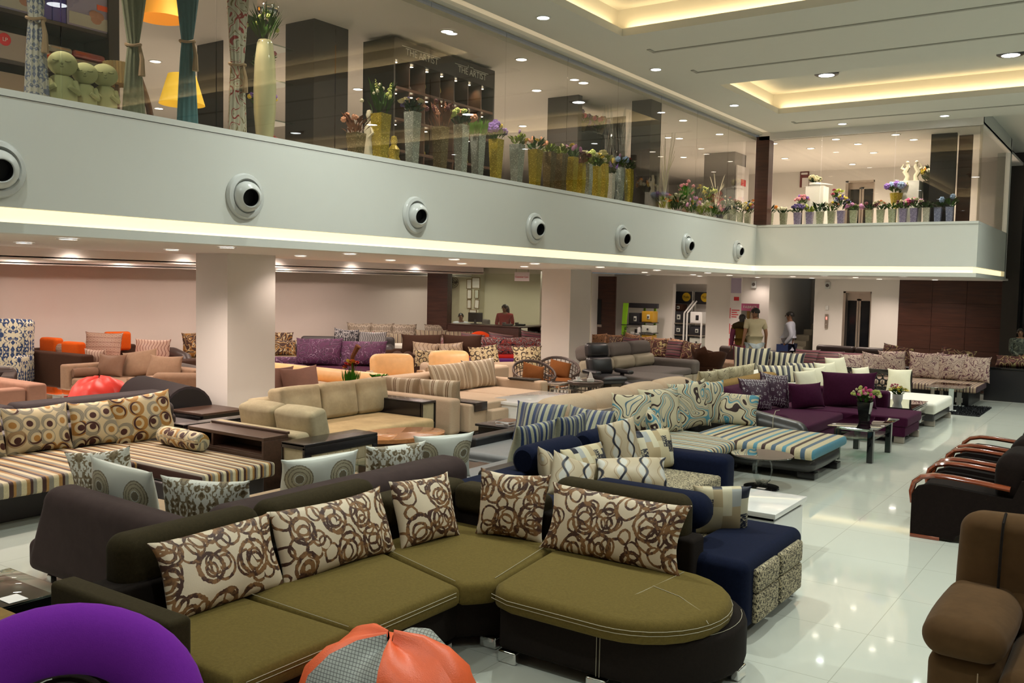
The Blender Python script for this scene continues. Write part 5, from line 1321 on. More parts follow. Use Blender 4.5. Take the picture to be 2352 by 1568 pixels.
# cream loveseat from behind
t = T('sofa', 'cream velvet loveseat seen from behind, beside the walnut shelf', 'sofa', (-7.4, 6.75, 0))
t.box('backrest', M['cream'], -8.28, -6.88, 6.30, 6.48, .06, .62, .05); t.box('base', M['cream'], -8.28, -6.75, 6.5, 7.16, .06, .28, .03)
t.box('seat_cushion', M['cream'], -8.1, -6.78, 6.48, 7.2, .28, .42, .05)
for (x0, x1) in ((-8.0, -7.45), (-7.44, -6.86)): t.box('back_cushion', M['cream'], x0, x1, 6.5, 6.72, .42, .83, .045, (0, .05, .02), k=4, rot=(R_(14), 0, 0))
for (x0, x1) in ((-6.78, -6.46), (-8.45, -8.28)):
    t.box('arm', M['cream'], x0 + .01, x1 - .012, 6.02, 6.98, .08, .57, .01); g = G()
    g.box(x0, x1, 6.0, 7.0, .57, .60, .008); g.box(x1 - .03, x1, 6.0, 7.0, .49, .57, .004); g.box(x1 - .03, x1, 6.0, 6.09, .05, .5, .004); g.box(x1 - .03, x1, 6.93, 7.0, .05, .5, .004); g.box(x1 - .03, x1, 6.0, 7.0, .05, .12, .004)
    g.box(x0, x1, 6.0, 6.014, .545, .6, .003); g.box(x0, x0 + .012, 6.0, 6.012, .3, .57, .002); t.g('arm_frame', g, M['blackwood'])
    g = G()
    for i in range(8):
        for j in range(3): g.box(x1 - .02, x1 - .006, 6.1 + i * .1035, 6.1 + (i + 1) * .1035 - .003, .125 + j * .12, .125 + (j + 1) * .12 - .003, .006, 2)
    t.g('quilted_panel', g, M['cream'])
# oval table
t = T('coffee_table', 'oval cherry wood coffee table in front of the cream sofas', 'table', (-6.88, 7.82, 0), R_(-14), local=True)
g = G(); g.lathe([(0, .395), (.36, .395), (.37, .40), (.37, .44), (.362, .447), (0, .447)], 56, cap=False, sq=1.55); t.g('top', g, M['cherry'])
t.box('pedestal', M['darkwood'], -.14, .14, -.3, .3, .0, .395, .01); t.box('foot', M['darkwood'], -.2, .2, -.38, .38, 0, .03, .004)

# beige corner sofa with striped cushions
t = T('corner_sofa', 'beige woven corner sofa with brown striped floral cushions and a black arm tray', 'sofa', (-8.4, 11.2, 0))
B = M['beige']
t.box('backrest', B, -9.35, -7.55, 9.60, 9.82, .12, .60, .05); t.box('arm', B, -8.2, -7.42, 9.84, 10.72, .14, .52, .03); t.box('base', B, -9.3, -8.0, 9.84, 12.6, .12, .30, .02)
t.box('seat_cushion', B, -9.15, -8.22, 9.84, 10.74, .30, .44, .04); t.box('seat_cushion', B, -9.05, -7.95, 10.76, 11.6, .26, .44, .05, (0, 0, .015)); t.box('seat_cushion', B, -9.05, -7.85, 11.62, 12.55, .26, .44, .05, (0, 0, .015))
t.box('side_block', B, -7.44, -7.30, 10.2, 10.74, .16, .42, .03)
t.box('arm', B, -9.2, -8.05, 12.57, 12.8, .12, .575, .04); t.box('backrest', B, -9.4, -9.1, 9.85, 13.2, .12, .74, .06)
t.box('plinth', M['blackwood'], -8.15, -7.38, 9.9, 10.7, .07, .14, .004)
for x, y in ((-7.45, 9.75), (-7.42, 10.62), (-7.95, 12.5)): t.box('leg', M['blackwood'], x - .06, x + .06, y - .06, y + .06, 0, .1, .004)
tr_ = T('tray', 'black lacquered tray laid over the near beige armrest', 'tray', (-7.75, 10.05, .52), 0, local=True); tr_.box('board', M['blackwood'], -.25, .36, -.14, .14, .0, .02, .003); tr_.box('drop_side', M['blackwood'], .345, .36, -.14, .14, -.10, .0, .003)
t2 = T('tray', 'black lacquered tray on the far beige armrest', 'tray', (-8.4, 12.68, .578), 0, local=True); t2.box('board', M['blackwood'], -.30, .2, -.13, .13, .0, .02, .003)
GB = 'brown striped floral cushions on the beige sofa'
pil2('large brown striped floral cushion, left of the two upright ones', M['brnstripe'], (-8.85, 10.95), (-8.85, 11.85), .45, .46, .2, 16, 0, GB, .08)
pil2('large brown striped floral cushion, right of the two upright ones', M['brnstripe'], (-8.85, 11.86), (-8.82, 12.55), .45, .48, .2, 16, 0, GB, .10)
pillow('striped floral cushion leaning on the near panel, beside the leafy bowl', M['brnstripe'], (-8.75, 10.02, .44), 186, .66, .36, .18, 14, 0, GB)
pillow('striped floral cushion leaning on the near panel, beside the black tray', M['brnstripe'], (-8.02, 9.98, .52), 186, .66, .30, .2, 14, 0, GB)

# white lacquer media table
t = T('coffee_table', 'large white lacquer coffee table with a drawer, in front of the beige sofa', 'table', (-7.4, 11.3, 0))
W = M['gloss_white']
t.box('top', W, -7.74, -7.02, 10.55, 12.05, .46, .50, .004); t.box('bottom', W, -7.72, -7.04, 10.57, 12.03, .02, .14, .004); t.box('end_panel', W, -7.72, -7.04, 10.57, 10.61, .14, .46, .003); t.box('end_panel', W, -7.72, -7.04, 11.99, 12.03, .14, .46, .003); t.box('back_panel', W, -7.72, -7.68, 10.61, 11.99, .14, .46, .002); t.box('divider', W, -7.70, -7.06, 11.32, 11.36, .14, .46, .002)
for z0 in (.32, .15):
    dr = t.box('drawer', W, -7.10, -7.035, 11.37, 11.98, z0, z0 + .135, .003)
    g = G(); g.tube([(-7.035, 11.58, z0 + .07), (-7.01, 11.6, z0 + .07), (-7.01, 11.75, z0 + .07), (-7.035, 11.77, z0 + .07)], .008, 6); t.g('handle', g, M['chrome'], parent=dr)

# grey leather sofa with blue striped cushions
t = T('corner_sofa', 'grey leather corner sofa with blue striped cushions behind the navy sofa', 'sofa', (-5.1, 8.0, 0))
t.box('base', M['lt_black'], -5.75, -4.5, 7.75, 8.75, .06, .29, .02); t.box('seat_cushion', M['lt_grey'], -5.85, -4.95, 7.55, 8.6, .29, .415, .04, (0, 0, .01)); t.box('seat_cushion', M['lt_grey'], -5.2, -4.6, 6.3, 7.53, .29, .415, .04); t.box('base', M['lt_black'], -5.15, -4.5, 6.35, 7.74, .06, .29, .02)
t.box('backrest', M['lt_black'], -5.8, -4.5, 8.62, 8.82, .06, .62, .05); t.box('backrest', M['lt_black'], -4.68, -4.47, 6.3, 8.6, .06, .56, .05); t.box('arm', M['lt_black'], -6.0, -5.82, 7.85, 8.82, .06, .50, .03)
GL = 'blue striped cushions on the grey leather sofa'
pil2('upright blue striped cushion, left of the two facing the camera', M['bluestripe'], (-5.76, 8.35), (-5.2, 8.42), .42, .46, .18, 20, 0, GL, .04)
pil2('upright blue striped cushion, right of the two facing the camera', M['bluestripe'], (-5.16, 8.42), (-4.65, 8.42), .42, .45, .18, 20, 2, GL, .06)
pillow('blue striped cushion seen from above just behind the navy roll', M['bluestripe'], (-4.76, 7.2, .42), 266, .62, .46, .2, 14, 0, GL); pillow('blue striped cushion beside the navy roll, farther along', M['bluestripe'], (-4.74, 7.86, .42), 270, .62, .46, .18, 12, 0, GL)
t = T('side_table', 'small black cube table with magazines beside the blue striped cushions', 'table', (-6.45, 9.3, 0)); t.box('top', M['blackwood'], -6.75, -6.2, 9.05, 9.6, .40, .43, .006); t.box('body', M['blackwood'], -6.72, -6.24, 9.08, 9.57, .0, .40, .006)
for k, (c, an) in enumerate((('rose', 3), ('paper', -5), ('tansatin', 8))):
    b_ = T('magazine', ['lowest magazine of the pile on the black cube table', 'middle magazine of the pile on the black cube table', 'top magazine of the pile on the black cube table'][k], 'magazine', (-6.42, 9.3, .43 + k * .016), R_(an), 'magazines on the cube table', local=True); b_.box('pages', M['paper'], -.10, .10, -.14, .14, 0, .012, .001); b_.box('cover', M[c], -.101, .101, -.141, .141, .012, .015, .001)
t = T('coffee_table', 'low brown table with a green edged glass top behind the taupe sofa', 'table', (-5.75, 7.0, 0)); t.box('body', M['brownwood'], -6.3, -5.3, 6.55, 7.40, .0, .35, .006); g = G(); g.add(*rbox(1.1, .95, .012), Matrix.Translation((-5.8, 6.98, .362))); t.g('glass_top', g, M['tglass'])
t = T('paper_cup', 'small white printed paper cup on the brown glass topped table', 'cup', (-5.62, 7.25, .369), 0, local=True); g = G(); g.lathe([(0, 0), (.027, 0), (.036, .085), (.038, .088), (.034, .086), (.026, .01), (0, .01)], 20, cap=False); t.g('cup', g, M['paper']); g = G(); g.lathe([(.0315, .03), (.0345, .06)], 20, cap=False); t.g('printed_band', g, M['grey'])

# beige low sofa behind the teal one, vine cushions, camel back edge
t = T('sofa', 'sand coloured sofa with four slack back cushions behind the teal cushions', 'sofa', (-5.85, 11.4, 0))
t.box('base', M['beige'], -6.5, -5.5, 9.1, 13.2, .06, .28, .03); t.box('backrest', M['beige'], -5.72, -5.46, 9.1, 13.2, .28, .60, .06)
for i in range(4): t.box('back_cushion', M['beige'], -5.98, -5.62, 9.15 + i * 1.0, 10.13 + i * 1.0, .42, .78, .12, (.04, .0, .03), k=4, rot=(0, R_(8), R_(random.uniform(-3, 3))))
for i in range(3): t.box('seat_cushion', M['beige'], -6.5, -5.9, 9.15 + i * 1.33, 10.45 + i * 1.33, .28, .42, .05)
t = T('sofa', 'camel velvet sofa whose back edge runs behind the purple sofa', 'sofa', (-5.9, 14.6, 0))
t.box('backrest', M['oldgold'], -5.72, -5.44, 13.3, 16.4, .06, .66, .08); t.box('base', M['oldgold'], -6.5, -5.74, 13.3, 16.4, .06, .28, .03); t.box('seat_cushion', M['oldgold'], -6.5, -5.74, 13.35, 16.35, .28, .42, .05)
GV = 'cream vine cushions on the camel sofa'
for i, lab in enumerate(('cream vine cushion lying flat at the near end of the row', 'first upright cream vine cushion of the row', 'second upright cream vine cushion of the row', 'third upright cream vine cushion of the row', 'farthest cream vine cushion of the row')):
    pillow(lab, M['ogee_line'], (-5.92, 13.55 + i * .58, .42), 262 if i else 240, .58, .40 if i else .30, .2, 12 if i else 30, 0, GV)
t = sofa('white leatherette sofa with black and cream striped cushions', -6.7, 18.2, -90, 2.4, .95, .40, .55, .50, .2, 2, 'white', arms=(1, 1), bt=.22)
t = sofa('white leatherette ottoman seat under the lying striped cushions', -5.55, 17.3, 0, .95, 1.6, .42, .5, .4, .1, 1, 'white', arms=(0, 0), backs=False, bt=0, name='ottoman', cat='footstool')
GZ = 'black and cream striped cushions'
pillow('upright black and cream striped cushion, left one', M['bwstripe'], (-6.55, 18.0, .42), 8, .72, .56, .2, 14, 0, GZ); pillow('upright black and cream striped cushion, right one', M['bwstripe'], (-5.95, 18.35, .42), 4, .72, .48, .2, 14, 0, GZ)
pillow('striped cushion lying in front, its black end to the left', M['bwstripe'], (-5.6, 16.85, .42), 40, .74, .34, .22, 22, 0, GZ); pillow('striped cushion lying in front, farther right', M['bwstripe'], (-5.32, 17.6, .42), 46, .70, .36, .22, 20, 0, GZ)

# ------------------------------------------------------------------ wicker group
def tub(x, y, yaw, lab, plab):
    t = T('wicker_chair', lab, 'armchair', (x, y, 0), R_(yaw), 'wicker tub chairs', local=True)
    def top(a):   # a = 0 is the front
        k = .5 - .5 * math.cos(a); return .46 + .30 * k ** 1.4
    def rad(z, a): return (.30 + .10 * z / .7)
    A = np.linspace(R_(32), R_(328), 25)
    g = G()
    for rk in range(3): g.tube([(rad(top(a), a) * math.sin(a) , -rad(top(a), a) * math.cos(a), top(a) + .012 * (rk - 1)) for a in A], .016, 6)
    t.g('rim', g, M['rattan'])
    g = G()
    for a in A[::1]: g.tube([(rad(.05, a) * math.sin(a), -rad(.05, a) * math.cos(a), .02), (rad(top(a), a) * math.sin(a), -rad(top(a), a) * math.cos(a), top(a))], .008, 5)
    for q in np.linspace(.12, .88, 8):
        g.tube([(rad(q * top(a), a) * math.sin(a), -rad(q * top(a), a) * math.cos(a), q * top(a)) for a in A], .008, 5)
    t.g('lattice', g, M['rattan'])
    g = G(); g.lathe([(0, .29), (.30, .29), (.32, .33), (.31, .38), (.2, .40), (0, .40)], 24, cap=False); t.g('seat_cushion', g, M['brown_cush'])
    g = G(); g.tube([(.3 * math.cos(a), .3 * math.sin(a), .28) for a in np.linspace(0, 6.283, 21)[:-1]], .02, 6, closed=True); t.g('seat_ring', g, M['rattan'])
    v = Matrix.Rotation(R_(yaw), 3, 'Z') @ Vector((0, .12, 0)); pillow(plab, M['brown_cush'], (x + v.x, y + v.y, .40), yaw + 4, .42, .34, .12, 24, 14, 'caramel cushions in the wicker chairs')
tub(-8.95, 13.75, 52, 'dark wicker tub chair nearer the beige sofa', 'caramel cushion tilted in the nearer wicker chair'); tub(-9.05, 14.75, 40, 'dark wicker tub chair nearer the white column', 'caramel cushion tilted in the wicker chair by the column')
t = T('wicker_table', 'round dark wicker table holding a coffee cup and napkins', 'table', (-7.82, 13.6, 0), 0, local=True)
g = G(); g.lathe([(0, .50), (.27, .50), (.30, .515), (.27, .53), (0, .53)], 32, cap=False); t.g('top', g, M['tglass']); g = G()
for z in (.49, .515): g.tube([(.29 * math.cos(a), .29 * math.sin(a), z) for a in np.linspace(0, 6.283, 29)[:-1]], .02, 6, closed=True)
for z in np.linspace(.03, .46, 8): g.tube([(.26 * math.cos(a), .26 * math.sin(a), z) for a in np.linspace(0, 6.283, 25)[:-1]], .009, 5, closed=True)
for a in np.linspace(0, 6.283, 25)[:-1]: g.tube([(.26 * math.cos(a), .26 * math.sin(a), 0), (.27 * math.cos(a), .27 * math.sin(a), .5)], .008, 5)
t.g('lattice', g, M['rattan'])
t = T('coffee_cup', 'white coffee cup with saucer on the wicker table', 'cup', (-7.90, 13.48, .53), 0, local=True); g = G(); g.lathe([(0, 0), (.05, 0), (.085, .012), (.083, .016), (0, .008)], 20, cap=False); t.g('saucer', g, M['gloss_white']); g = G(); g.lathe([(0, .01), (.03, .01), (.042, .07), (.039, .07), (.028, .018), (0, .018)], 18, cap=False); t.g('cup', g, M['gloss_white']); g = G(); g.tube([(.04, 0, .06), (.065, 0, .05), (.06, 0, .03), (.037, 0, .025)], .005, 6); t.g('handle', g, M['gloss_white'])
t = T('napkin_holder', 'white napkin holder with folded napkins on the wicker table', 'napkin holder', (-7.72, 13.6, .53), R_(30), local=True); t.box('holder', M['gloss_white'], -.06, .06, -.03, .03, 0, .05, .006); g = G(); g.add([(-.05, -.02, .04), (.05, -.02, .04), (.05, .02, .04), (-.05, .02, .04), (-.02, -.015, .16), (.012, -.015, .15), (.012, .015, .15), (-.02, .015, .16)], [(0, 1, 5, 4), (1, 2, 6, 5), (2, 3, 7, 6), (3, 0, 4, 7), (4, 5, 6, 7)]); t.g('napkins', g, M['paper'])
for k, (dx, dy, h, lb) in enumerate(((0, 0, .52, 'taller chrome and glass nest table beside the wicker table'), (.14, .16, .44, 'shorter chrome and glass nest table tucked under the taller one'))):
    t = T('nest_table', lb, 'table', (-8.1 + dx, 13.0 + dy, 0), R_(8), 'chrome nest tables', local=True); s_ = .21 - k * .03; g = G()
    for a in (-s_, s_):
        for b in (-s_, s_): g.box(a - .01, a + .01, b - .01, b + .01, 0, h, .002)
        g.box(a - .01, a + .01, -s_, s_, h - .02, h, .002); g.box(-s_, s_, a - .01, a + .01, h - .02, h, .002)
    t.g('frame', g, M['chrome']); t.box('glass_top', M['tglass'], -s_, s_, -s_, s_, h, h + .008, .0)

# ------------------------------------------------------------------ black leather recliner and ottoman
t = T('recliner', 'black leather swivel recliner beside the white column', 'armchair', (-8.35, 15.3, 0), R_(62), local=True)
S = M['lt_black']
t.box('seat_cushion', S, -.28, .28, -.34, .22, .34, .47, .06, (0, 0, .03)); t.box('back_cushion', S, -.27, .27, .16, .34, .44, .80, .08, (0, .03, 0), k=4, rot=(R_(-16), 0, 0)); t.box('headrest', S, -.25, .25, .27, .44, .76, 1.06, .08, (0, .03, 0), k=4, rot=(R_(-12), 0, 0))
for s in (-1, 1): t.box('arm_pad', S, s * .36 - .07, s * .36 + .07, -.3, .2, .50, .58, .04, k=4); t.box('arm_support', M['blackwood'], s * .36 - .02, s * .36 + .02, -.05, .05, .2, .5, .01)
t.box('pillar', M['blackwood'], -.08, .08, -.08, .08, .05, .35, .02); g = G(); g.lathe([(0, 0), (.30, 0), (.30, .04), (.1, .06), (0, .06)], 28, cap=False); t.g('base_disc', g, M['blackwood'])
t = T('ottoman', 'black leather footstool on red wood legs before the recliner', 'footstool', (-7.35, 14.85, 0), R_(62), local=True)
t.box('cushion', S, -.28, .28, -.24, .24, .30, .44, .06, (0, 0, .04), rot=(R_(8), 0, 0)); 
for s in (-1, 1): g = G(); g.tube([(s * .12, -.05, .30), (s * .16, -.1, .15), (s * .24, -.12, 0)], .025, 6); t.g('leg', g, M['redwood'])

# grey two-tone chaise sofa
t = T('corner_sofa', 'two tone grey and stone leather chaise sofa beside the black recliner', 'sofa', (-8.6, 17.1, 0))
st_ = fabric('stone_leather', (.36, .32, .24), .08, 20, .5, .1); GY = M['grey']
t.box('base', st_, -9.3, -7.95, 15.6, 18.6, .05, .30, .02); t.box('chaise_base', st_, -7.93, -7.42, 15.7, 16.75, .03, .32, .02); t.box('chaise_drawer', st_, -7.43, -7.40, 15.75, 16.7, .05, .20, .004)
t.box('seat_cushion', GY, -9.0, -7.38, 15.65, 16.75, .32, .44, .05, (0, 0, .03)); t.box('seat_cushion', GY, -9.0, -7.95, 16.77, 18.35, .30, .44, .05, (0, 0, .03)); t.box('arm', GY, -9.2, -7.9, 18.36, 18.7, .30, .60, .09, k=4); t.box('arm_base', st_, -9.2, -7.92, 18.38, 18.68, .05, .30, .01)
for i in range(3):
    y0 = 15.7 + i * .92; t.box('back_lower', st_, -9.2, -8.85, y0, y0 + .88, .42, .70, .09, (.05, 0, 0), k=4, rot=(0, R_(-8), 0)); t.box('back_upper', GY, -9.3, -8.95, y0 - .01, y0 + .89, .66, .96, .10, (.03, 0, .02), k=4, rot=(0, R_(-10), 0))
# brown swivel tub chair
t = T('swivel_chair', 'brown velvet swivel chair on a chrome pole', 'armchair', (-8.0, 19.35, 0), R_(150), local=True)
g = G(); Nn = 24
for i, z in enumerate((.36, .42, .60, .80)):
    for j in range(Nn + 1):
        a = R_(30 + 300 * j / Nn); k = .5 - .5 * math.cos(a); zz = .36 + (z - .36) * (.45 + .75 * abs(math.sin(a * 1.0)) ** .6 * .6 + (.35 if abs(a - math.pi) < .8 else 0)); r = (.16, .30, .36, .40)[i]; g.v.append((r * math.sin(a), -r * math.cos(a), zz))
for i in range(3):
    for j in range(Nn): a = i * (Nn + 1) + j; g.f.append((a, a + 1, a + Nn + 2, a + Nn + 1))
o = t.g('shell', g, M['brn_velvet'], ang=80); md = o.modifiers.new('thick', 'SOLIDIFY'); md.thickness = .06
g = G(); g.lathe([(0, .34), (.28, .36), (.31, .42), (.25, .46), (0, .47)], 24, cap=False); t.g('seat_cushion', g, M['brn_velvet']); g = G(); g.lathe([(.03, .03), (.03, .35)], 14); t.g('pole', g, M['chrome']); g = G(); g.lathe([(0, 0), (.24, 0), (.24, .015), (.04, .035), (0, .035)], 28, cap=False); t.g('base_disc', g, M['chrome'])

# ------------------------------------------------------------------ rows in front of the back wall
t = sofa('rust brown sofa with gold leaf cushions under the white wall', -9.9, 20.3, -14, 3.2, 1.0, .42, .62, .55, .2, 3, 'brn_velvet', 'choc_satin')
GG = 'gold leaf cushions on the rust sofa'
for i in range(6): pillow('gold leaf on brown cushion, ' + ('nearest the grey sofa', 'second of the row', 'third of the row', 'fourth of the row', 'fifth of the row', 'last, next to the swivel chair')[i], M['goldfloral' if i % 3 != 1 else 'maroonpil'] if i != 5 else M['goldfloral'], on(t, -1.25 + i * .46, .12, .43), -14 + 6 * (i % 2), .48, .46, .18, 14, 6 * (i % 3 - 1), GG)
t = sofa('dark sofa with orange brown scroll cushions beside the wood door', -11.2, 22.0, -10, 3.2, .9, .42, .60, .55, .2, 3, 'lt_brown')
GO = 'orange brown scroll cushions'
for i in range(6): pillow('orange brown scroll cushion, ' + ('leftmost of the row', 'second from the left', 'third from the left, propped highest', 'fourth from the left', 'fifth from the left', 'rightmost of the row')[i], M['brnswirl'], on(t, -1.3 + i * .5, .1, .42), -10 + 8 * (i % 2), .5, .42 + .06 * (i == 2), .18, 18, 8 * (i % 3 - 1), GO)
t = sofa('dark brown leather sofa with a tan seat behind the couple', -7.9, 21.2, -24, 2.3, .95, .40, .72, .56, .22, 2, 'lt_brown', 'tanv', roll=True, headrest=False)
t = sofa('dark brown leather armchair with a rounded arm beside the man in white', -6.4, 21.6, -10, 1.3, .9, .40, .62, .60, .3, 1, 'lt_brown', roll=True)
t = sofa('dark brown leather sofa with two high headrests before the lift', -5.75, 22.4, -6, 1.9, .95, .42, .66, .55, .2, 2, 'lt_brown', headrest=True)
t = sofa('maroon striped sofa behind the white sofa', -5.5, 20.6, -8, 2.3, .9, .42, .52, .5, .2, 3, 'brn_velvet')
GK = 'maroon band cushions'
for i in range(4): pillow('maroon band cushion, ' + ('leftmost, showing behind the striped ones', 'second of the row', 'third of the row', 'last of the row')[i], M['maroonpil'], on(t, -.85 + i * .55, .1, .42), -8 + 5 * (i % 2), .6, .42, .18, 24, 0, GK)
t = sofa('dark sofa with brown gold cushions in front of the wood wall', -4.1, 22.3, -4, 2.6, .9, .42, .70, .55, .2, 2, 'lt_char', roll=True)
for i in range(2): pillow(('brown gold cushion lying on the back of the dark sofa by the wood wall', 'brown gold cushion at the right end of the dark sofa by the wood wall')[i], M['goldfloral'], on(t, -.7 + i * 1.3, .12, .43), -4 + i * 10, .7, .50, .2, 16, 8, 'brown gold cushions by the wood wall')

# ------------------------------------------------------------------ under the mezzanine: left group
t = T('wing_chair', 'high backed wing chair in blue and cream damask at the left edge', 'armchair', (-16.9, 8.45, 0), R_(38), local=True); D = M['bluedamask']
t.box('seat_cushion', D, -.36, .36, -.42, .25, .30, .48, .06, (0, 0, .02)); t.box('backrest', D, -.42, .42, .22, .38, .36, 1.32, .07, (0, .03, .01), k=4, rot=(R_(-6), 0, 0))
for s in (-1, 1): t.box('arm', D, s * .40 - .07, s * .40 + .07, -.38, .26, .2, .70, .06, k=4); t.box('wing', D, s * .41 - .04, s * .41 + .04, .02, .30, .68, 1.28, .04); t.box('leg', M['tansatin'], s * .33 - .025, s * .33 + .025, -.38, -.32, 0, .24, .006); t.box('leg', M['tansatin'], s * .33 - .025, s * .33 + .025, .22, .28, 0, .24, .006)
t.box('apron', D, -.40, .40, -.40, .30, .20, .30, .02)
t = T('corner_sofa', 'chocolate corner sofa with orange seats and headrests against the left wall', 'sofa', (-16.2, 10.2, 0)); Kc = M['choc_satin']
t.box('backrest', Kc, -17.5, -15.4, 9.0, 9.25, .05, .74, .04, rot=(0, 0, R_(4))); t.box('backrest', Kc, -17.6, -17.3, 9.25, 11.4, .05, .74, .04); t.box('base', Kc, -17.3, -14.9, 9.25, 11.2, .05, .28, .02); t.box('seat_cushion', M['orange'], -17.2, -15.0, 9.3, 11.1, .28, .42, .04, label='orange seat cushion'); t.box('arm', Kc, -15.1, -14.7, 9.6, 11.3, .05, .60, .05)
for (x, y, z, yw, lb) in ((-17.05, 9.45, .74, 185, 0), (-16.3, 9.45, .70, 185, 0), (-17.2, 10.9, .80, 70, 0)):
    t.box('headrest', M['orange'], x - .25, x + .25, y - .1, y + .1, z - .16, z + .22, .06, k=4, rot=(0, 0, R_(yw)), label='orange padded headrest')
GRR = 'rust patterned cushions on the chocolate sofa'
for (x, y, z, yw, w_, h, m, lb) in ((-16.85, 10.35, .43, 38, .72, .62, 'redmaze', 'large rust maze cushion in front of the tallest orange headrest'), (-15.85, 10.75, .43, 36, .70, .52, 'redwave', 'rust wavy line cushion at the right arm of the chocolate sofa'), (-17.3, 9.6, .45, 170, .5, .46, 'redmaze', 'rust maze cushion behind the leftmost orange headrest'), (-16.75, 9.55, .45, 180, .5, .44, 'redmaze', 'rust maze cushion between the two low orange headrests'), (-15.55, 9.5, .40, 200, .45, .44, 'redwave', 'rust wavy line cushion drooping over the corner')):
    pillow(lb, M[m], (x, y, z), yw, w_, h, .2, 14, 0, GRR)
t = T('sofa', 'tan velvet tufted sofa with slack cushions in front of the chocolate sofa', 'sofa', (-14.0, 9.3, 0)); Tv = M['tanv']
t.box('base', Tv, -15.0, -13.0, 8.55, 9.6, .04, .30, .02); t.box('seat_cushion', Tv, -14.75, -13.0, 8.5, 9.4, .30, .43, .04); t.box('arm', Tv, -15.1, -14.85, 8.5, 9.7, .04, .64, .04); t.box('backrest', Tv, -15.0, -13.0, 9.6, 9.85, .04, .62, .04); t.box('arm', Tv, -13.2, -12.95, 8.5, 9.7, .04, .56, .04)
g = G()
for i in range(5):
    for j in range(3): g.ball((-14.84, 8.65 + i * .22, .38 + j * .1), .015, 6, 4)
t.g('tuft_button', g, M['chrome']).__setitem__('kind', 'stuff')
pillow('shiny tan cushion with a crystal button on the tufted sofa', M['tansatin'], (-14.55, 9.05, .43), 24, .5, .40, .18, 22, 0); pillow('large tan piped cushion, left of the pair on the tufted sofa', M['tanv'], (-14.2, 9.4, .43), 14, .72, .46, .2, 14, -10, 'tan piped cushions'); pillow('large tan piped cushion, right of the pair on the tufted sofa', M['tanv'], (-13.6, 9.45, .43), 12, .72, .40, .2, 14, 0, 'tan piped cushions')
bt = T('bolster', 'small tan bolster by the arm of the tufted sofa', 'cushion', (-14.75, 8.75, .43), R_(80), local=True); g = G(); g.lathe([(0, -.2), (.07, -.2), (.08, -.15), (.08, .15), (.07, .2), (0, .2)], 16, M=Matrix.Translation((0, 0, .08)) @ Matrix.Rotation(R_(90), 4, 'Y'), cap=False); bt.g('roll', g, M['tansatin'])
t = T('bean_bag', 'crumpled red vinyl bean bag on the far side of the charcoal sofa', 'bean bag', (-12.2, 7.45, 0), 0, local=True); bag(t, .45, .72, [M['redvinyl']], 6, 5, top=.16)
t = T('sofa', 'rose suede sofa end at the left edge behind the charcoal sofa', 'sofa', (-12.9, 5.9, 0)); t.box('backrest', M['rose'], -13.6, -12.05, 6.35, 6.62, .05, .70, .04); t.box('base', M['rose'], -13.6, -12.05, 5.5, 6.34, .05, .40, .03); t.box('arm', M['rose'], -12.3, -12.05, 5.5, 6.34, .40, .66, .04)
t = T('coffee_table', 'long glass coffee table between the rose sofa and the tan sofa', 'table', (-13.4, 7.5, 0)); g = G(); g.add(*rbox(1.5, .7, .012), Matrix.Translation((-13.4, 7.5, .42))); t.g('glass_top', g, M['tglass'])
for x in (-14.0, -12.8): t.box('leg', M['chrome'], x - .03, x + .03, 7.25, 7.75, 0, .414, .004)
t = sofa('small dark brown armchair at the left edge before the wing chair', -15.3, 7.2, 60, 1.2, .9, .40, .62, .55, .2, 1, 'lt_brown')
t = T('sofa', 'grey leather sofa with two arched arms behind the red bean bag', 'sofa', (-13.2, 10.4, 0))
for k, (x, y) in enumerate(((-14.1, 10.3), (-13.0, 9.95))):
    g = G(); g.tube([(x - .5, y, .05), (x - .45, y, .35), (x - .2, y, .52), (x + .15, y, .50), (x + .45, y - .05, .34), (x + .6, y - .1, .05)], [.10] * 6, 10); t.g('arm', g, M['grey'])
t.box('seat', M['grey'], -14.4, -12.7, 10.2, 11.0, .08, .36, .05); t.box('backrest', M['grey'], -14.4, -12.7, 11.0, 11.2, .08, .55, .05)
t = T('sofa', 'dark brown leather sofa with a rounded loop arm and leaf cushions', 'sofa', (-16.5, 12.6, 0))
t.box('base', M['lt_brown'], -17.4, -15.2, 11.7, 13.0, .05, .28, .02); t.box('seat_cushion', M['brnstripe_ob'], -17.3, -15.2, 11.75, 12.7, .28, .43, .03, label='striped seat cushion'); t.box('backrest', M['lt_brown'], -17.4, -15.2, 12.75, 13.0, .05, .66, .05); t.box('headrest', M['lt_brown'], -17.45, -15.2, 12.6, 12.95, .66, .86, .10, k=5)
g = G(); g.tube([(-16.9, 11.55, .58), (-16.2, 11.5, .60), (-15.75, 11.45, .52), (-15.55, 11.4, .30), (-15.55, 11.4, .06)], .13, 12); t.g('loop_arm', g, M['lt_brown']); t.box('arm_inset', M['brnstripe_ob'], -16.9, -15.7, 11.45, 11.6, .25, .5, .02, label='striped inset')
for i, lb in enumerate(('autumn leaf cushion left of the white column, on the loop arm sofa', 'autumn leaf cushion half hidden by the white column')): pillow(lb, M['autumn'], (-16.75 + i * .75, 12.45, .43), 36, .62, .56, .2, 14, -4, 'autumn leaf cushions')
t = T('side_table', 'white box table beside the left edge of the white column', 'table', (-14.6, 11.2, 0)); t.box('top', M['gloss_white'], -15.0, -14.2, 10.9, 11.6, .46, .49, .004); t.box('body', M['gloss_white'], -14.97, -14.23, 10.93, 11.57, 0, .46, .004)
t = sofa('tan armchair partly hidden by the white column', -12.0, 8.8, 40, 1.3, .9, .42, .66, .55, .2, 1, 'tanv')

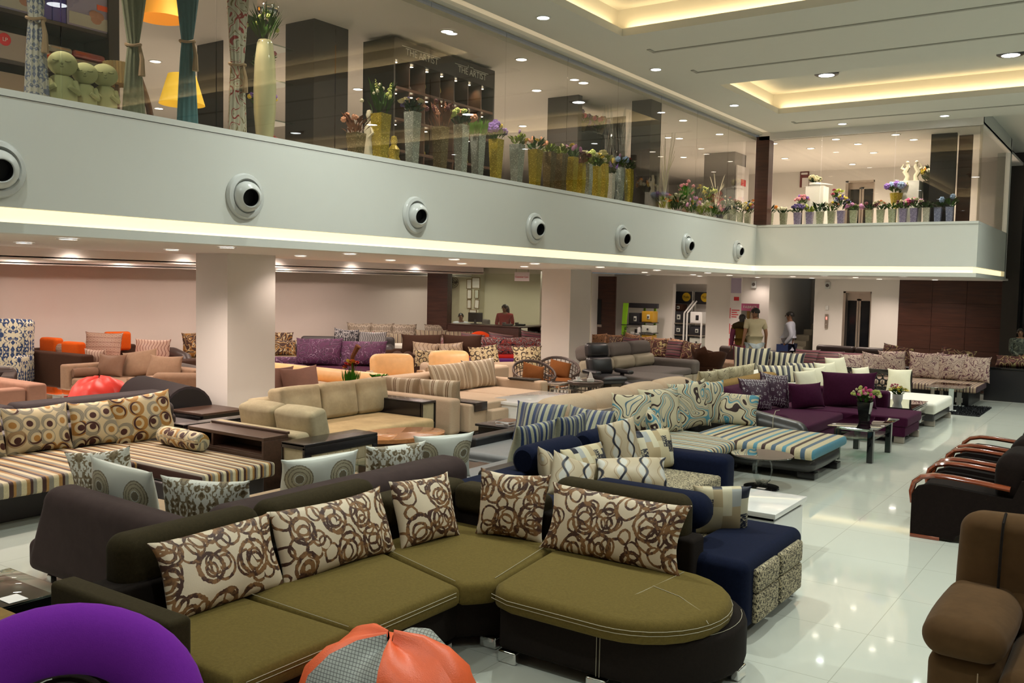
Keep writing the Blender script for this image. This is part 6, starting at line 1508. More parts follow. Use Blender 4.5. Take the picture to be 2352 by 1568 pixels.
# ------------------------------------------------------------------ under the mezzanine: middle group
t = sofa('dark leather sofa with autumn leaf cushion right of the white column', -16.2, 14.3, 44, 1.6, .9, .42, .66, .62, .26, 1, 'lt_brown', 'brnstripe_ob', roll=True)
pillow('autumn leaf cushion lying beside the right edge of the white column', M['autumn'], (-15.95, 14.2, .44), 44, .5, .36, .18, 20, 0, 'autumn leaf cushions'); pillow('dark leaf cushion standing behind the autumn leaf one', M['autumn'], (-16.4, 14.5, .44), 30, .5, .5, .18, 10, 0, 'autumn leaf cushions')
t = sofa('grey brown leather sofa with padded roll arms and black damask cushions', -15.9, 16.1, 40, 2.3, .95, .42, .78, .62, .28, 2, 'lt_char', 'grey', roll=True)
pillow('black and grey damask cushion on the grey brown sofa', M['bldamask'], on(t, -.05, .0, .43), 40, .6, .56, .2, 14, 4); pillow('black and grey wave cushion on the grey brown sofa', M['bkwave'], on(t, .6, .05, .43), 40, .72, .50, .2, 14, 0)
t = T('corner_sofa', 'purple scroll patterned sofa with a plain purple chaise', 'sofa', (-13.2, 13.0, 0), R_(38), local=True)
t.box('base', M['purple'], -1.6, 1.5, -.6, .5, .05, .30, .03); t.box('seat_cushion', M['purple'], -.55, .75, -1.2, .3, .28, .44, .07, (0, 0, .02), k=4); t.box('chaise_base', M['purple'], -.5, .7, -1.15, -.6, .05, .28, .03); t.box('backrest', M['purpfloral_ob'], -1.6, 1.5, .48, .75, .05, .58, .1, k=4); t.box('seat_cushion', M['purpfloral_ob'], .77, 1.5, -.5, .46, .30, .46, .06); t.box('seat_cushion', M['purpfloral_ob'], -1.6, -.57, -.7, .46, .30, .46, .07)
t.box('arm', M['purpfloral_ob'], -1.85, -1.55, -.8, .6, .1, .60, .12, k=4)
pillow('large purple scroll cushion, left of the pair', M['purpfloral'], on(t, -.35, .30, .44), 32, .95, .56, .24, 16, 0, 'purple scroll cushions'); pillow('large purple scroll cushion, right of the pair', M['purpfloral'], on(t, .55, .30, .44), 42, .95, .52, .24, 16, 0, 'purple scroll cushions')
t = T('sofa', 'peach leather sofa with one long rolled back seen from behind', 'sofa', (-11.5, 11.0, 0), R_(8), local=True)
g = G(); n = 16; g.tube([(-1.5 + 2.7 * i / n, .18 - .0 * i, .56 - .004 * i) for i in range(n + 1)] + [(1.27, .2, .46), (1.28, .22, .30)], [.13] * (n + 1) + [.13, .12], 14); t.g('rolled_back', g, M['lt_peach']); t.box('back_panel', M['lt_peach'], -1.5, 1.2, .12, .30, .05, .52, .05); t.box('seat', M['lt_peach'], -1.5, 1.2, -.7, .1, .1, .40, .06)
g = G(); g.tube([(.3, -.62, .42), (.6, -.66, .42), (.95, -.7, .40)], .11, 12); t.g('arm_roll', g, M['beige'])
t = sofa('magenta patterned sofa with mauve satin cushions right of the white column', -10.3, 9.35, 60, 1.2, .8, .38, .55, .5, .15, 1, 'violetseat')
for i, lb in enumerate(('mauve satin cushion half hidden by the white column', 'mauve satin cushion standing beside the cream velvet sofa')): pillow(lb, M['mauve'], (-10.28 + i * .3, 9.0 + i * .25, .40), 62, .55, .50, .18, 16, -6 * i, 'mauve satin cushions')
t = T('side_table', 'small low table with two planters behind the cream sofa', 'table', (-9.95, 10.65, 0)); t.box('top', M['brownwood'], -10.7, -9.45, 10.35, 11.0, .40, .43, .006); t.box('leg', M['blackwood'], -10.6, -9.55, 10.4, 10.95, 0, .40, .01)
t = T('flower_pot', 'pot of red and yellow poppies with a tall brown grass plume', 'flower pot', (-10.42, 10.65, .43), 0, local=True); g = G(); g.lathe([(0, 0), (.09, 0), (.12, .12), (.11, .12), (0, .1)], 20, cap=False); t.g('pot', g, M['gloss_white']); t.g('foliage', foliage((0, 0, .08), .15, .2, 110, .22, .010, 8, .8, True), LEAF['bright']); add_blooms(t.e, (.02, 0, .2), .16, .26, [('rose', 'red', 6, .055), ('rose', 'orange', 3, .05), ('rose', 'yellow', 2, .06)], 9, 'bright'); g = G(); g.tube([(0, .05, .2), (-.02, .05, .5), (.1, .05, .68), (.16, .05, .66)], [.02, .035, .045, .01], 7); t.g('plume', g, LEAF['brown'])
t = T('planter', 'pale grey bowl of bright green leaves beside the beige sofa', 'flower pot', (-9.75, 10.6, .43), 0, local=True); g = G(); g.lathe([(0, 0), (.13, 0), (.20, .16), (.19, .16), (0, .12)], 28, cap=False); t.g('bowl', g, M['satin']); t.g('foliage', foliage((0, 0, .14), .24, .13, 160, .09, .026, 12, .5), LEAF['bright'])
def easy(x, y, yaw, lb):
    t = T('easy_chair', lb, 'armchair', (x, y, 0), R_(yaw), 'peach leather easy chairs', local=True); t.box('back_cushion', M['lt_peach'], -.40, .40, .15, .38, .38, .84, .12, (.0, .04, .02), k=5, rot=(R_(-14), 0, 0)); t.box('seat_cushion', M['lt_peach'], -.40, .40, -.5, .2, .26, .44, .09, (0, 0, .03), k=4); t.box('footrest', M['lt_peach'], -.36, .36, -.85, -.52, .2, .40, .08, k=4)
    for s in (-1, 1): g = G(); g.tube([(s * .46, -.45, .02), (s * .46, -.42, .5), (s * .46, -.2, .58), (s * .46, .2, .54), (s * .46, .3, .02)], .022, 8); t.g('armrest', g, M['beige'])
easy(-10.95, 12.3, 55, 'peach leather easy chair above the leafy bowl'); easy(-10.75, 13.7, 55, 'peach leather easy chair just left of the striped floral cushions')
t = sofa('dark brown velvet sofa with big soft back cushions', -13.3, 16.6, 44, 2.4, .95, .42, .60, .55, .3, 2, 'choc_satin', roll=True)
for i, lb in enumerate(('large dark brown back cushion, left one', 'large dark brown back cushion, right one')): pillow(lb, M['choc_satin'], on(t, -.5 + i * .95, .18, .43), 44, .95, .52, .24, 14, 0, 'dark brown back cushions')
for i, lb in enumerate(('tan petal cushion, left one on the dark brown sofa', 'tan petal cushion, right one on the dark brown sofa')): pillow(lb, M['dotbrown'], on(t, -.45 + i * .62, -.12, .43), 46, .6, .36, .18, 22, 6 - 10 * i, 'tan petal cushions')
t = sofa('low beige sofa whose back edge shows behind the geometric cushions', -10.9, 15.0, 238, 2.6, .9, .42, .60, .56, .2, 2, 'beige', roll=True)
for i, (x, y, lb) in enumerate(((-10.75, 14.75, 'cream cushion with brown hexagon dots, left one'), (-10.15, 15.35, 'cream cushion with brown hexagon dots, beside the white column'), (-12.1, 14.8, 'hexagon dot cushion lying behind the peach chairs'))): pillow(lb, M['geo'], (x, y, .44 if i < 2 else .42), 52 if i < 2 else 60, .62 if i < 2 else .9, .48 if i < 2 else .34, .2, 12, -6 if not i else 0, 'hexagon dot cushions')
t = sofa('small dark sofa with brown roll arms behind the purple scroll cushions', -14.6, 15.6, 42, 1.9, .85, .40, .56, .56, .26, 2, 'choc_satin', roll=True)
t = sofa('white leatherette armchair with fat roll arms behind the purple cushions', -15.2, 17.4, 42, 1.5, .85, .40, .60, .58, .26, 1, 'white', roll=True)
t = T('flower_pot', 'pot of red and pink flowers standing behind the purple scroll sofa', 'flower pot', (-16.0, 17.0, .0), 0, local=True); g = G(); g.lathe([(0, 0), (.12, 0), (.16, .5), (.15, .5), (0, .45)], 20, cap=False); t.g('pot', g, M['gloss_black']); t.g('foliage', foliage((0, 0, .5), .3, .25, 90, .14, .03, 15), LEAF['green']); add_blooms(t.e, (0, 0, .52), .32, .32, [('rose', 'red', 16, .055), ('rose', 'pink', 10, .05), ('rose', 'white', 6, .05)], 16)
t = sofa('black leather sofa with taupe brocade cushions below the wall', -16.3, 18.4, 36, 2.9, .95, .44, .66, .60, .3, 3, 'lt_black', roll=True)
for i in range(4): pillow(('taupe brocade cushion, leftmost of four', 'taupe brocade cushion, second of four', 'taupe brocade cushion, third of four', 'taupe brocade cushion, apart at the right')[i], M['brocade'], on(t, (-1.05, -.45, .15, 1.0)[i], .12 - .1 * (i == 2), .46), 36, .66, .58, .2, 12, 0, 'taupe brocade cushions')
t = sofa('black leather sofa with cream striped cushions before the reception', -14.9, 18.55, 40, 2.0, .9, .42, .60, .56, .2, 2, 'lt_black', headrest=True)
for i in range(3): pillow(('cream and black striped cushion, small one at the left', 'cream and black striped cushion, left of the wide pair', 'cream and black striped cushion, right of the wide pair')[i], M['multistripe'], on(t, (-1.1, -.3, .45)[i], .1, .43), 40, (.5, .8, .8)[i], (.4, .50, .48)[i], .2, 14, 0, 'cream and black striped cushions')
t = T('tulip_chair', 'vermilion felt shell chair before the reception counter', 'armchair', (-13.55, 18.35, 0), R_(46), local=True); g = G(); nn = 20
for i in range(6):
    for j in range(nn + 1):
        a = math.pi * j / nn; q = i / 5; g.v.append((.46 * math.cos(a) * (1 - .1 * q), .15 + .22 * math.sin(a) * (1 - q) , .40 + .56 * math.sin(a) ** .8 * q))
for i in range(5):
    for j in range(nn): a = i * (nn + 1) + j; g.f.append((a, a + 1, a + nn + 2, a + nn + 1))
o = t.g('shell', g, M['redorange'], ang=80); md = o.modifiers.new('thick', 'SOLIDIFY'); md.thickness = .06; g = G(); g.lathe([(0, .3), (.38, .32), (.40, .40), (.3, .44), (0, .44)], 24, cap=False); t.g('seat', g, M['redorange']); g = G(); g.lathe([(0, 0), (.3, 0), (.05, .05), (.05, .3)], 20); t.g('pedestal', g, M['chrome'])
t = T('sofa', 'red velvet sofa draped with a quilted red and black ring cover', 'sofa', (-12.8, 17.9, 0), R_(48), local=True)
t.box('base', M['red'], -1.2, 1.2, -.5, .45, .05, .36, .04); t.box('seat_cushion', M['red'], -1.0, 1.0, -.55, .3, .34, .46, .06)
mq = fabric('quilted_ring_cover', (.12, .05, .05), .3, 20); mr = swirl('ring_chain_cover', [(1, (.14, .05, .05)), (.5, (.40, .36, .33)), (.8, (.03, .02, .03)), (.5, (.33, .06, .05))], 9.0, 1.0, coord='ob')
for j, (y, z) in enumerate(((.22, .52), (.34, .70))):
    g = G(); g.tube([(-1.25 + 2.5 * i / 24, y, z) for i in range(25)], [.13 + .03 * abs(math.sin(i / 24 * math.pi * 3)) for i in range(25)], 12); t.g('quilted_roll', g, mr)
for s in (-1, 1): g = G(); g.tube([(s * 1.2, .35, .62), (s * 1.25, 0, .56), (s * 1.2, -.45, .46)], [.14, .13, .10], 12); t.g('arm_roll', g, mr); t.box('arm', M['red'], s * 1.2 - .12, s * 1.2 + .12, -.5, .4, .05, .5, .08, k=4)
for i in range(3): pillow(('red striped cushion tip behind the quilted roll, left', 'red striped cushion tip behind the quilted roll, middle', 'grey and red striped cushion standing at the right of the quilted roll')[i], M['maroonpil'], on(t, (-.5, .2, 1.0)[i], .46, .44), 44, .6, .50 + .06 * (i == 2), .18, 8, 8, 'red striped cushions')
t = sofa('violet bench seat in front of the red quilted sofa', -12.15, 17.05, 48, 2.2, .7, .44, .5, .5, .15, 1, 'violetseat', arms=(0, 0), backs=False, name='bench', cat='bench')
t = sofa('orange brown low sofa end beside the white column', -11.2, 18.3, 60, 1.0, .8, .40, .5, .5, .15, 1, 'orange')

# ------------------------------------------------------------------ reception
t = T('reception_counter', 'dark wood reception counter with open shelves at its end', 'counter', (-15.2, 19.7, 0))
cx0, cx1 = at(1027, 745, y=19.2).x, -13.0
t.box('front_panel', M['darkwood'], cx0, cx1, 19.2, 19.3, 0, 1.04, .005); t.box('top', M['darkwood'], cx0, cx1 + .02, 19.18, 19.9, 1.04, 1.07, .005); t.box('side_top', M['darkwood'], cx1 - .45, cx1 + .02, 19.9, 21.2, 1.04, 1.07, .005)
for z in (.05, .45, .78): t.box('shelf', M['darkwood'], cx1 - .4, cx1 - .01, 19.3, 21.2, z, z + .03, .003)
for y in (19.3, 20.2, 21.17): t.box('upright', M['darkwood'], cx1 - .4, cx1 - .01, y, y + .03, .0, 1.04, .003)
for i in range(9):
    b_ = obj('book', G().box(0, .25, 0, .18, 0, .025 + .008 * (i % 3)), [M['paper'], M['tansatin'], M['grey']][i % 3], None, (cx1 - .3, 19.45 + .55 * (i // 3) + .0 * i, .815 + .035 * (i % 3)), (0, 0, R_(8 * (i % 3) - 6))); _set(b_, 'catalogue in the piles on the open shelf of the reception counter', 'book', 'catalogues on the reception shelf')
t = T('monitor', 'black computer monitor on the reception counter', 'monitor', (-14.66, 19.6, 1.07), R_(200), local=True); t.box('screen', M['gloss_black'], -.20, .20, -.02, .02, .05, .30, .01); t.box('neck', M['trim_black'], -.03, .03, 0, .03, .01, .12, .002); t.box('foot', M['trim_black'], -.1, .1, -.06, .1, 0, .012, .002)
for i, (px, py) in enumerate(((1165, 748), (1195, 748))):
    P = at(px, py, z=1.07); o = T('desk_phone', ('black desk telephone in front of the woman in red', 'black desk telephone at the counter corner')[i], 'telephone', (P.x, max(P.y, 19.5), 1.07), R_(20), local=True); o.box('body', M['trim_black'], -.12, .12, -.09, .09, 0, .05, .012); o.box('handset', M['trim_black'], -.13, -.06, -.1, .1, .05, .085, .02)
t = T('office_chair', 'grey office chair behind the seated man', 'chair', (-15.5, 21.6, 0), R_(150), local=True); t.box('backrest', M['grey'], -.24, .24, .2, .28, .6, 1.12, .06, k=4); t.box('seat', M['grey'], -.24, .24, -.24, .24, .42, .5, .03); g = G(); g.lathe([(.03, .05), (.03, .42)], 10); t.g('post', g, M['chrome']); g = G(); g.lathe([(0, .03), (.28, .03), (.05, .06), (0, .06)], 10, cap=False); t.g('star_base', g, M['trim_black'])
# certificates and wall fan
for i, (x0, y0, x1, y1) in enumerate(((1071, 641, 1083, 663), (1083, 637, 1102, 662), (1072, 665, 1083, 686), (1089, 665, 1099, 685), (1072, 688, 1082, 708), (1089, 688, 1100, 708), (1077, 711, 1094, 728))):
    A = at(x0, y1, y=22.46); B = at(x1, y0, y=22.46); t = T('framed_certificate', 'framed certificate in the office, ' + ('top left', 'top right, the largest', 'second row left', 'second row right, blue tinted', 'third row left', 'third row right, hanging crooked', 'lowest, with a red seal')[i], 'picture', ((A.x + B.x) / 2, 22.48, (A.z + B.z) / 2), 0, 'framed certificates', local=True)
    hw, hh = (B.x - A.x) / 2, (B.z - A.z) / 2; t.e.rotation_euler = (0, R_(5) if i == 5 else 0, 0)
    t.box('mount', M['paper'] if i not in (3,) else M['satin'], -hw + .012, hw - .012, -.006, .0, -hh + .012, hh - .012, 0); g = G(); g.box(-hw, hw, -.015, 0, -hh, -hh + .015); g.box(-hw, hw, -.015, 0, hh - .015, hh); g.box(-hw, -hw + .015, -.015, 0, -hh, hh); g.box(hw - .015, hw, -.015, 0, -hh, hh); t.g('frame', g, M['oldgold'], smooth=False)
    if i == 6: t.box('seal', M['red'], -.03, .03, -.008, -.006, -.1, -.04, 0)
P = at(1040, 648, y=20.2); t = T('wall_fan', 'small wall fan at the dark wood panel inside the office', 'fan', (P.x, P.y, P.z), R_(35), local=True); g = G()
for r in (.06, .11, .155): g.tube([(r * math.cos(a), -.05, r * math.sin(a)) for a in np.linspace(0, 6.283, 21)[:-1]], .006, 4, closed=True)
for k in range(12): a = k * .5236; g.tube([(0, -.07, 0), (.155 * math.cos(a), -.05, .155 * math.sin(a))], .003, 4)
t.g('guard', g, M['trim_black']); g = G()
for k in range(3):
    a = k * 2.094; c, s_ = math.cos(a), math.sin(a); g.quad((.02 * c, -.03, .02 * s_), (.13 * c - .05 * s_, -.045, .13 * s_ + .05 * c), (.14 * c, -.035, .14 * s_), (.09 * c + .05 * s_, -.02, .09 * s_ - .05 * c))
t.g('blade', g, M['grey']); g = G(); g.tube([(0, -.02, 0), (-.05, .10, .02), (-.18, .12, .06)], .02, 6); t.g('bracket', g, M['grey'])
P = at(1199, 636, y=19.0); t = T('hanging_sign', 'small white sign with red lettering hung above the cabin glass', 'sign', (P.x, P.y, P.z), R_(0), local=True); t.box('board', M['paper'], -.22, .22, -.01, .01, -.10, .12, .004); g = G(); [g.tube([(a, 0, .12), (a, 0, 2.61 - P.z)], .004, 5) for a in (-.18, .18)]; t.g('cord', g, M['grey'])
def text(parent, s, size, loc, rot, mat, depth=.002, align='CENTER', name='lettering'):
    c = bpy.data.curves.new(name, 'FONT'); c.body = s; c.size = size; c.extrude = depth; c.align_x = align; c.align_y = 'CENTER'
    o = bpy.data.objects.new(name, c); COL.objects.link(o); o.location = loc; o.rotation_euler = rot; c.materials.append(mat)
    bpy.context.view_layer.update()
    me = bpy.data.meshes.new_from_object(o.evaluated_get(bpy.context.evaluated_depsgraph_get())); bpy.data.objects.remove(o)
    o = bpy.data.objects.new(name, me); COL.objects.link(o); o.location = loc; o.rotation_euler = rot
    if not me.materials: me.materials.append(mat)
    if parent is not None: o.parent = parent
    return o
INK = {k: plain('ink_' + k, c, .6) for k, c in dict(red=(.60, .03, .04), white=(.8, .8, .76), black=(.01, .01, .01), grey=(.5, .47, .4), yellow=(.75, .50, .02), pink=(.55, .12, .26), green=(.25, .55, .02)).items()}
text(t.e, 'Customer Care', .06, (0, -.012, 0), (R_(90), 0, 0), INK['red'])

# ------------------------------------------------------------------ safes
def safe(x, y, z, w_, h, d, mc, label, dial='black', yaw=0):
    t = T('safe', label, 'safe', (x, y, z), R_(yaw), None, local=True); t.box('body', mc, -w_ / 2, w_ / 2, -d / 2, d / 2, 0, h, .008); dr = t.box('door', mc, -w_ / 2 + .02, w_ / 2 - .02, -d / 2 - .012, -d / 2, .02, h - .02, .005)
    g = G(); g.box(w_ * .0, w_ * .26, -d / 2 - .02, -d / 2 - .012, h * .3, h * .72, .003); t.g('keypad', g, M['satin'] if dial != 'white' else M['trim_black'], parent=dr); g = G(); g.lathe([(0, 0), (.028, 0), (.024, .03), (0, .03)], 12, (0, 0, 0), Matrix.Translation((w_ * .13, -d / 2 - .02, h * .5)) @ Matrix.Rotation(R_(90), 4, 'X'), cap=False); t.g('knob', g, M['trim_black'], parent=dr)
GRN = plain('lime_green_plastic', (.25, .55, .02), .35); BLK = M['trim_black']; MUS = plain('mustard_enamel', (.42, .24, .02), .35)
Y0 = 24.3; gx = lambda px: at(px, 700, y=Y0).x
t = T('display_stand', 'lime green and black display stand of small safes', 'display stand', (gx(1478), Y0, 0))
g = G(); pl = []
for i in range(13): q = i / 12; pl.append((gx(1446) - .03 - .03 * math.sin(q * 3.1) , q * 1.66))
for i in range(13): q = 1 - i / 12; pl.append((gx(1453) + .03 - .05 * math.sin(q * 3.1), q * 1.66))
g.prism(pl, -.02, .02, Matrix.Translation((0, Y0 - .32, 0)) @ Matrix.Rotation(R_(90), 4, 'X')); t.g('green_upright', g, GRN)
for px in (1477, 1501): t.box('green_post', GRN, gx(px) - .035, gx(px) + .035, Y0 + .1, Y0 + .14, 0, 1.62, .01)
t.box('header', BLK, gx(1445), gx(1510), Y0 - .02, Y0 + .1, 1.52, 1.66, .006)
for z in (.42, .72, 1.02): t.box('shelf', BLK, gx(1440), gx(1478), Y0 - .35, Y0 + .1, z, z + .02, .003); t.box('shelf', BLK, gx(1479), gx(1511), Y0 - .28, Y0 + .1, z + .08, z + .10, .003)
text(t.e, 'Godrej', .16, (gx(1449) - t.loc.x, Y0 - .345 - t.loc.y, .75), (R_(90), R_(-86), 0), INK['black'])
for k, (px, z, w_, h, mc, lb) in enumerate(((1466, 1.04, .34, .34, BLK, 'black safe top left on the green stand'), (1496, 1.12, .34, .32, MUS, 'mustard safe top right on the green stand'), (1469, .74, .32, .24, M['gloss_white'], 'white safe in the middle left of the green stand'), (1496, .82, .32, .22, M['satin'], 'silver safe in the middle right of the green stand'), (1469, .44, .32, .24, M['gloss_white'], 'white safe low left on the green stand'), (1496, .52, .32, .24, MUS, 'mustard safe low right on the green stand'))):
    safe(gx(px), Y0 - .08, z, w_, h, .34, mc, lb, 'white' if mc is M['gloss_white'] else 'black')
Y1 = 25.45; rx = lambda px: at(px, 700, y=Y1).x
for k, (pa, pb, lb) in enumerate(((1543, 1582, 'white steel rack of safes, left one in the wall niche'), (1589, 1622, 'white steel rack of safes, right one in the wall niche'))):
    t = T('display_rack', lb, 'rack', (rx((pa + pb) / 2), Y1, 0), 0, 'steel racks of safes'); a, b = rx(pa), rx(pb)
    g = G()
    for x in (a, b):
        for y in (Y1 - .3, Y1 + .25): g.box(x - .02, x + .02, y - .02, y + .02, 0, 1.4 if y < Y1 else 2.05)
    xs = b if k == 0 else a; g.tube([(xs, Y1 - .3, 1.4), (xs + (.15 if k == 0 else .15), Y1 + .0, 1.75)], .025, 6); t.g('frame', g, M['trim_white'], smooth=False)
    for z in (.10, .42, .74, 1.08): t.box('shelf', M['steel'], a, b, Y1 - .3, Y1 + .25, z, z + .02, .002)
    t.box('header_board', BLK, a, b, Y1 + .2, Y1 + .24, 1.66, 2.02, .004)
    g = G(); g.lathe([(0, 0), (.13, 0), (.13, .008), (0, .008)], 28, M=Matrix.Translation(((a + b) / 2 + .1, Y1 + .2, 1.86)) @ Matrix.Rotation(R_(90), 4, 'X'), cap=False); t.g('logo_disc', g, INK['yellow']); text(t.e, 'Yale', .11, ((a + b) / 2 + .1 - t.loc.x, .185, 1.86), (R_(90), 0, 0), INK['black'])
    for j, (z, h, mc) in enumerate(((1.10, .34, M['gloss_white'] if k else M['trim_black']), (.76, .26, BLK), (.44, .24, M['satin'] if k else BLK), (.12, .24, BLK))):
        safe((a + b) / 2 + .02, Y1 - .04, z, (b - a) * .8, h, .4, mc, '%s safe, %s on the %s rack' % (('white' if mc is M['gloss_white'] else 'silver' if mc is M['satin'] else 'black'), ('top', 'second', 'third', 'lowest')[j], ('left', 'right')[k]), 'white' if mc is M['gloss_white'] else 'black')
    if k == 0: safe((a + b) / 2 - .02, Y1 - .0, 1.45, (b - a) * .6, .2, .35, M['choc_satin'], 'small brown safe on top of the black one on the left rack')
# ------------------------------------------------------------------ signs and small wall things at the back
Y2 = 23.85; a, b = at(1678, 700, y=Y2).x, at(1703, 700, y=Y2).x
t = T('directory_board', 'tall white directory board with red lists on the pillar', 'sign', ((a + b) / 2, Y2, 0)); zb = at(1690, 790, y=Y2).z
t.box('board', M['paper'], a, b, Y2 - .03, Y2, zb, 2.44, .003); t.box('lilac_panel', plain('lilac_print', (.42, .36, .48), .6), a + .01, b - .01, Y2 - .035, Y2 - .03, 2.02, 2.42, 0); t.box('red_panel', INK['red'], a + .1, b - .06, Y2 - .035, Y2 - .03, 1.82, 1.92, 0)
for j, z in enumerate((1.62, 1.20, .80)): t.box('red_bar', INK['red'], a, a + .02, Y2 - .036, Y2 - .03, z - .28, z, 0); [t.box('red_line', INK['red'], a + .05, a + .05 + (.22, .15, .19, .14)[q], Y2 - .034, Y2 - .03, z - .07 - q * .06, z - .045 - q * .06, 0) for q in range(4)]
Y3 = 25.2; a, b = at(1702, 700, y=Y3).x, at(1744, 700, y=Y3).x
t = T('roll_up_banner', 'roll up banner headed FABRICS behind the couple', 'banner', ((a + b) / 2, Y3, 0)); zt = at(1720, 697, y=Y3).z
t.box('foot', M['steel'], a, b, Y3 - .1, Y3 + .1, 0, .06, .004); t.box('sheet', plain('banner_print', (.16, .15, .13), .5), a, b, Y3 - .004, Y3 + .004, .06, zt - .2, 0); t.box('heading', INK['pink'], a, b, Y3 - .004, Y3 + .004, zt - .2, zt, 0)
for i in range(3): t.box('printed_curtain', M['oldgold' if i != 1 else 'beige'], a + .18 + i * .11, a + .27 + i * .11, Y3 - .012, Y3 - .004, .5, zt - .21, .003)
g = G(); g.lathe([(.10, 0), (.14, 0), (.14, .01), (.10, .01)], 24, M=Matrix.Translation((a + .12, Y3 - .004, zt - .62)) @ Matrix.Rotation(R_(90), 4, 'X') @ Matrix.Diagonal((1, 1.7, 1, 1)), cap=False); t.g('printed_mirror', g, M['gloss_white'])
text(t.e, 'FABRICS', .105, (0, -.008, zt - .1), (R_(90), 0, 0), INK['white'])
def wallthing(name, label, cat, px0, py0, px1, py1, Y, mat, dp=.03):
    A = at(px0, py1, y=Y); B = at(px1, py0, y=Y); t = T(name, label, cat, ((A.x + B.x) / 2, Y, (A.z + B.z) / 2)); t.box('panel', mat, A.x, B.x, Y - dp, Y, A.z, B.z, .004); return t, A, B
t, A, B = wallthing('poster', 'small dark red poster on the stair wall', 'poster', 1827, 642, 1852, 672, 29.98, plain('red_black_print', (.16, .02, .02), .4), .01); t.box('printed_shape', M['gloss_black'], A.x + .12, B.x - .1, 29.968, 29.97, A.z + .12, B.z, 0); t.box('printed_band', INK['red'], A.x, B.x, 29.966, 29.97, A.z, A.z + .12, 0)
t, A, B = wallthing('alarm_sounder', 'square grey alarm sounder on the wall left of the stairs', 'alarm', 1727, 645, 1738, 661, 25.98, M['vent'], .06); g = G(); g.lathe([(0, 0), (.05, 0), (.04, .02), (0, .02)], 16, M=Matrix.Translation((t.loc.x, 25.92, t.loc.z)) @ Matrix.Rotation(R_(90), 4, 'X'), cap=False); t.g('grille', g, M['grey'])
t, A, B = wallthing('alarm_sounder', 'square grey alarm sounder high on the lift wall', 'alarm', 1896, 648, 1907, 663, YW - .02, M['vent'], .06); g = G(); g.lathe([(0, 0), (.05, 0), (.04, .02), (0, .02)], 16, M=Matrix.Translation((t.loc.x, YW - .08, t.loc.z)) @ Matrix.Rotation(R_(90), 4, 'X'), cap=False); t.g('grille', g, M['grey'])
t, A, B = wallthing('switch_plate', 'small white plate above the lift call panel', 'switch', 1896, 702, 1903, 711, YW - .02, M['trim_white'], .02)
t, A, B = wallthing('lift_call_panel', 'steel lift call panel with a red light', 'lift panel', 1894, 721, 1903, 754, YW - .02, M['steel'], .02); t.box('display', emit('red_display', (1, .05, .03), 2.0), A.x + .03, B.x - .03, YW - .046, YW - .04, B.z - .16, B.z - .08, 0); g = G(); g.lathe([(0, 0), (.018, 0), (.015, .008), (0, .008)], 12, M=Matrix.Translation((t.loc.x, YW - .04, A.z + .12)) @ Matrix.Rotation(R_(90), 4, 'X'), cap=False); t.g('button', g, M['chrome'])
# ------------------------------------------------------------------ upper floor goods
ZF = 3.45
def sqvase(name_lab, x, y, h, mat, st=.15, sb=.10, bow=0.0, group=None, z=ZF, rz=0.0):
    t = T('floor_vase', name_lab, 'vase', (x, y, z), rz, group, local=True); g = G(); n = 9
    for i in range(n):
        q = i / (n - 1); s = (sb + (st - sb) * q + bow * math.sin(q * math.pi)) / 2
        g.v += [(-s, -s, h * q), (s, -s, h * q), (s, s, h * q), (-s, s, h * q)]
    for i in range(n - 1):
        for j in range(4): g.f.append((i * 4 + j, i * 4 + (j + 1) % 4, i * 4 + 4 + (j + 1) % 4, i * 4 + 4 + j))
    s = st / 2 - .012; b = len(g.v); g.v += [(-s, -s, h - .0), (s, -s, h), (s, s, h), (-s, s, h), (-s, -s, h - .05), (s, -s, h - .05), (s, s, h - .05), (-s, s, h - .05)]
    e = (n - 1) * 4
    for j in range(4): k = (j + 1) % 4; g.f += [(e + j, e + k, b + k, b + j), (b + j, b + k, b + 4 + k, b + 4 + j)]
    g.f += [(3, 2, 1, 0), (b + 4, b + 5, b + 6, b + 7)]
    t.g('vase_body', g, mat, ang=30); return t
def bouquet(t, h, r, hh, leaf, spec, seed, nleaf=46, L=.16, wd=.022, up=.5, grass=False):
    t.g('foliage', foliage((0, 0, h - .02), r, hh * .8, nleaf, L, wd, seed, up, grass), LEAF[leaf])
    if spec: add_blooms(t.e, (0, 0, h + .02), r, hh, spec, seed + 1)
GVZ = 'glitter floor vases along the glass'
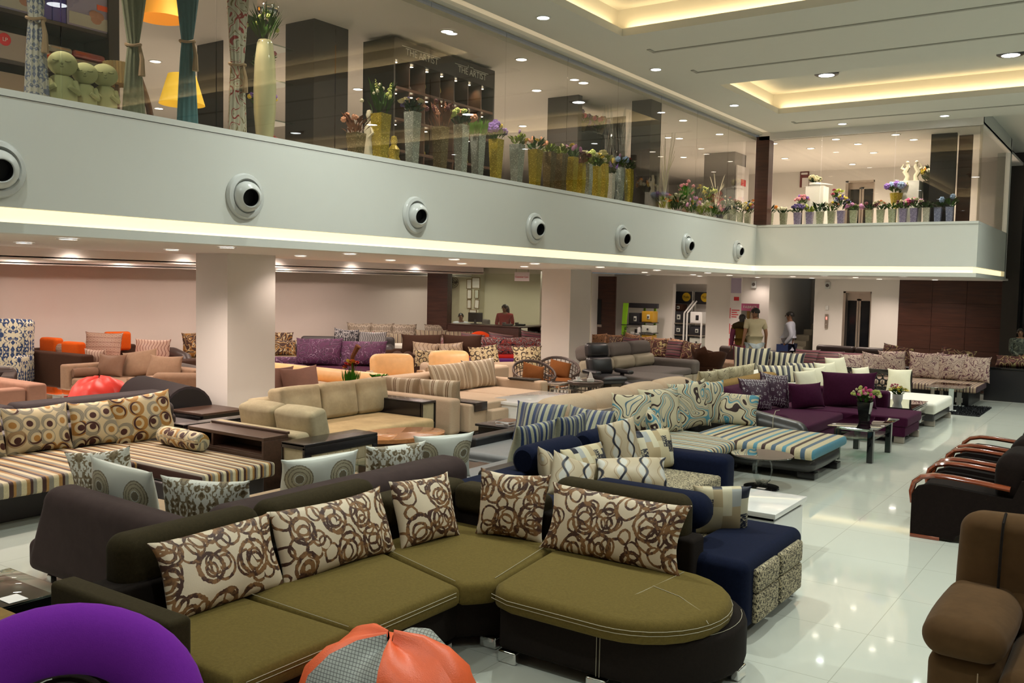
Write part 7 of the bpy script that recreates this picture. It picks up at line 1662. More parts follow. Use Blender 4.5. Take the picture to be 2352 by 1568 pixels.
VS = [  # px, y of rim, colour, top size, bow, leaf, radius, height, flowers, label words
 (818, 306, 'bronze', .16, 0, 'brown', .18, .24, [('ball', 'peach', 4, .03)], 'bronze glitter vase with russet leaves beside the big dark column'),
 (875, 262, 'gold', .17, 0, 'green', .22, .34, [('ball', 'white', 10, .02), ('spike', 'lime', 2, .06)], 'gold glitter vase, widest, with tall green fern and white buds'),
 (948, 258, 'silver', .15, 0, 'dark', .16, .16, [('rose', 'cream', 8, .04), ('ball', 'violet', 6, .02), ('rose', 'peach', 3, .03)], 'silver glitter vase with cream flowers, next to the wide gold one'),
 (1012, 292, 'bronze', .16, 0, 'brown', .22, .30, [('ball', 'burgundy', 6, .03), ('spike', 'peach', 2, .04)], 'bronze glitter vase with rust leaves and thin bending stems'),
 (1060, 287, 'silver', .15, 0, 'dark', .17, .18, [('ball', 'lime', 8, .04), ('rose', 'white', 4, .05), ('ball', 'peach', 4, .05)], 'silver glitter vase with lime flowers and a salmon head'),
 (1098, 309, 'silver', .15, 0, 'bright', .14, .30, [], 'silver glitter vase of upright green grass'),
 (1140, 320, 'gold', .15, 0, 'green', .16, .20, [('ball', 'purple', 8, .05), ('ball', 'yellow', 3, .03)], 'dull gold vase with a purple allium'),
 (1188, 332, 'silver', .16, 0, 'lime', .15, .16, [('tulip', 'purple', 2, .03), ('tulip', 'lime', 3, .03)], 'plain silver glitter vase with lime leaves and drooping buds'),
 (1230, 344, 'gold', .16, 0, 'green', .20, .18, [('tulip', 'peach', 9, .04), ('rose', 'yellow', 2, .05)], 'gold glitter vase with peach tulips'),
 (1262, 350, 'bronze', .16, 0, 'lime', .16, .16, [('ball', 'peach', 3, .03)], 'bronze vase, first of the two dark ones'),
 (1288, 354, 'bronze', .16, 0, 'lime', .15, .16, [('tulip', 'cream', 3, .04)], 'bronze vase, second of the two dark ones'),
 (1314, 361, 'gold', .15, 0, 'green', .15, .18, [('tulip', 'mauve', 8, .045), ('rose', 'yellow', 1, .07)], 'tall gold glitter vase with mauve tulips'),
 (1335, 375, 'gold', .10, .03, 'brown', .13, .16, [('rose', 'burgundy', 6, .05)], 'bowed gold vase with burgundy flowers'),
 (1351, 377, 'silver', .10, .03, 'lime', .13, .18, [('ball', 'lime', 5, .05), ('rose', 'white', 2, .07)], 'bowed silver vase between two bowed gold ones'),
 (1371, 382, 'gold', .10, .03, 'green', .14, .18, [('rose', 'white', 6, .06), ('rose', 'yellow', 5, .05)], 'bowed gold vase with white peonies'),
 (1388, 376, 'gold', .10, .03, 'lime', .12, .16, [('rose', 'cream', 6, .06)], 'bowed gold vase with cream peonies'),
 (1404, 398, 'white', .09, .02, 'dark', .12, .14, [('spike', 'purple', 3, .04)], 'bowed white glitter vase with lavender'),
 (1424, 384, 'silver', .10, .03, 'green', .14, .17, [('tulip', 'yellow', 3, .05), ('ball', 'blue', 2, .06), ('tulip', 'mauve', 3, .05)], 'bowed silver vase with yellow and blue flowers'),
 (1446, 388, 'gold', .10, .03, 'dark', .13, .16, [('rose', 'burgundy', 5, .05), ('rose', 'red', 3, .05)], 'bowed gold vase with dark red flowers'),
 (1464, 393, 'silver', .10, .03, 'green', .10, .14, [('rose', 'white', 5, .06)], 'bowed silver vase with white flowers, last before the dark column'),
]
for i, (px, py, col, st, bow, leaf, r, hh, spec, lab) in enumerate(VS):
    P = at(px, py, x=-7.36); h = P.z - ZF
    t = sqvase(lab, P.x, P.y, h, GLIT[col], st, st * .66, bow, GVZ)
    bouquet(t, h, r, hh, leaf, spec, 40 + i * 3, 60, hh * .7, .018, .55 if hh < .25 else .75, i == 5)
# small sage vases near the corner, and the row along the back band
GSM = 'small glitter vases near the corner post'
for i, (px, py) in enumerate(((1668, 475), (1684, 481), (1700, 487), (1717, 490))):
    P = at(px, py, x=-7.34); t = sqvase(('sage glitter vase, first of the four before the corner post', 'sage glitter vase, second of the four before the corner post', 'sage glitter vase, third of the four before the corner post', 'sage glitter vase touching the corner post')[i], P.x, P.y, P.z - ZF, GLIT['sage'], .12, .09, 0, GSM)
    bouquet(t, P.z - ZF, .15, .20, 'green', [[('ball', 'white', 6, .025), ('rose', 'red', 3, .04)], [('star', 'white', 6, .05), ('ball', 'burgundy', 4, .03)], [('ball', 'cream', 7, .055), ('ball', 'white', 3, .05)], [('rose', 'pink', 5, .05), ('ball', 'blue', 3, .05), ('ball', 'yellow', 3, .04)]][i], 140 + i, 40, .12)
GRW = 'glitter vases in a row along the back band'
BV = [(1768, 490, 'sage', 'dark', [('ball', 'orange', 3, .045), ('ball', 'purple', 1, .04)], .22), (1800, 489, 'sage', 'dark', [('ball', 'white', 12, .03)], .10), (1832, 488, 'lilac', 'dark', [('ball', 'violet', 26, .028)], .16), (1860, 487, 'lilac', 'lime', [('tulip', 'lime', 6, .04)], .12), (1884, 486, 'sage', 'dark', [], .22), (1910, 485, 'sage', 'green', [('rose', 'white', 5, .05), ('rose', 'peach', 4, .05), ('rose', 'pink', 2, .05)], .16), (1932, 484, 'lilac', 'dark', [('ball', 'yellow', 10, .035), ('ball', 'blue', 7, .03), ('ball', 'violet', 9, .03)], .30), (1961, 483, 'sage', 'green', [('ball', 'mauve', 8, .05), ('rose', 'cream', 4, .05)], .12), (1997, 482, 'sage', 'dark', [('rose', 'lime', 4, .04), ('ball', 'burgundy', 4, .04)], .15), (2023, 481, 'sage', 'dark', [('rose', 'white', 7, .05), ('rose', 'peach', 3, .04)], .14), (2050, 480, 'sage', 'green', [('ball', 'burgundy', 2, .04)], .14), (2075, 479, 'lilac', 'green', [('ball', 'cream', 10, .03), ('ball', 'burgundy', 3, .03)], .16), (2100, 478, 'lilac', 'green', [('rose', 'white', 5, .06), ('ball', 'magenta', 2, .06), ('ball', 'mauve', 4, .06)], .16), (2129, 477, 'white', 'dark', [], .14), (2155, 476, 'peri', 'dark', [], .12), (2182, 475, 'peri', 'green', [('ball', 'blue', 4, .05)], .22)]
WD = dict(sage='pale sage', lilac='lilac', white='white', peri='periwinkle')
NM = ('touching the corner post', 'with tiny white buds', 'with violet sprays', 'with lime buds', 'with broad dark leaves and no flowers', 'with white and peach roses', 'with tall yellow and violet flowers', 'with a mauve cluster', 'in front of the lift door', 'with white roses beside the lift', 'below the golden pot', 'with cream buds and a burgundy one', 'with a magenta and white bunch', 'with dark leaves', 'left of the last one', 'last at the right, with blue heads')
for i, (px, py, col, leaf, spec, hh) in enumerate(BV):
    P = at(px, py, y=19.92); t = sqvase('%s glitter vase of the back row, %s' % (WD[col], NM[i]), P.x, P.y, P.z - ZF, GLIT[col], .14, .10, 0, GRW)
    bouquet(t, P.z - ZF, .18, hh, leaf, spec, 180 + i * 2, 44, max(.12, hh * .7), .03 if leaf == 'dark' and not spec else .02)
# crowded mixed pots between the dark column and the corner
GMX = 'mixed flower pots behind the glass'
MX = [(1532, 470, -7.5, 'orange', 'lime', 'pot of orange poppies and grass right of the dark column'), (1556, 478, -7.3, 'white', 'green', 'white pot with orchid stems'), (1575, 440, -7.9, 'pink', 'bright', 'raised pot of long stemmed pink lilies, tallest of the crowd'), (1590, 480, -7.3, 'mauve', 'green', 'pot of mauve blossom sprays'), (1600, 440, -7.9, 'yellow', 'dark', 'pot of yellow daffodils and black leaves'), (1612, 486, -7.3, 'orange', 'lime', 'pot of orange and green stems'), (1625, 450, -7.8, 'lime', 'green', 'pot of lime hydrangea'), (1636, 492, -7.3, 'pink', 'green', 'pot of pink blossom, left of two'), (1652, 496, -7.3, 'pink', 'dark', 'pot of pink blossom, right of two'), (1640, 445, -8.0, 'red', 'brown', 'pot with a red flower and russet leaves'), (1680, 425, -8.3, 'yellow', 'lime', 'pot of small yellow flowers on the white stand'), (1700, 440, -8.3, 'magenta', 'green', 'pot of magenta flowers on the white stand'), (1722, 430, -8.0, 'orange', 'green', 'pot of yellow berries behind the corner post')]
for i, (px, py, X, col, leaf, lab) in enumerate(MX):
    P = at(px, py, x=X); h = max(.12, min(.5, P.z - ZF - .12)); t = T('flower_pot', lab, 'flower pot', (P.x, P.y, ZF), 0, GMX, local=True); g = G(); g.lathe([(0, 0), (.06, 0), (.085, h), (.075, h), (0, h - .03)], 16, cap=False); t.g('pot', g, GLIT[('white', 'pewter', 'bronze')[i % 3]])
    sp = [[('star', col, 10, .055)], [('rose', col, 9, .05), ('ball', 'white', 4, .03)], [('ball', col, 12, .035)], [('tulip', col, 8, .05)]][i % 4]
    bouquet(t, h, .20, .34 if X < -7.6 else .28, leaf, sp, 230 + i * 2, 54, .2, .02, .6)
t = T('plant_stand', 'white stand behind the mixed flowers near the corner post', 'stand', (-8.3, 18.0, ZF)); t.box('top', M['gloss_white'], -8.5, -8.1, 17.5, 18.5, 3.85, 3.9, .004); t.box('body', M['paint'], -8.45, -8.15, 17.55, 18.45, ZF, 3.85, .004)
# pedestals and showpieces behind the back row
def pedestal(px0, px1, py, Y, lab):
    A = at(px0, py, y=Y); B = at(px1, py, y=Y); t = T('pedestal', lab, 'pedestal', ((A.x + B.x) / 2, Y, ZF)); t.box('column', M['fascia'], A.x, B.x, Y - .2, Y + .2, ZF, A.z - .02, .004); t.box('top', M['fascia'], A.x - .0, B.x, Y - .2, Y + .2, A.z - .02, A.z, .002); return t, A.z
t, zp = pedestal(1857, 1898, 430, 20.6, 'cream pedestal carrying a white swan of roses')
P = Vector((t.loc.x - .05, 20.6, zp)); t = T('flower_pot', 'white swan shaped pot of cream roses on the left pedestal', 'flower pot', P, 0, local=True); g = G(); g.lathe([(0, 0), (.08, 0), (.13, .05), (.12, .09), (0, .07)], 20, cap=False); g.tube([(.1, 0, .06), (.22, 0, .05), (.38, 0, .03)], [.03, .02, .005], 6); t.g('swan_pot', g, M['gloss_white']); t.g('foliage', foliage((0, 0, .08), .18, .1, 40, .12, .025, 331), LEAF['dark']); add_blooms(t.e, (-.02, 0, .1), .13, .13, [('ball', 'cream', 11, .055)], 332)
t, zp = pedestal(2070, 2116, 418, 20.5, 'cream pedestal carrying the white dancing figures')
P = Vector((t.loc.x, 20.5, zp)); t = T('statuette', 'white carved figure pair on the right pedestal', 'statue', P, 0, local=True); g = G()
for sx in (-.1, .1):
    g.tube([(sx, 0, 0), (sx * .8, 0, .1), (sx * 1.3, .02, .2), (sx * .7, 0, .3), (sx * .9, 0, .36)], [.06, .045, .06, .04, .03], 8); g.tube([(sx, 0, .22), (sx * 2.0, 0, .28), (sx * 1.6, 0, .36)], [.025, .03, .012], 6); g.ball((sx * .9, 0, .39), .035, 8, 6)
t.g('figure', g, M['ivory'])
P = at(2140, 418, y=20.7); t = T('flower_pot', 'large dark bucket of yellow and white chrysanthemums beside the white figures', 'flower pot', (P.x, 20.7, ZF), 0, local=True); h = P.z - ZF + .02; g = G(); g.lathe([(0, 0), (.13, 0), (.17, h), (.15, h), (0, h - .05)], 18, cap=False); t.g('pot', g, M['gloss_black']); bouquet(t, h, .26, .34, 'dark', [('ball', 'orange', 9, .05), ('ball', 'yellow', 4, .05), ('ball', 'white', 14, .045)], 340, 80, .2, .03)
P = at(2058, 466, y=20.3); t = T('flower_pot', 'golden mosaic goblet of blue and lilac hydrangeas', 'flower pot', (P.x, 20.3, ZF), 0, local=True); z0 = P.z - ZF; g = G(); g.lathe([(0, 0), (.06, 0), (.02, .04), (.02, z0 - .12), (.06, z0 - .1), (.10, z0 + .0), (.13, z0 + .2), (.11, z0 + .2), (0, z0 + .15)], 20, cap=False); t.g('goblet', g, GLIT['gold']); bouquet(t, z0 + .2, .22, .2, 'green', [('ball', 'blue', 5, .07), ('ball', 'purple', 6, .06), ('ball', 'cream', 3, .06)], 350, 40, .14)
for i, (px, py, sp, lb) in enumerate(((1842, 470, [('ball', 'pink', 16, .035), ('ball', 'purple', 6, .035)], 'slender stand of pink and purple blossom left of the cream pedestal'), (1922, 458, [('rose', 'lime', 5, .06), ('rose', 'magenta', 5, .055)], 'glass dish of lime and magenta flowers left of the lift'))):
    P = at(px, py, y=20.4); h = P.z - ZF; t = T('flower_stand', lb, 'flower pot', (P.x, 20.4, ZF), 0, local=True); g = G(); g.lathe([(0, 0), (.09, 0), (.015, .03), (.015, h - .05), (.07, h), (.06, h), (0, h - .03)], 14, cap=False); t.g('stand', g, M['blackwood'] if i == 0 else M['acrylic']); bouquet(t, h, .17, .18, 'green', sp, 360 + i, 36, .12)
A = at(1835, 430, y=24.9); B = at(1857, 378, y=24.9); t = T('poster', 'maroon and white poster hung beside the upper lift', 'poster', ((A.x + B.x) / 2, 24.95, (A.z + B.z) / 2)); t.box('sheet', plain('maroon_print', (.14, .03, .03), .4), A.x, B.x, 24.96, 24.99, A.z, B.z, 0); t.box('white_half', M['paper'], A.x + .06, B.x, 24.955, 24.96, A.z, A.z + .25, 0); t.box('pale_stripe', M['paper'], A.x + .03, B.x - .03, 24.955, 24.96, B.z - .25, B.z - .2, 0)
t = T('wall_board', 'white board with red squares on the dark column near the corner', 'sign', (-8.02, 21.1, 4.4)); g = G(); g.box(-8.06, -8.03, 20.75, 21.5, 3.7, 5.0); t.g('board', g, M['paper']); g = G(); g.box(-8.03, -8.025, 21.0, 21.3, 4.55, 4.7); t.g('red_square', g, INK['red'])
t = T('glass_sculpture', 'tall wavy clear glass sculpture before the dark column', 'sculpture', (-7.42, 13.75, ZF), 0, local=True); g = G(); rs = random.Random(5)
for k in range(16):
    x0, y0 = rs.uniform(-.12, .12), rs.uniform(-.3, .3); ph = rs.uniform(0, 6); top = 1.3 + rs.uniform(-.1, .4); g.tube([(x0 + .04 * math.sin(ph + z * 5), y0 * (.6 + .5 * z) + .05 * math.sin(ph + z * 7), z) for z in np.linspace(0, top, 12)], [.022] * 11 + [.008], 6)
t.g('glass_strand', g, M['acrylic'])
for i, (px, X) in enumerate(((1528, -7.4), (1648, -7.9))):
    P = at(px, 400, x=X); t = T('willow_vase', ('vase of pale willow twigs right of the dark column', 'vase of pale pampas twigs among the mixed flowers')[i], 'vase', (P.x, P.y, ZF), 0, local=True); g = G(); g.lathe([(0, 0), (.05, 0), (.06, .4), (.05, .4), (0, .35)], 14, cap=False); t.g('vase_body', g, M['acrylic']); g = G()
    for k in range(18): a = rs.uniform(0, 6.28); g.tube([(0, 0, .3), (.06 * math.cos(a), .06 * math.sin(a), .8), (.16 * math.cos(a), .16 * math.sin(a), 1.2 + rs.uniform(-.2, .3) - .3 * i)], [.008, .006, .003], 4)
    t.g('twig', g, M['ivory'])
# white swan ornaments and the dark shelf with flowers behind
t = T('shelf_unit', 'dark shelf of flowers and white ornaments between two dark columns', 'shelf', (-8.2, 14.6, ZF)); X0 = -8.45
for z in (3.47, 4.05, 4.75): t.box('shelf', M['tglass'] if z > 3.6 else M['darkcol'], X0, X0 + .5, 13.75, 15.0, z, z + .015, 0)
t.box('back_panel', M['darkcol'], X0 - .04, X0, 13.7, 15.05, ZF, 5.2, .003); t.box('side_panel', M['darkcol'], X0, X0 + .5, 15.02, 15.05, ZF, 5.2, .003)
for i, (y, z, lb) in enumerate(((13.95, 4.765, 'pot of red and purple flowers on the dark shelf'), (14.55, 4.765, 'pot of dark leaves and pink flowers on the dark shelf'))):
    t = T('flower_pot', lb, 'flower pot', (-8.2, y, z), 0, local=True); g = G(); g.lathe([(0, 0), (.05, 0), (.03, .03), (.08, .16), (.07, .16), (0, .12)], 16, cap=False); t.g('pot', g, GLIT['bronze']); bouquet(t, .15, .2, .2, 'green', [('ball', 'burgundy', 6, .05), ('ball', 'red', 3, .05), ('ball', 'purple', 7, .04), ('ball', 'magenta', 3, .05)], 380 + i, 40, .12)
for i, (y, lb) in enumerate(((13.95, 'white swan neck ornament, left on the glass shelf'), (14.4, 'white draped bust ornament, right on the glass shelf'))):
    t = T('ornament', lb, 'ornament', (-8.15, y, 4.065), R_(90), local=True); g = G()
    if i == 0: g.ball((0, 0, .06), .1, 10, 6, sc=(1.3, .8, .6)); g.tube([(.06, 0, .08), (.12, 0, .18), (.04, 0, .28), (.08, 0, .38), (.16, 0, .36)], [.04, .03, .03, .04, .012], 8); g.ball((-.16, 0, .1), .05, 8, 5); g.ball((.2, 0, .1), .05, 8, 5)
    else: g.ball((0, 0, .1), .14, 10, 7, sc=(1.3, .8, .7)); g.ball((0, 0, .24), .09, 10, 7, sc=(1, 1, 1.2)); g.tube([(-.1, 0, .1), (-.22, 0, .14), (-.2, 0, .24)], [.04, .03, .02], 7)
    t.g('ornament_body', g, M['ivory'])
t = T('statuette', 'white lady statuette between the bronze and gold vases', 'statue', (-7.5, at(848, 330, x=-7.5).y, ZF), 0, local=True); g = G(); g.lathe([(.09, 0), (.07, .2), (.045, .32), (.065, .42), (.05, .5), (.022, .53), (.03, .56), (.042, .60), (.03, .65), (0, .66)], 16, cap=False); t.g('figure', g, M['ivory']); g = G(); g.tube([(.05, -.02, .46), (.1, -.05, .38), (.05, -.07, .33)], .016, 6); t.g('arm', g, M['ivory'])
t = T('statuette', 'golden seated figure between the wide gold vase and the silver vase', 'statue', (-7.6, at(905, 330, x=-7.6).y, ZF), 0, local=True); g = G(); g.lathe([(.09, 0), (.10, .12), (.06, .2), (.075, .28), (.03, .34), (.045, .38), (.03, .44), (0, .45)], 14, cap=False); t.g('figure', g, GLIT['gold'])

# the lit dark display cabinet
dx, dy0, dy1 = -8.10, 9.0, 11.2
t = T('display_cabinet', 'dark display cabinet with lit cubbyholes headed THE ARTIST twice', 'cabinet', (dx - .25, 10.1, ZF))
DK = M['darkcol']; t.box('side_panel', DK, dx - .54, dx, dy0, dy0 + .03, ZF, 5.26, .003); t.box('side_panel', DK, dx - .54, dx, dy1 - .03, dy1, ZF, 5.26, .003); t.box('back_panel', DK, dx - .54, dx - .51, dy0, dy1, ZF, 5.26, .003); t.box('header', DK, dx - .5, dx, dy0, dy1, 5.0, 5.26, .003)
for z in (ZF + .0, 3.82, 4.22, 4.62): t.box('shelf', M['brownwood'], dx - .5, dx - .005, dy0 + .03, dy1 - .03, z, z + .035, .002)
ny = 7
for k in range(1, ny): y = dy0 + (dy1 - dy0) * k / ny; t.box('divider', M['brownwood'], dx - .5, dx - .01, y - .01, y + .01, ZF, 5.0, .002)
spotm = emit('cubby_spot', (1, .85, .6), 12.0); spotm.cycles.emission_sampling = 'NONE'
rs = random.Random(9)
for j, z in enumerate((3.855, 4.255, 4.655)):
    for k in range(ny):
        y = dy0 + (dy1 - dy0) * (k + .5) / ny
        g = G(); g.lathe([(0, 0), (.026, 0), (.026, .004), (0, .004)], 10, (dx - .12, y, z + .325), cap=False); t.g('cubby_light', g, spotm)
        g = G(); kind = rs.random(); s = rs.uniform(.8, 1.15)
        if kind < .5: g.lathe([(.03, 0), (.05, .02), (.02, .06), (.045 * s, .13), (.03, .20 * s), (.012, .24 * s), (0, .25 * s)], 12, cap=False)
        else: g.ball((0, 0, .04), .05, 8, 5, sc=(1, 1.2, .7)); g.tube([(0, -.03, .05), (0, .02, .12), (0, -.02, .18 * s), (0, .03, .2 * s)], [.03, .025, .02, .006], 6)
        o = T('figurine', '%s figurine in column %d of the %s row of the lit cabinet' % (('gilded', 'silvered')[rs.random() < .4], k + 1, ('lower', 'middle', 'top')[j]), 'figurine', (dx - .18, y, z), rs.uniform(0, 3), 'figurines in the lit cabinet', local=True); o.e['label'] = '%s figurine, %s from the left in the %s row of the lit cabinet' % ('gilded' if (k + j) % 3 else 'silvered', ('first', 'second', 'third', 'fourth', 'fifth', 'sixth', 'seventh')[k], ('lower', 'middle', 'top')[j]); o.g('figure', g, GLIT['gold'] if (k + j) % 3 else M['chrome'])
for k in range(3): lamp('cabinet_lamp', (dx - .1, dy0 + .4 + .7 * k, 4.97), 5, (1, .8, .5), None, 120, .03)
for k, yy in enumerate((9.55, 10.65)):
    text(t.e, 'THE ARTIST', .125, (dx + .003 - t.loc.x, yy - t.loc.y, 5.115 - ZF), (R_(90), 0, R_(90)), INK['white'], .002)
    g = G(); yb = yy - .40
    if k == 0: g.box(dx, dx + .005, yb, yb + .78, 5.175, 5.183)
    else: g.box(dx, dx + .005, yb, yb + .3, 5.175, 5.183); g.box(dx, dx + .005, yb + .42, yb + .78, 5.175, 5.183); g.box(dx, dx + .005, yb + .3, yb + .308, 5.18, 5.215); g.box(dx, dx + .005, yb + .34, yb + .42, 5.19, 5.198)
    t.g('logo_line', g, INK['white'], smooth=False)

# ------------------------------------------------------------------ left end of the upper floor: shelving, curtains, lamps, statues
sx = -9.05; ye = at(272, 100, x=sx).y
t = T('shelf_unit', 'dark shelving packed with boxed and bagged bedding at the upper left', 'shelf', (sx - .2, 4.6, ZF)); t.box('side_panel', DK, sx - .45, sx + .02, ye - .12, ye, ZF, 5.28, .003); t.box('back_panel', DK, sx - .48, sx - .45, 2.6, ye, ZF, 5.28, .003)
zsh = [3.72, 4.14, at(200, 70, x=sx).z - .02]
for z in zsh: t.box('shelf', DK, sx - .45, sx, 2.6, ye - .12, z, z + .035, .002)
lilac = plain('snow_scene_print', (.34, .34, .52), .25); bluep = plain('royal_blue_print', (.05, .06, .30), .25)
def carton(y0, y1, z, h, mat, lab, pic=True, grp='bedding cartons'):
    t = T('carton', lab, 'box', (sx - .18, (y0 + y1) / 2, z), 0, grp); t.box('box', mat, sx - .36, sx - .01, y0, y1, z, z + h, .006)
    if pic:
        w_ = y1 - y0; t.box('picture', M['satin'], sx - .011, sx - .006, y0 + .02, y1 - .02, z + .02, z + h * .35, 0); g = G(); [g.ball((sx - .006, y0 + w_ * u, z + h * v), .05, 8, 5, sc=(.08, 1.2, .9)) for u, v in ((.62, .4), (.72, .38), (.66, .28))]; t.g('printed_figure', g, M['rose']); g = G(); g.box(sx - .01, sx - .005, y0 + w_ * .68, y0 + w_ * .92, z + h * .55, z + h * .68); t.g('printed_patch', g, M['bean'])
    return t
zt = zsh[2] + .037; Y = lambda px, py=40: at(px, py, x=sx).y
t = carton(Y(155), Y(255), zt, .40, lilac, 'lilac carton printed with a snow scene and a red name plate'); y0 = Y(160); g = G(); g.box(sx - .01, sx - .004, y0, y0 + .17, zt + .29, zt + .36); t.g('name_plate', g, INK['red']); text(t.e, 'Estilo', .055, (sx - .002 - t.loc.x, y0 + .085 - t.loc.y, .325), (R_(90), 0, R_(90)), INK['white'], .001)
carton(Y(122), Y(154), zt, .40, bluep, 'plain blue carton edge beside the lilac one', False); carton(Y(100), Y(121), zt, .40, bluep, 'second blue carton edge, behind the first curtain', False); carton(Y(-20), Y(98), zt, .40, lilac, 'lilac carton printed with a snow scene at the top left corner')
t = carton(Y(-40, 150), Y(66, 150), 4.177, .26, plain('sepia_print', (.30, .26, .22), .3), 'sepia bedding bag printed with a city view and a red spot', False); g = G(); g.ball((sx - .005, Y(12, 120), 4.36), .06, 14, 8, sc=(.06, 1, 1)); t.g('red_spot', g, INK['red']); text(t.e, 'LP', .05, (sx + .001 - t.loc.x, Y(12, 120) - t.loc.y, .18), (R_(90), 0, R_(90)), INK['white'], .001)
carton(Y(-60, 180), Y(62, 180), 3.757, .3, plain('brown_bag_print', (.20, .16, .11), .4), 'brown quilt bag low on the shelving at the left edge', False)
for k, (pa, pb, n) in enumerate(((102, 170, 3), (172, 246, 3))):
    for j in range(n):
        y0, y1 = Y(pa, 110), Y(pb, 110); z = 4.177 + j * .085
        o = T('quilt_pack', '%s plastic wrapped quilt of the %s pile on the shelving' % (('lowest', 'middle', 'topmost')[j], ('left', 'right')[k]), 'bedding', (sx - .2, (y0 + y1) / 2, z), 0, 'plastic wrapped quilts'); o.box('quilt', [M['red'], M['orange'], M['bluestripe']][(j + k) % 3], sx - .4, sx - .02, y0, y1, z + .005, z + .075, .03); o.box('wrap', glass('clear_wrap', (.85, .88, .92), 3.0), sx - .41, sx - .015, y0 - .005, y1 + .005, z, z + .08, .03)
def curtain(px, pyt, wt, wp, wb, mat, lab, X=-7.33, ptie=None):
    zt = at(px, pyt, x=X).z; yc = at(px, pyt, x=X).y; g = G(); n = 64; rowz = np.linspace(ZF + .01, 5.25, 30)
    def half(z):
        if z < zt: q = (zt - z) / (zt - ZF); return wp + (wb - wp) * q ** .7
        q = (z - zt) / (5.25 - zt); return wp + (wt - wp) * q ** .9
    for z in rowz:
        hw = half(z)
        for i in range(n):
            a = 2 * math.pi * i / n; fold = 1 + .16 * math.sin(11 * a + .8 * math.sin(z * 2)); g.v.append((.055 * math.sin(a) * fold * (.7 + hw), hw * math.cos(a) * (1 + .05 * math.sin(7 * a)), z - ZF))
    for r in range(len(rowz) - 1):
        for i in range(n): g.f.append((r * n + i, r * n + (i + 1) % n, (r + 1) * n + (i + 1) % n, (r + 1) * n + i))
    t = T('curtain', lab, 'curtain', (X, yc, ZF), 0, 'sample curtains tied in the middle', local=True); t.g('drape', g, mat, ang=80)
    g = G(); g.tube([(.07 * math.sin(a), (wp + .01) * math.cos(a), zt - ZF + .012 * math.sin(a * 2)) for a in np.linspace(0, 6.283, 17)[:-1]], .012, 6, closed=True); g.tube([(.06, .02, zt - ZF), (.08, .03, zt - ZF - .12), (.075, .03, zt - ZF - .26)], [.012, .02, .03], 7); t.g('tie_cord', g, M['taupe'])
    t.box('rod', M['blackwood'], -.02, .02, -wt - .05, wt + .05, 1.80, 1.83, .004)
curtain(82, 45, .14, .055, .105, damask('white_blue_floral_cloth', (.55, .54, .50), (.16, .19, .30), 5, .50, 'ob'), 'white curtain with blue floral print, leftmost')
curtain(306, 105, .22, .045, .115, fabric('sage_linen', (.19, .21, .15), .2, 60), 'sage green linen curtain in front of the shelving end')
curtain(430, 97, .19, .05, .115, fabric('teal_linen', (.070, .17, .20), .2, 20), 'teal curtain in front of the yellow lamp')
curtain(545, 150, .16, .07, .11, swirl('red_flower_curtain_cloth', [(3, (.50, .48, .40)), (1, (.28, .03, .03)), (1.6, (.52, .50, .42)), (.5, (.16, .12, .04))], 8.0, .7, coord='ob'), 'cream curtain with red flowers beside the tall vase')
t = T('floor_vase', 'tall cream ribbed vase with trailing grass beside the dark column', 'vase', (-7.4, at(608, 300, x=-7.4).y, ZF), 0, local=True); h = at(608, 92, x=-7.4).z - ZF; g = G(); n = 36; prof = [(.06, 0), (.085, .12), (.105, .35), (.108, .55), (.098, .80), (.075, .97), (.06, 1.0), (.05, 1.0), (.04, .9)]
for r, q in prof:
    for i in range(n): a = 2 * math.pi * i / n; k = 1 + .035 * math.cos(a * 18); g.v.append((r * k * math.cos(a), r * k * math.sin(a), q * h))
for i in range(len(prof) - 1):
    for j in range(n): g.f.append((i * n + j, i * n + (j + 1) % n, (i + 1) * n + (j + 1) % n, (i + 1) * n + j))
t.g('vase_body', g, plain('cream_ceramic', (.52, .50, .30), .15, 0, .5, .5), ang=80); bouquet(t, h, .18, .22, 'green', [('ball', 'lime', 6, .025)], 400, 80, .26, .008, .6)
t = T('hanging_ornament', 'silver globe hanging above the tall cream vase', 'ornament', (-7.55, at(615, 20, x=-7.55).y, 4.83), 0, local=True); g = G(); g.ball((0, 0, .06), .12, 20, 12); t.g('globe', g, M['chrome']); g = G(); g.tube([(0, 0, .17), (0, 0, .46)], .004, 5); t.g('cord', g, M['blackwood'])
def lampshade(g, r0, r1, z0, z1): g.lathe([(r0, z0), (r1, z1)], 32, cap=False); g.lathe([(r1 * .97, z1), (r0 * .97, z0)], 32, cap=False)
yl = at(338, 120, x=-8.2).y; t = T('floor_lamp', 'floor lamp with a curvy brown stem and an orange shade', 'lamp', (-8.2, yl, ZF), 0, local=True); g = G(); g.tube([(0, -.06 + .10 * math.sin(z * 4.2 + .8), z) for z in np.linspace(.03, 1.25, 16)], .032, 10); t.g('stem', g, M['brownwood']); g = G(); g.lathe([(0, 0), (.16, 0), (.16, .02), (.03, .04), (0, .04)], 24, cap=False); t.g('base', g, M['brownwood']); g = G(); lampshade(g, .24, .15, 1.24, 1.52); g.v = [(v[0], v[1] + .16, v[2]) for v in g.v]
shm = NT('glowing_orange_shade'); shm.fin((.75, .32, .03), .7); shm.b.inputs['Emission Color'].default_value = (1, .40, .04, 1); shm.b.inputs['Emission Strength'].default_value = .55
t.g('shade', g, shm.m)
yl = at(418, 205, x=-7.85).y; t = T('table_lamp', 'lamp with a flared yellow shade behind the teal curtain', 'lamp', (-7.85, yl, ZF), 0, local=True); z0 = at(418, 240, x=-7.85).z - ZF; z1 = at(418, 172, x=-7.85).z - ZF; g = G(); lampshade(g, .215, .13, z0, z1)
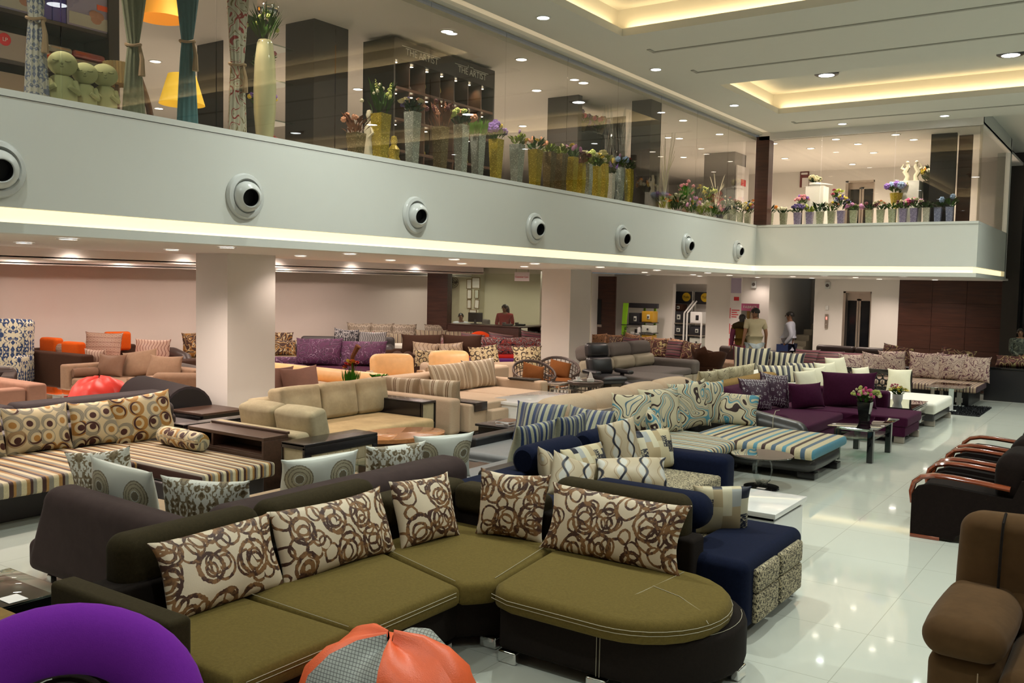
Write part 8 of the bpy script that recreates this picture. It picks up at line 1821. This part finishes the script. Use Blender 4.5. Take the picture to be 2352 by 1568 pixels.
shm = NT('glowing_yellow_shade'); shm.fin((.72, .48, .03), .7); shm.b.inputs['Emission Color'].default_value = (1, .60, .05, 1); shm.b.inputs['Emission Strength'].default_value = .45
t.g('shade', g, shm.m); g = G(); g.lathe([(0, 0), (.09, 0), (.05, .03), (.03, .06), (.012, z0), (.012, z1 + .03)], 16, cap=False); t.g('base', g, M['brownwood'])
t = T('table_lamp', 'lamp with a pleated golden shade beside the three statues', 'lamp', (-8.1, at(268, 170, x=-8.1).y, ZF), 0, local=True); g = G(); za, zb = at(268, 195, x=-8.1).z - ZF, at(268, 145, x=-8.1).z - ZF
for z, r in ((za, .13), (zb, .12)):
    for i in range(48): a = 2 * math.pi * i / 48; k = 1 + .05 * (-1) ** i; g.v.append((r * k * math.cos(a), r * k * math.sin(a), z))
for i in range(48): g.f.append((i, (i + 1) % 48, 48 + (i + 1) % 48, 48 + i))
t.g('shade', g, plain('gold_foil', (.6, .45, .22), .2, .8), smooth=False); g = G(); g.lathe([(0, 0), (.08, 0), (.02, .03), (.02, za)], 12, cap=False); t.g('base', g, M['brownwood'])
stone = plain('pale_green_stone', (.40, .42, .21), .8)
for i, (px, pt, pb, sc, tl) in enumerate(((142, 118, 232, 1.0, 8), (194, 144, 240, .84, 4), (241, 147, 247, .84, -3))):
    P = at(px, pb, x=-7.38); H = at(px, pt, x=-7.38).z - ZF; t = T('statue', ('tallest of three pale green stone child figures, left one', 'middle one of three pale green stone child figures', 'right one of three pale green stone child figures')[i], 'statue', (-7.38, P.y, ZF), R_(62), 'pale green stone child figures', local=True)
    g = G(); hb = H * .63; g.lathe([(.112 * sc, 0), (.118 * sc, hb * .3), (.115 * sc, hb * .65), (.085 * sc, hb * .92), (.045 * sc, hb * 1.0), (.04 * sc, hb * 1.05)], 24, cap=True, sq=.8); g.ball((tl * .001, -.01, hb + (H - hb) * .46), (H - hb) * .54, 22, 14, sc=(1.12, .98, .98)); t.g('body', g, stone, ang=80)
    hc = hb + (H - hb) * .46; R2 = (H - hb) * .54; g = G()
    for s in (-1, 1): g.tube([(s * R2 * (.22 + .11 * k), -math.sqrt(max(.01, R2 * R2 * .97 - (R2 * (.22 + .11 * k) / 1.12) ** 2)) - .008, hc + R2 * (.06 - .05 * math.sin(k / 4 * math.pi))) for k in range(5)], .006, 5)
    g.tube([(R2 * u, -R2 * .93 - .004, hc - R2 * (.36 + .05 * math.cos(u * 12))) for u in (-.12, -.06, 0, .06, .12)], .006, 5); g.ball((0, -R2 * .98, hc - R2 * .15), .014 * sc, 8, 6); t.g('face_line', g, plain('dark_stone_line', (.22, .23, .10), .8))
    g = G()
    for s in (-1, 1): g.tube([(s * .095 * sc, -.02, hb * .84), (s * .118 * sc, -.06, hb * .55), (s * .05 * sc, -.10 * sc, hb * .68)], [.026 * sc, .026 * sc, .02 * sc], 8)
    t.g('arm', g, stone, ang=80)
t = T('shelf_unit', 'glass shelf rack of flowers behind the tall cream vase', 'shelf', (-8.6, 7.3, ZF)); ya, yb = at(585, 200, x=-8.5).y, at(655, 200, x=-8.5).y
for z in (3.46, 3.95, 4.4, 4.8): t.box('shelf', M['tglass'], -8.8, -8.35, ya, yb, z, z + .015, 0)
t.box('back_panel', M['darkcol'], -8.84, -8.8, ya, yb, ZF, 5.2, .003)
for i, (z, sp, lb) in enumerate(((3.475, [('rose', 'red', 6, .05), ('rose', 'pink', 4, .05)], 'pot of pink and red flowers, lowest on the glass rack'), (3.965, [('ball', 'purple', 6, .035), ('ball', 'yellow', 5, .03)], 'white pot of violet flowers on the glass rack'), (4.415, [('rose', 'pink', 5, .05)], 'pot of pink flowers, highest on the glass rack'))):
    t = T('flower_pot', lb, 'flower pot', (-8.5, (ya + yb) / 2 - .1, z), 0, local=True); g = G(); g.lathe([(0, 0), (.05, 0), (.085, .08), (.06, .17), (.05, .17), (0, .14)], 18, cap=False); t.g('pot', g, M['ivory']); bouquet(t, .16, .16, .16, 'green', sp, 420 + i, 36, .12)
# ------------------------------------------------------------------ people
def skinned(nodes, edges, extra=None):
    names = list(nodes); me = bpy.data.meshes.new('body'); me.from_pydata([nodes[k][0] for k in names], [(names.index(a), names.index(b)) for a, b in edges], [])
    o = bpy.data.objects.new('body', me); COL.objects.link(o); md = o.modifiers.new('s', 'SKIN'); md.use_smooth_shade = True; sb = o.modifiers.new('b', 'SUBSURF'); sb.levels = 1; sb.render_levels = 1
    for i, k in enumerate(names):
        r = nodes[k][1]; sv = me.skin_vertices[0].data[i]; sv.radius = r if isinstance(r, tuple) else (r, r); sv.use_root = i == 0
    bpy.context.view_layer.update(); m2 = bpy.data.meshes.new_from_object(o.evaluated_get(bpy.context.evaluated_depsgraph_get())); bpy.data.objects.remove(o)
    g = G(); g.v = [tuple(v.co) for v in m2.vertices]; g.f = [tuple(p.vertices) for p in m2.polygons]
    if extra: extra(g)
    return g
SKIN = plain('brown_skin', (.24, .115, .062), .55); HAIR = plain('black_hair', (.008, .007, .006), .4)
def chain(*n): return list(zip(n, n[1:]))
def person(label, x, y, yaw, H, top, bottom, sleeve='long', kurta=False, arms=None, seated=False, long_hair=False, sleevemat=None, turn=0, z=0.0, belly=0.0):
    t = T('person', label, 'person', (x, y, z), R_(yaw), None, local=True); k = H / 1.7
    S = lambda a, b, c: (a * k, b * k, c * k)
    N = {'pel': (S(0, 0, .92), (.15 * k, .115 * k)), 'waist': (S(0, -.01 - belly * .4, 1.06), (.135 * k, .105 * k + belly * k)), 'chest': (S(0, 0, 1.26), (.165 * k, .115 * k)), 'sh': (S(0, .01, 1.40), (.12 * k, .08 * k)), 'neck': (S(0, .0, 1.48), .052 * k), 'jaw': (S(0, -.025, 1.535), (.058 * k, .066 * k)), 'skull': (S(0, -.005, 1.61), (.075 * k, .092 * k)), 'crown': (S(0, .005, 1.655), (.05 * k, .06 * k))}
    E = chain('pel', 'waist', 'chest', 'sh', 'neck', 'jaw', 'skull', 'crown')
    A = arms or {-1: ((-.23, .02, 1.14), (-.25, -.03, .90)), 1: ((.23, .02, 1.14), (.25, -.03, .90))}
    for s in (-1, 1):
        e, h = A[s]; d = (Vector(h) - Vector(e)).normalized(); hd = Vector(h) + d * .09
        N['a%d' % s] = (S(s * .185, .01, 1.385), .056 * k); N['e%d' % s] = (S(*e), .042 * k); N['h%d' % s] = (S(*h), .027 * k); N['p%d' % s] = (S(*hd), (.04 * k, .02 * k))
        E += chain('sh', 'a%d' % s, 'e%d' % s, 'h%d' % s, 'p%d' % s)
        sd = Vector((0, -1, 0)); sd = (sd - d * sd.dot(d)).normalized(); n_ = d.cross(sd)
        for f in range(5):
            q = hd + sd * (.028 - .018 * f if f < 4 else .02) + (d * .02 if f < 4 else -d * .05); L = (.062, .07, .066, .05, .05)[f]; dd = d if f < 4 else (d * .6 + sd * .8).normalized(); cl = n_ * s * -.012
            N['f%d%d' % (s, f)] = (S(*q), .010 * k); N['g%d%d' % (s, f)] = (S(*(q + dd * L * .55 + cl)), .009 * k); N['k%d%d' % (s, f)] = (S(*(q + dd * L + cl * 2.6)), .0075 * k); E += chain('p%d' % s, 'f%d%d' % (s, f), 'g%d%d' % (s, f), 'k%d%d' % (s, f))
        kn, an, to = ((s * .10, -.02, .50), (s * .10, .02, .09), (s * .12, -.15, .04)) if not seated else ((s * .12, -.42, .90), (s * .12, -.44, .52), (s * .12, -.58, .46))
        N['l%d' % s] = (S(s * .095, 0, .84), .088 * k); N['n%d' % s] = (S(*kn), .058 * k); N['m%d' % s] = (S(*an), .038 * k); N['t%d' % s] = (S(*to), (.045 * k, .03 * k)); E += chain('pel', 'l%d' % s, 'n%d' % s, 'm%d' % s, 't%d' % s)
    Rt = Matrix.Rotation(R_(turn), 3, 'Z')
    for q in ('jaw', 'skull', 'crown'): N[q] = (tuple(Rt @ Vector(N[q][0])), N[q][1])
    hc = Vector(S(0, -.005, 1.60))
    def face(g):
        for s in (-1, 1): g.ball((0, 0, 0), .022 * k, 8, 6, Matrix.Translation(Rt @ (hc + Vector((s * .078 * k, .012 * k, -.012 * k)))), (.5, .8, 1.2))
        b = Rt.to_4x4(); p = hc + Vector((0, -.098 * k, -.012 * k)); V = [(-.006, 0, .03), (.006, 0, .03), (.016, 0, -.018), (-.016, 0, -.018), (0, -.026, -.012)]
        g.add([tuple(p + Vector(v) * k) for v in V], [(0, 1, 4), (1, 2, 4), (2, 3, 4), (3, 0, 4)], b)
    body = t.g('body', skinned(N, E, face), SKIN, ang=80)
    g = G()
    for s in (-1, 1): g.ball(tuple(Rt @ (hc + Vector((s * .032 * k, -.083 * k, .008 * k)))), .009 * k, 6, 5)
    t.g('eye', g, HAIR); g = G(); g.tube([tuple(Rt @ (hc + Vector((u * .02 * k, (-.088 + .006 * abs(u)) * k, -.055 * k)))) for u in (-1, 0, 1)], .004 * k, 5); t.g('mouth', g, plain('lips', (.20, .06, .05), .5))
    g = G(); V = []; nn, mm = 18, 9
    for i in range(mm + 1):
        a = math.pi / 2 - (math.pi * .62) * i / mm
        for j in range(nn):
            b = 2 * math.pi * j / nn; fr = max(0, -math.sin(b)); zz = max(math.sin(a), -.55 + 1.0 * fr ** 2); g.v.append(tuple(Rt @ (hc + Vector((.084 * k * math.cos(a) * math.cos(b), (.006 + .102 * math.cos(a) * math.sin(b)) * k, (.012 + .092 * zz) * k)))))
    for i in range(mm):
        for j in range(nn): g.f.append((i * nn + j, i * nn + (j + 1) % nn, (i + 1) * nn + (j + 1) % nn, (i + 1) * nn + j))
    if long_hair: g.tube([tuple(Rt @ (hc + Vector((0, y_ * k, z_ * k)))) for y_, z_ in ((.06, .03), (.095, -.05), (.10, -.14), (.105, -.24))], [.06 * k, .062 * k, .06 * k, .03 * k], 10)
    t.g('hair', g, HAIR, ang=80)
    up = lambda q, d: (N[q][0], tuple(v + d for v in N[q][1]) if isinstance(N[q][1], tuple) else N[q][1] + d)
    C = {q: up(q, .020) for q in ('pel', 'waist', 'chest', 'sh')}; Ec = chain('pel', 'waist', 'chest', 'sh')
    C['col'] = (S(0, .005, 1.465), .066 * k); Ec += [('sh', 'col')]
    if kurta: C['hem'] = (S(0, 0, .52), (.185 * k, .15 * k)); C['hip'] = (S(0, 0, .74), (.185 * k, .145 * k)); Ec += [('pel', 'hip'), ('hip', 'hem')]
    else: C['hem'] = (S(0, 0, .80), (.165 * k, .13 * k)); Ec += [('pel', 'hem')]
    for s in (-1, 1):
        a, e, h = (Vector(N[q % s][0]) for q in ('a%d', 'e%d', 'h%d')); C['a%d' % s] = up('a%d' % s, .024); C['e%d' % s] = (tuple(a.lerp(e, .72 if sleeve == 'short' else 1)), .062 * k if sleeve == 'short' else .058 * k); Ec += chain('sh', 'a%d' % s, 'e%d' % s)
        if sleeve != 'short' and not sleevemat: C['h%d' % s] = (tuple(h), .042 * k); Ec += [('e%d' % s, 'h%d' % s)]
    t.g('shirt' if not kurta else 'kurta', skinned(C, Ec), top, ang=80)
    for s in (-1, 1) if sleevemat else ():
        a, e, h = (Vector(N[q % s][0]) for q in ('a%d', 'e%d', 'h%d')); pts, rr = [a.lerp(e, .3), e, h], [.074, .064, .045]
        g = G(); g.tube([tuple(p) for p in pts], [r * k for r in rr], 12); t.g('sleeve', g, sleevemat or top, ang=80)
    L = {'pel': up('pel', .012)}; El = []
    for s in (-1, 1):
        for q in ('l', 'n', 'm'): L['%s%d' % (q, s)] = up('%s%d' % (q, s), .020)
        El += chain('pel', 'l%d' % s, 'n%d' % s, 'm%d' % s)
    t.g('trousers', skinned(L, El), bottom, ang=80)
    for s in (-1, 1):
        p = Vector(N['t%d' % s][0]); g = G(); g.box(p.x - .05 * k, p.x + .05 * k, p.y - .07 * k, p.y + .19 * k, p.z - .04 * k, p.z + .035 * k, .03); t.g('shoe', g, M['trim_black'], ang=80)
    return t
def gp(px, Y): v = at(px, 700, y=Y); return v.x
sh1 = fabric('sand_shirt', (.42, .37, .24), .08, 40, .85, .1); sh2 = fabric('pale_blue_shirt', (.50, .52, .60), .06, 40, .8, .1); jn = fabric('faded_denim', (.38, .45, .47), .2, 30, .9, 0); nv = fabric('navy_trouser', (.012, .014, .03), .2, 40, .8, 0)
person('man in a sand coloured short sleeved shirt and faded jeans, seen from behind', gp(1736, 20.35), 20.35, -140, 1.72, sh1, jn, 'short', turn=46, belly=.02, arms={-1: ((-.25, .04, 1.13), (-.27, -.04, .88)), 1: ((.24, .04, 1.14), (.26, -.02, .90))})
t = person('woman in a mustard brown kurta and maroon leggings, seen from behind', gp(1706, 20.7), 20.7, -165, 1.56, fabric('mustard_kurta', (.115, .070, .015), .2, 30, .9, .1), fabric('maroon_cloth', (.16, .030, .055), .15, 30, .9, 0), 'long', True, long_hair=True, sleevemat=fabric('plum_sleeve', (.15, .035, .07), .15, 30, .9, 0))
g = G(); g.tube([(-.2, -.04, 1.18), (-.17, .04, 1.27), (-.06, .10, 1.30), (.06, .10, 1.31), (.15, .05, 1.28), (.18, -.04, 1.18)], [.05, .075, .085, .08, .07, .04], 10); t.g('scarf', g, fabric('olive_black_scarf', (.04, .03, .012), .7, 14, .9, 0))
t = person('man in a pale blue long sleeved shirt holding a dark blue folder, in profile', gp(1816, 21.4), 21.4, -84, 1.64, sh2, nv, 'long', belly=.05, arms={-1: ((-.23, .06, 1.14), (-.24, .0, .90)), 1: ((.22, .10, 1.13), (.20, -.06, .92))})
v = Matrix.Rotation(R_(-84), 3, 'Z') @ Vector((.215, -.12, 0)); fo = T('folder', 'dark blue folder held by the man in the pale blue shirt', 'folder', (gp(1816, 21.4) + v.x, 21.4 + v.y, .58), R_(-70), local=True); fo.box('cover', plain('blue_folder', (.02, .035, .12), .4), -.006, .006, -.12, .14, 0, .3, .003)
person('woman in a red shirt standing behind the reception counter', gp(1160, 20.15), 20.15, 20, 1.60, fabric('red_shirt', (.30, .045, .045), .12, 40, .85, .1), nv, 'long', long_hair=True, turn=-40, arms={-1: ((-.24, .0, 1.15), (-.13, -.20, 1.07)), 1: ((.24, .0, 1.15), (.13, -.20, 1.07))})
person('man in a light blue shirt seated low behind the reception counter', gp(1059, 21.1), 21.1, 30, 1.66, sh2, nv, 'long', seated=True, turn=15, z=-.38, arms={-1: ((-.22, -.05, 1.14), (-.14, -.30, 1.08)), 1: ((.22, -.05, 1.14), (.14, -.30, 1.08))})
person('boy in a grey camouflage shirt standing behind the black counter at the right edge', gp(2348, 21.95), 21.95, 20, 1.44, swirl('camouflage_cloth', [(2, (.06, .07, .05)), (1, (.16, .17, .12)), (1, (.02, .025, .02))], 9, 1.0, coord='ob'), nv, 'long', turn=-20, arms={-1: ((-.22, -.05, 1.14), (-.05, -.20, 1.02)), 1: ((.22, -.05, 1.14), (.05, -.20, 1.04))})
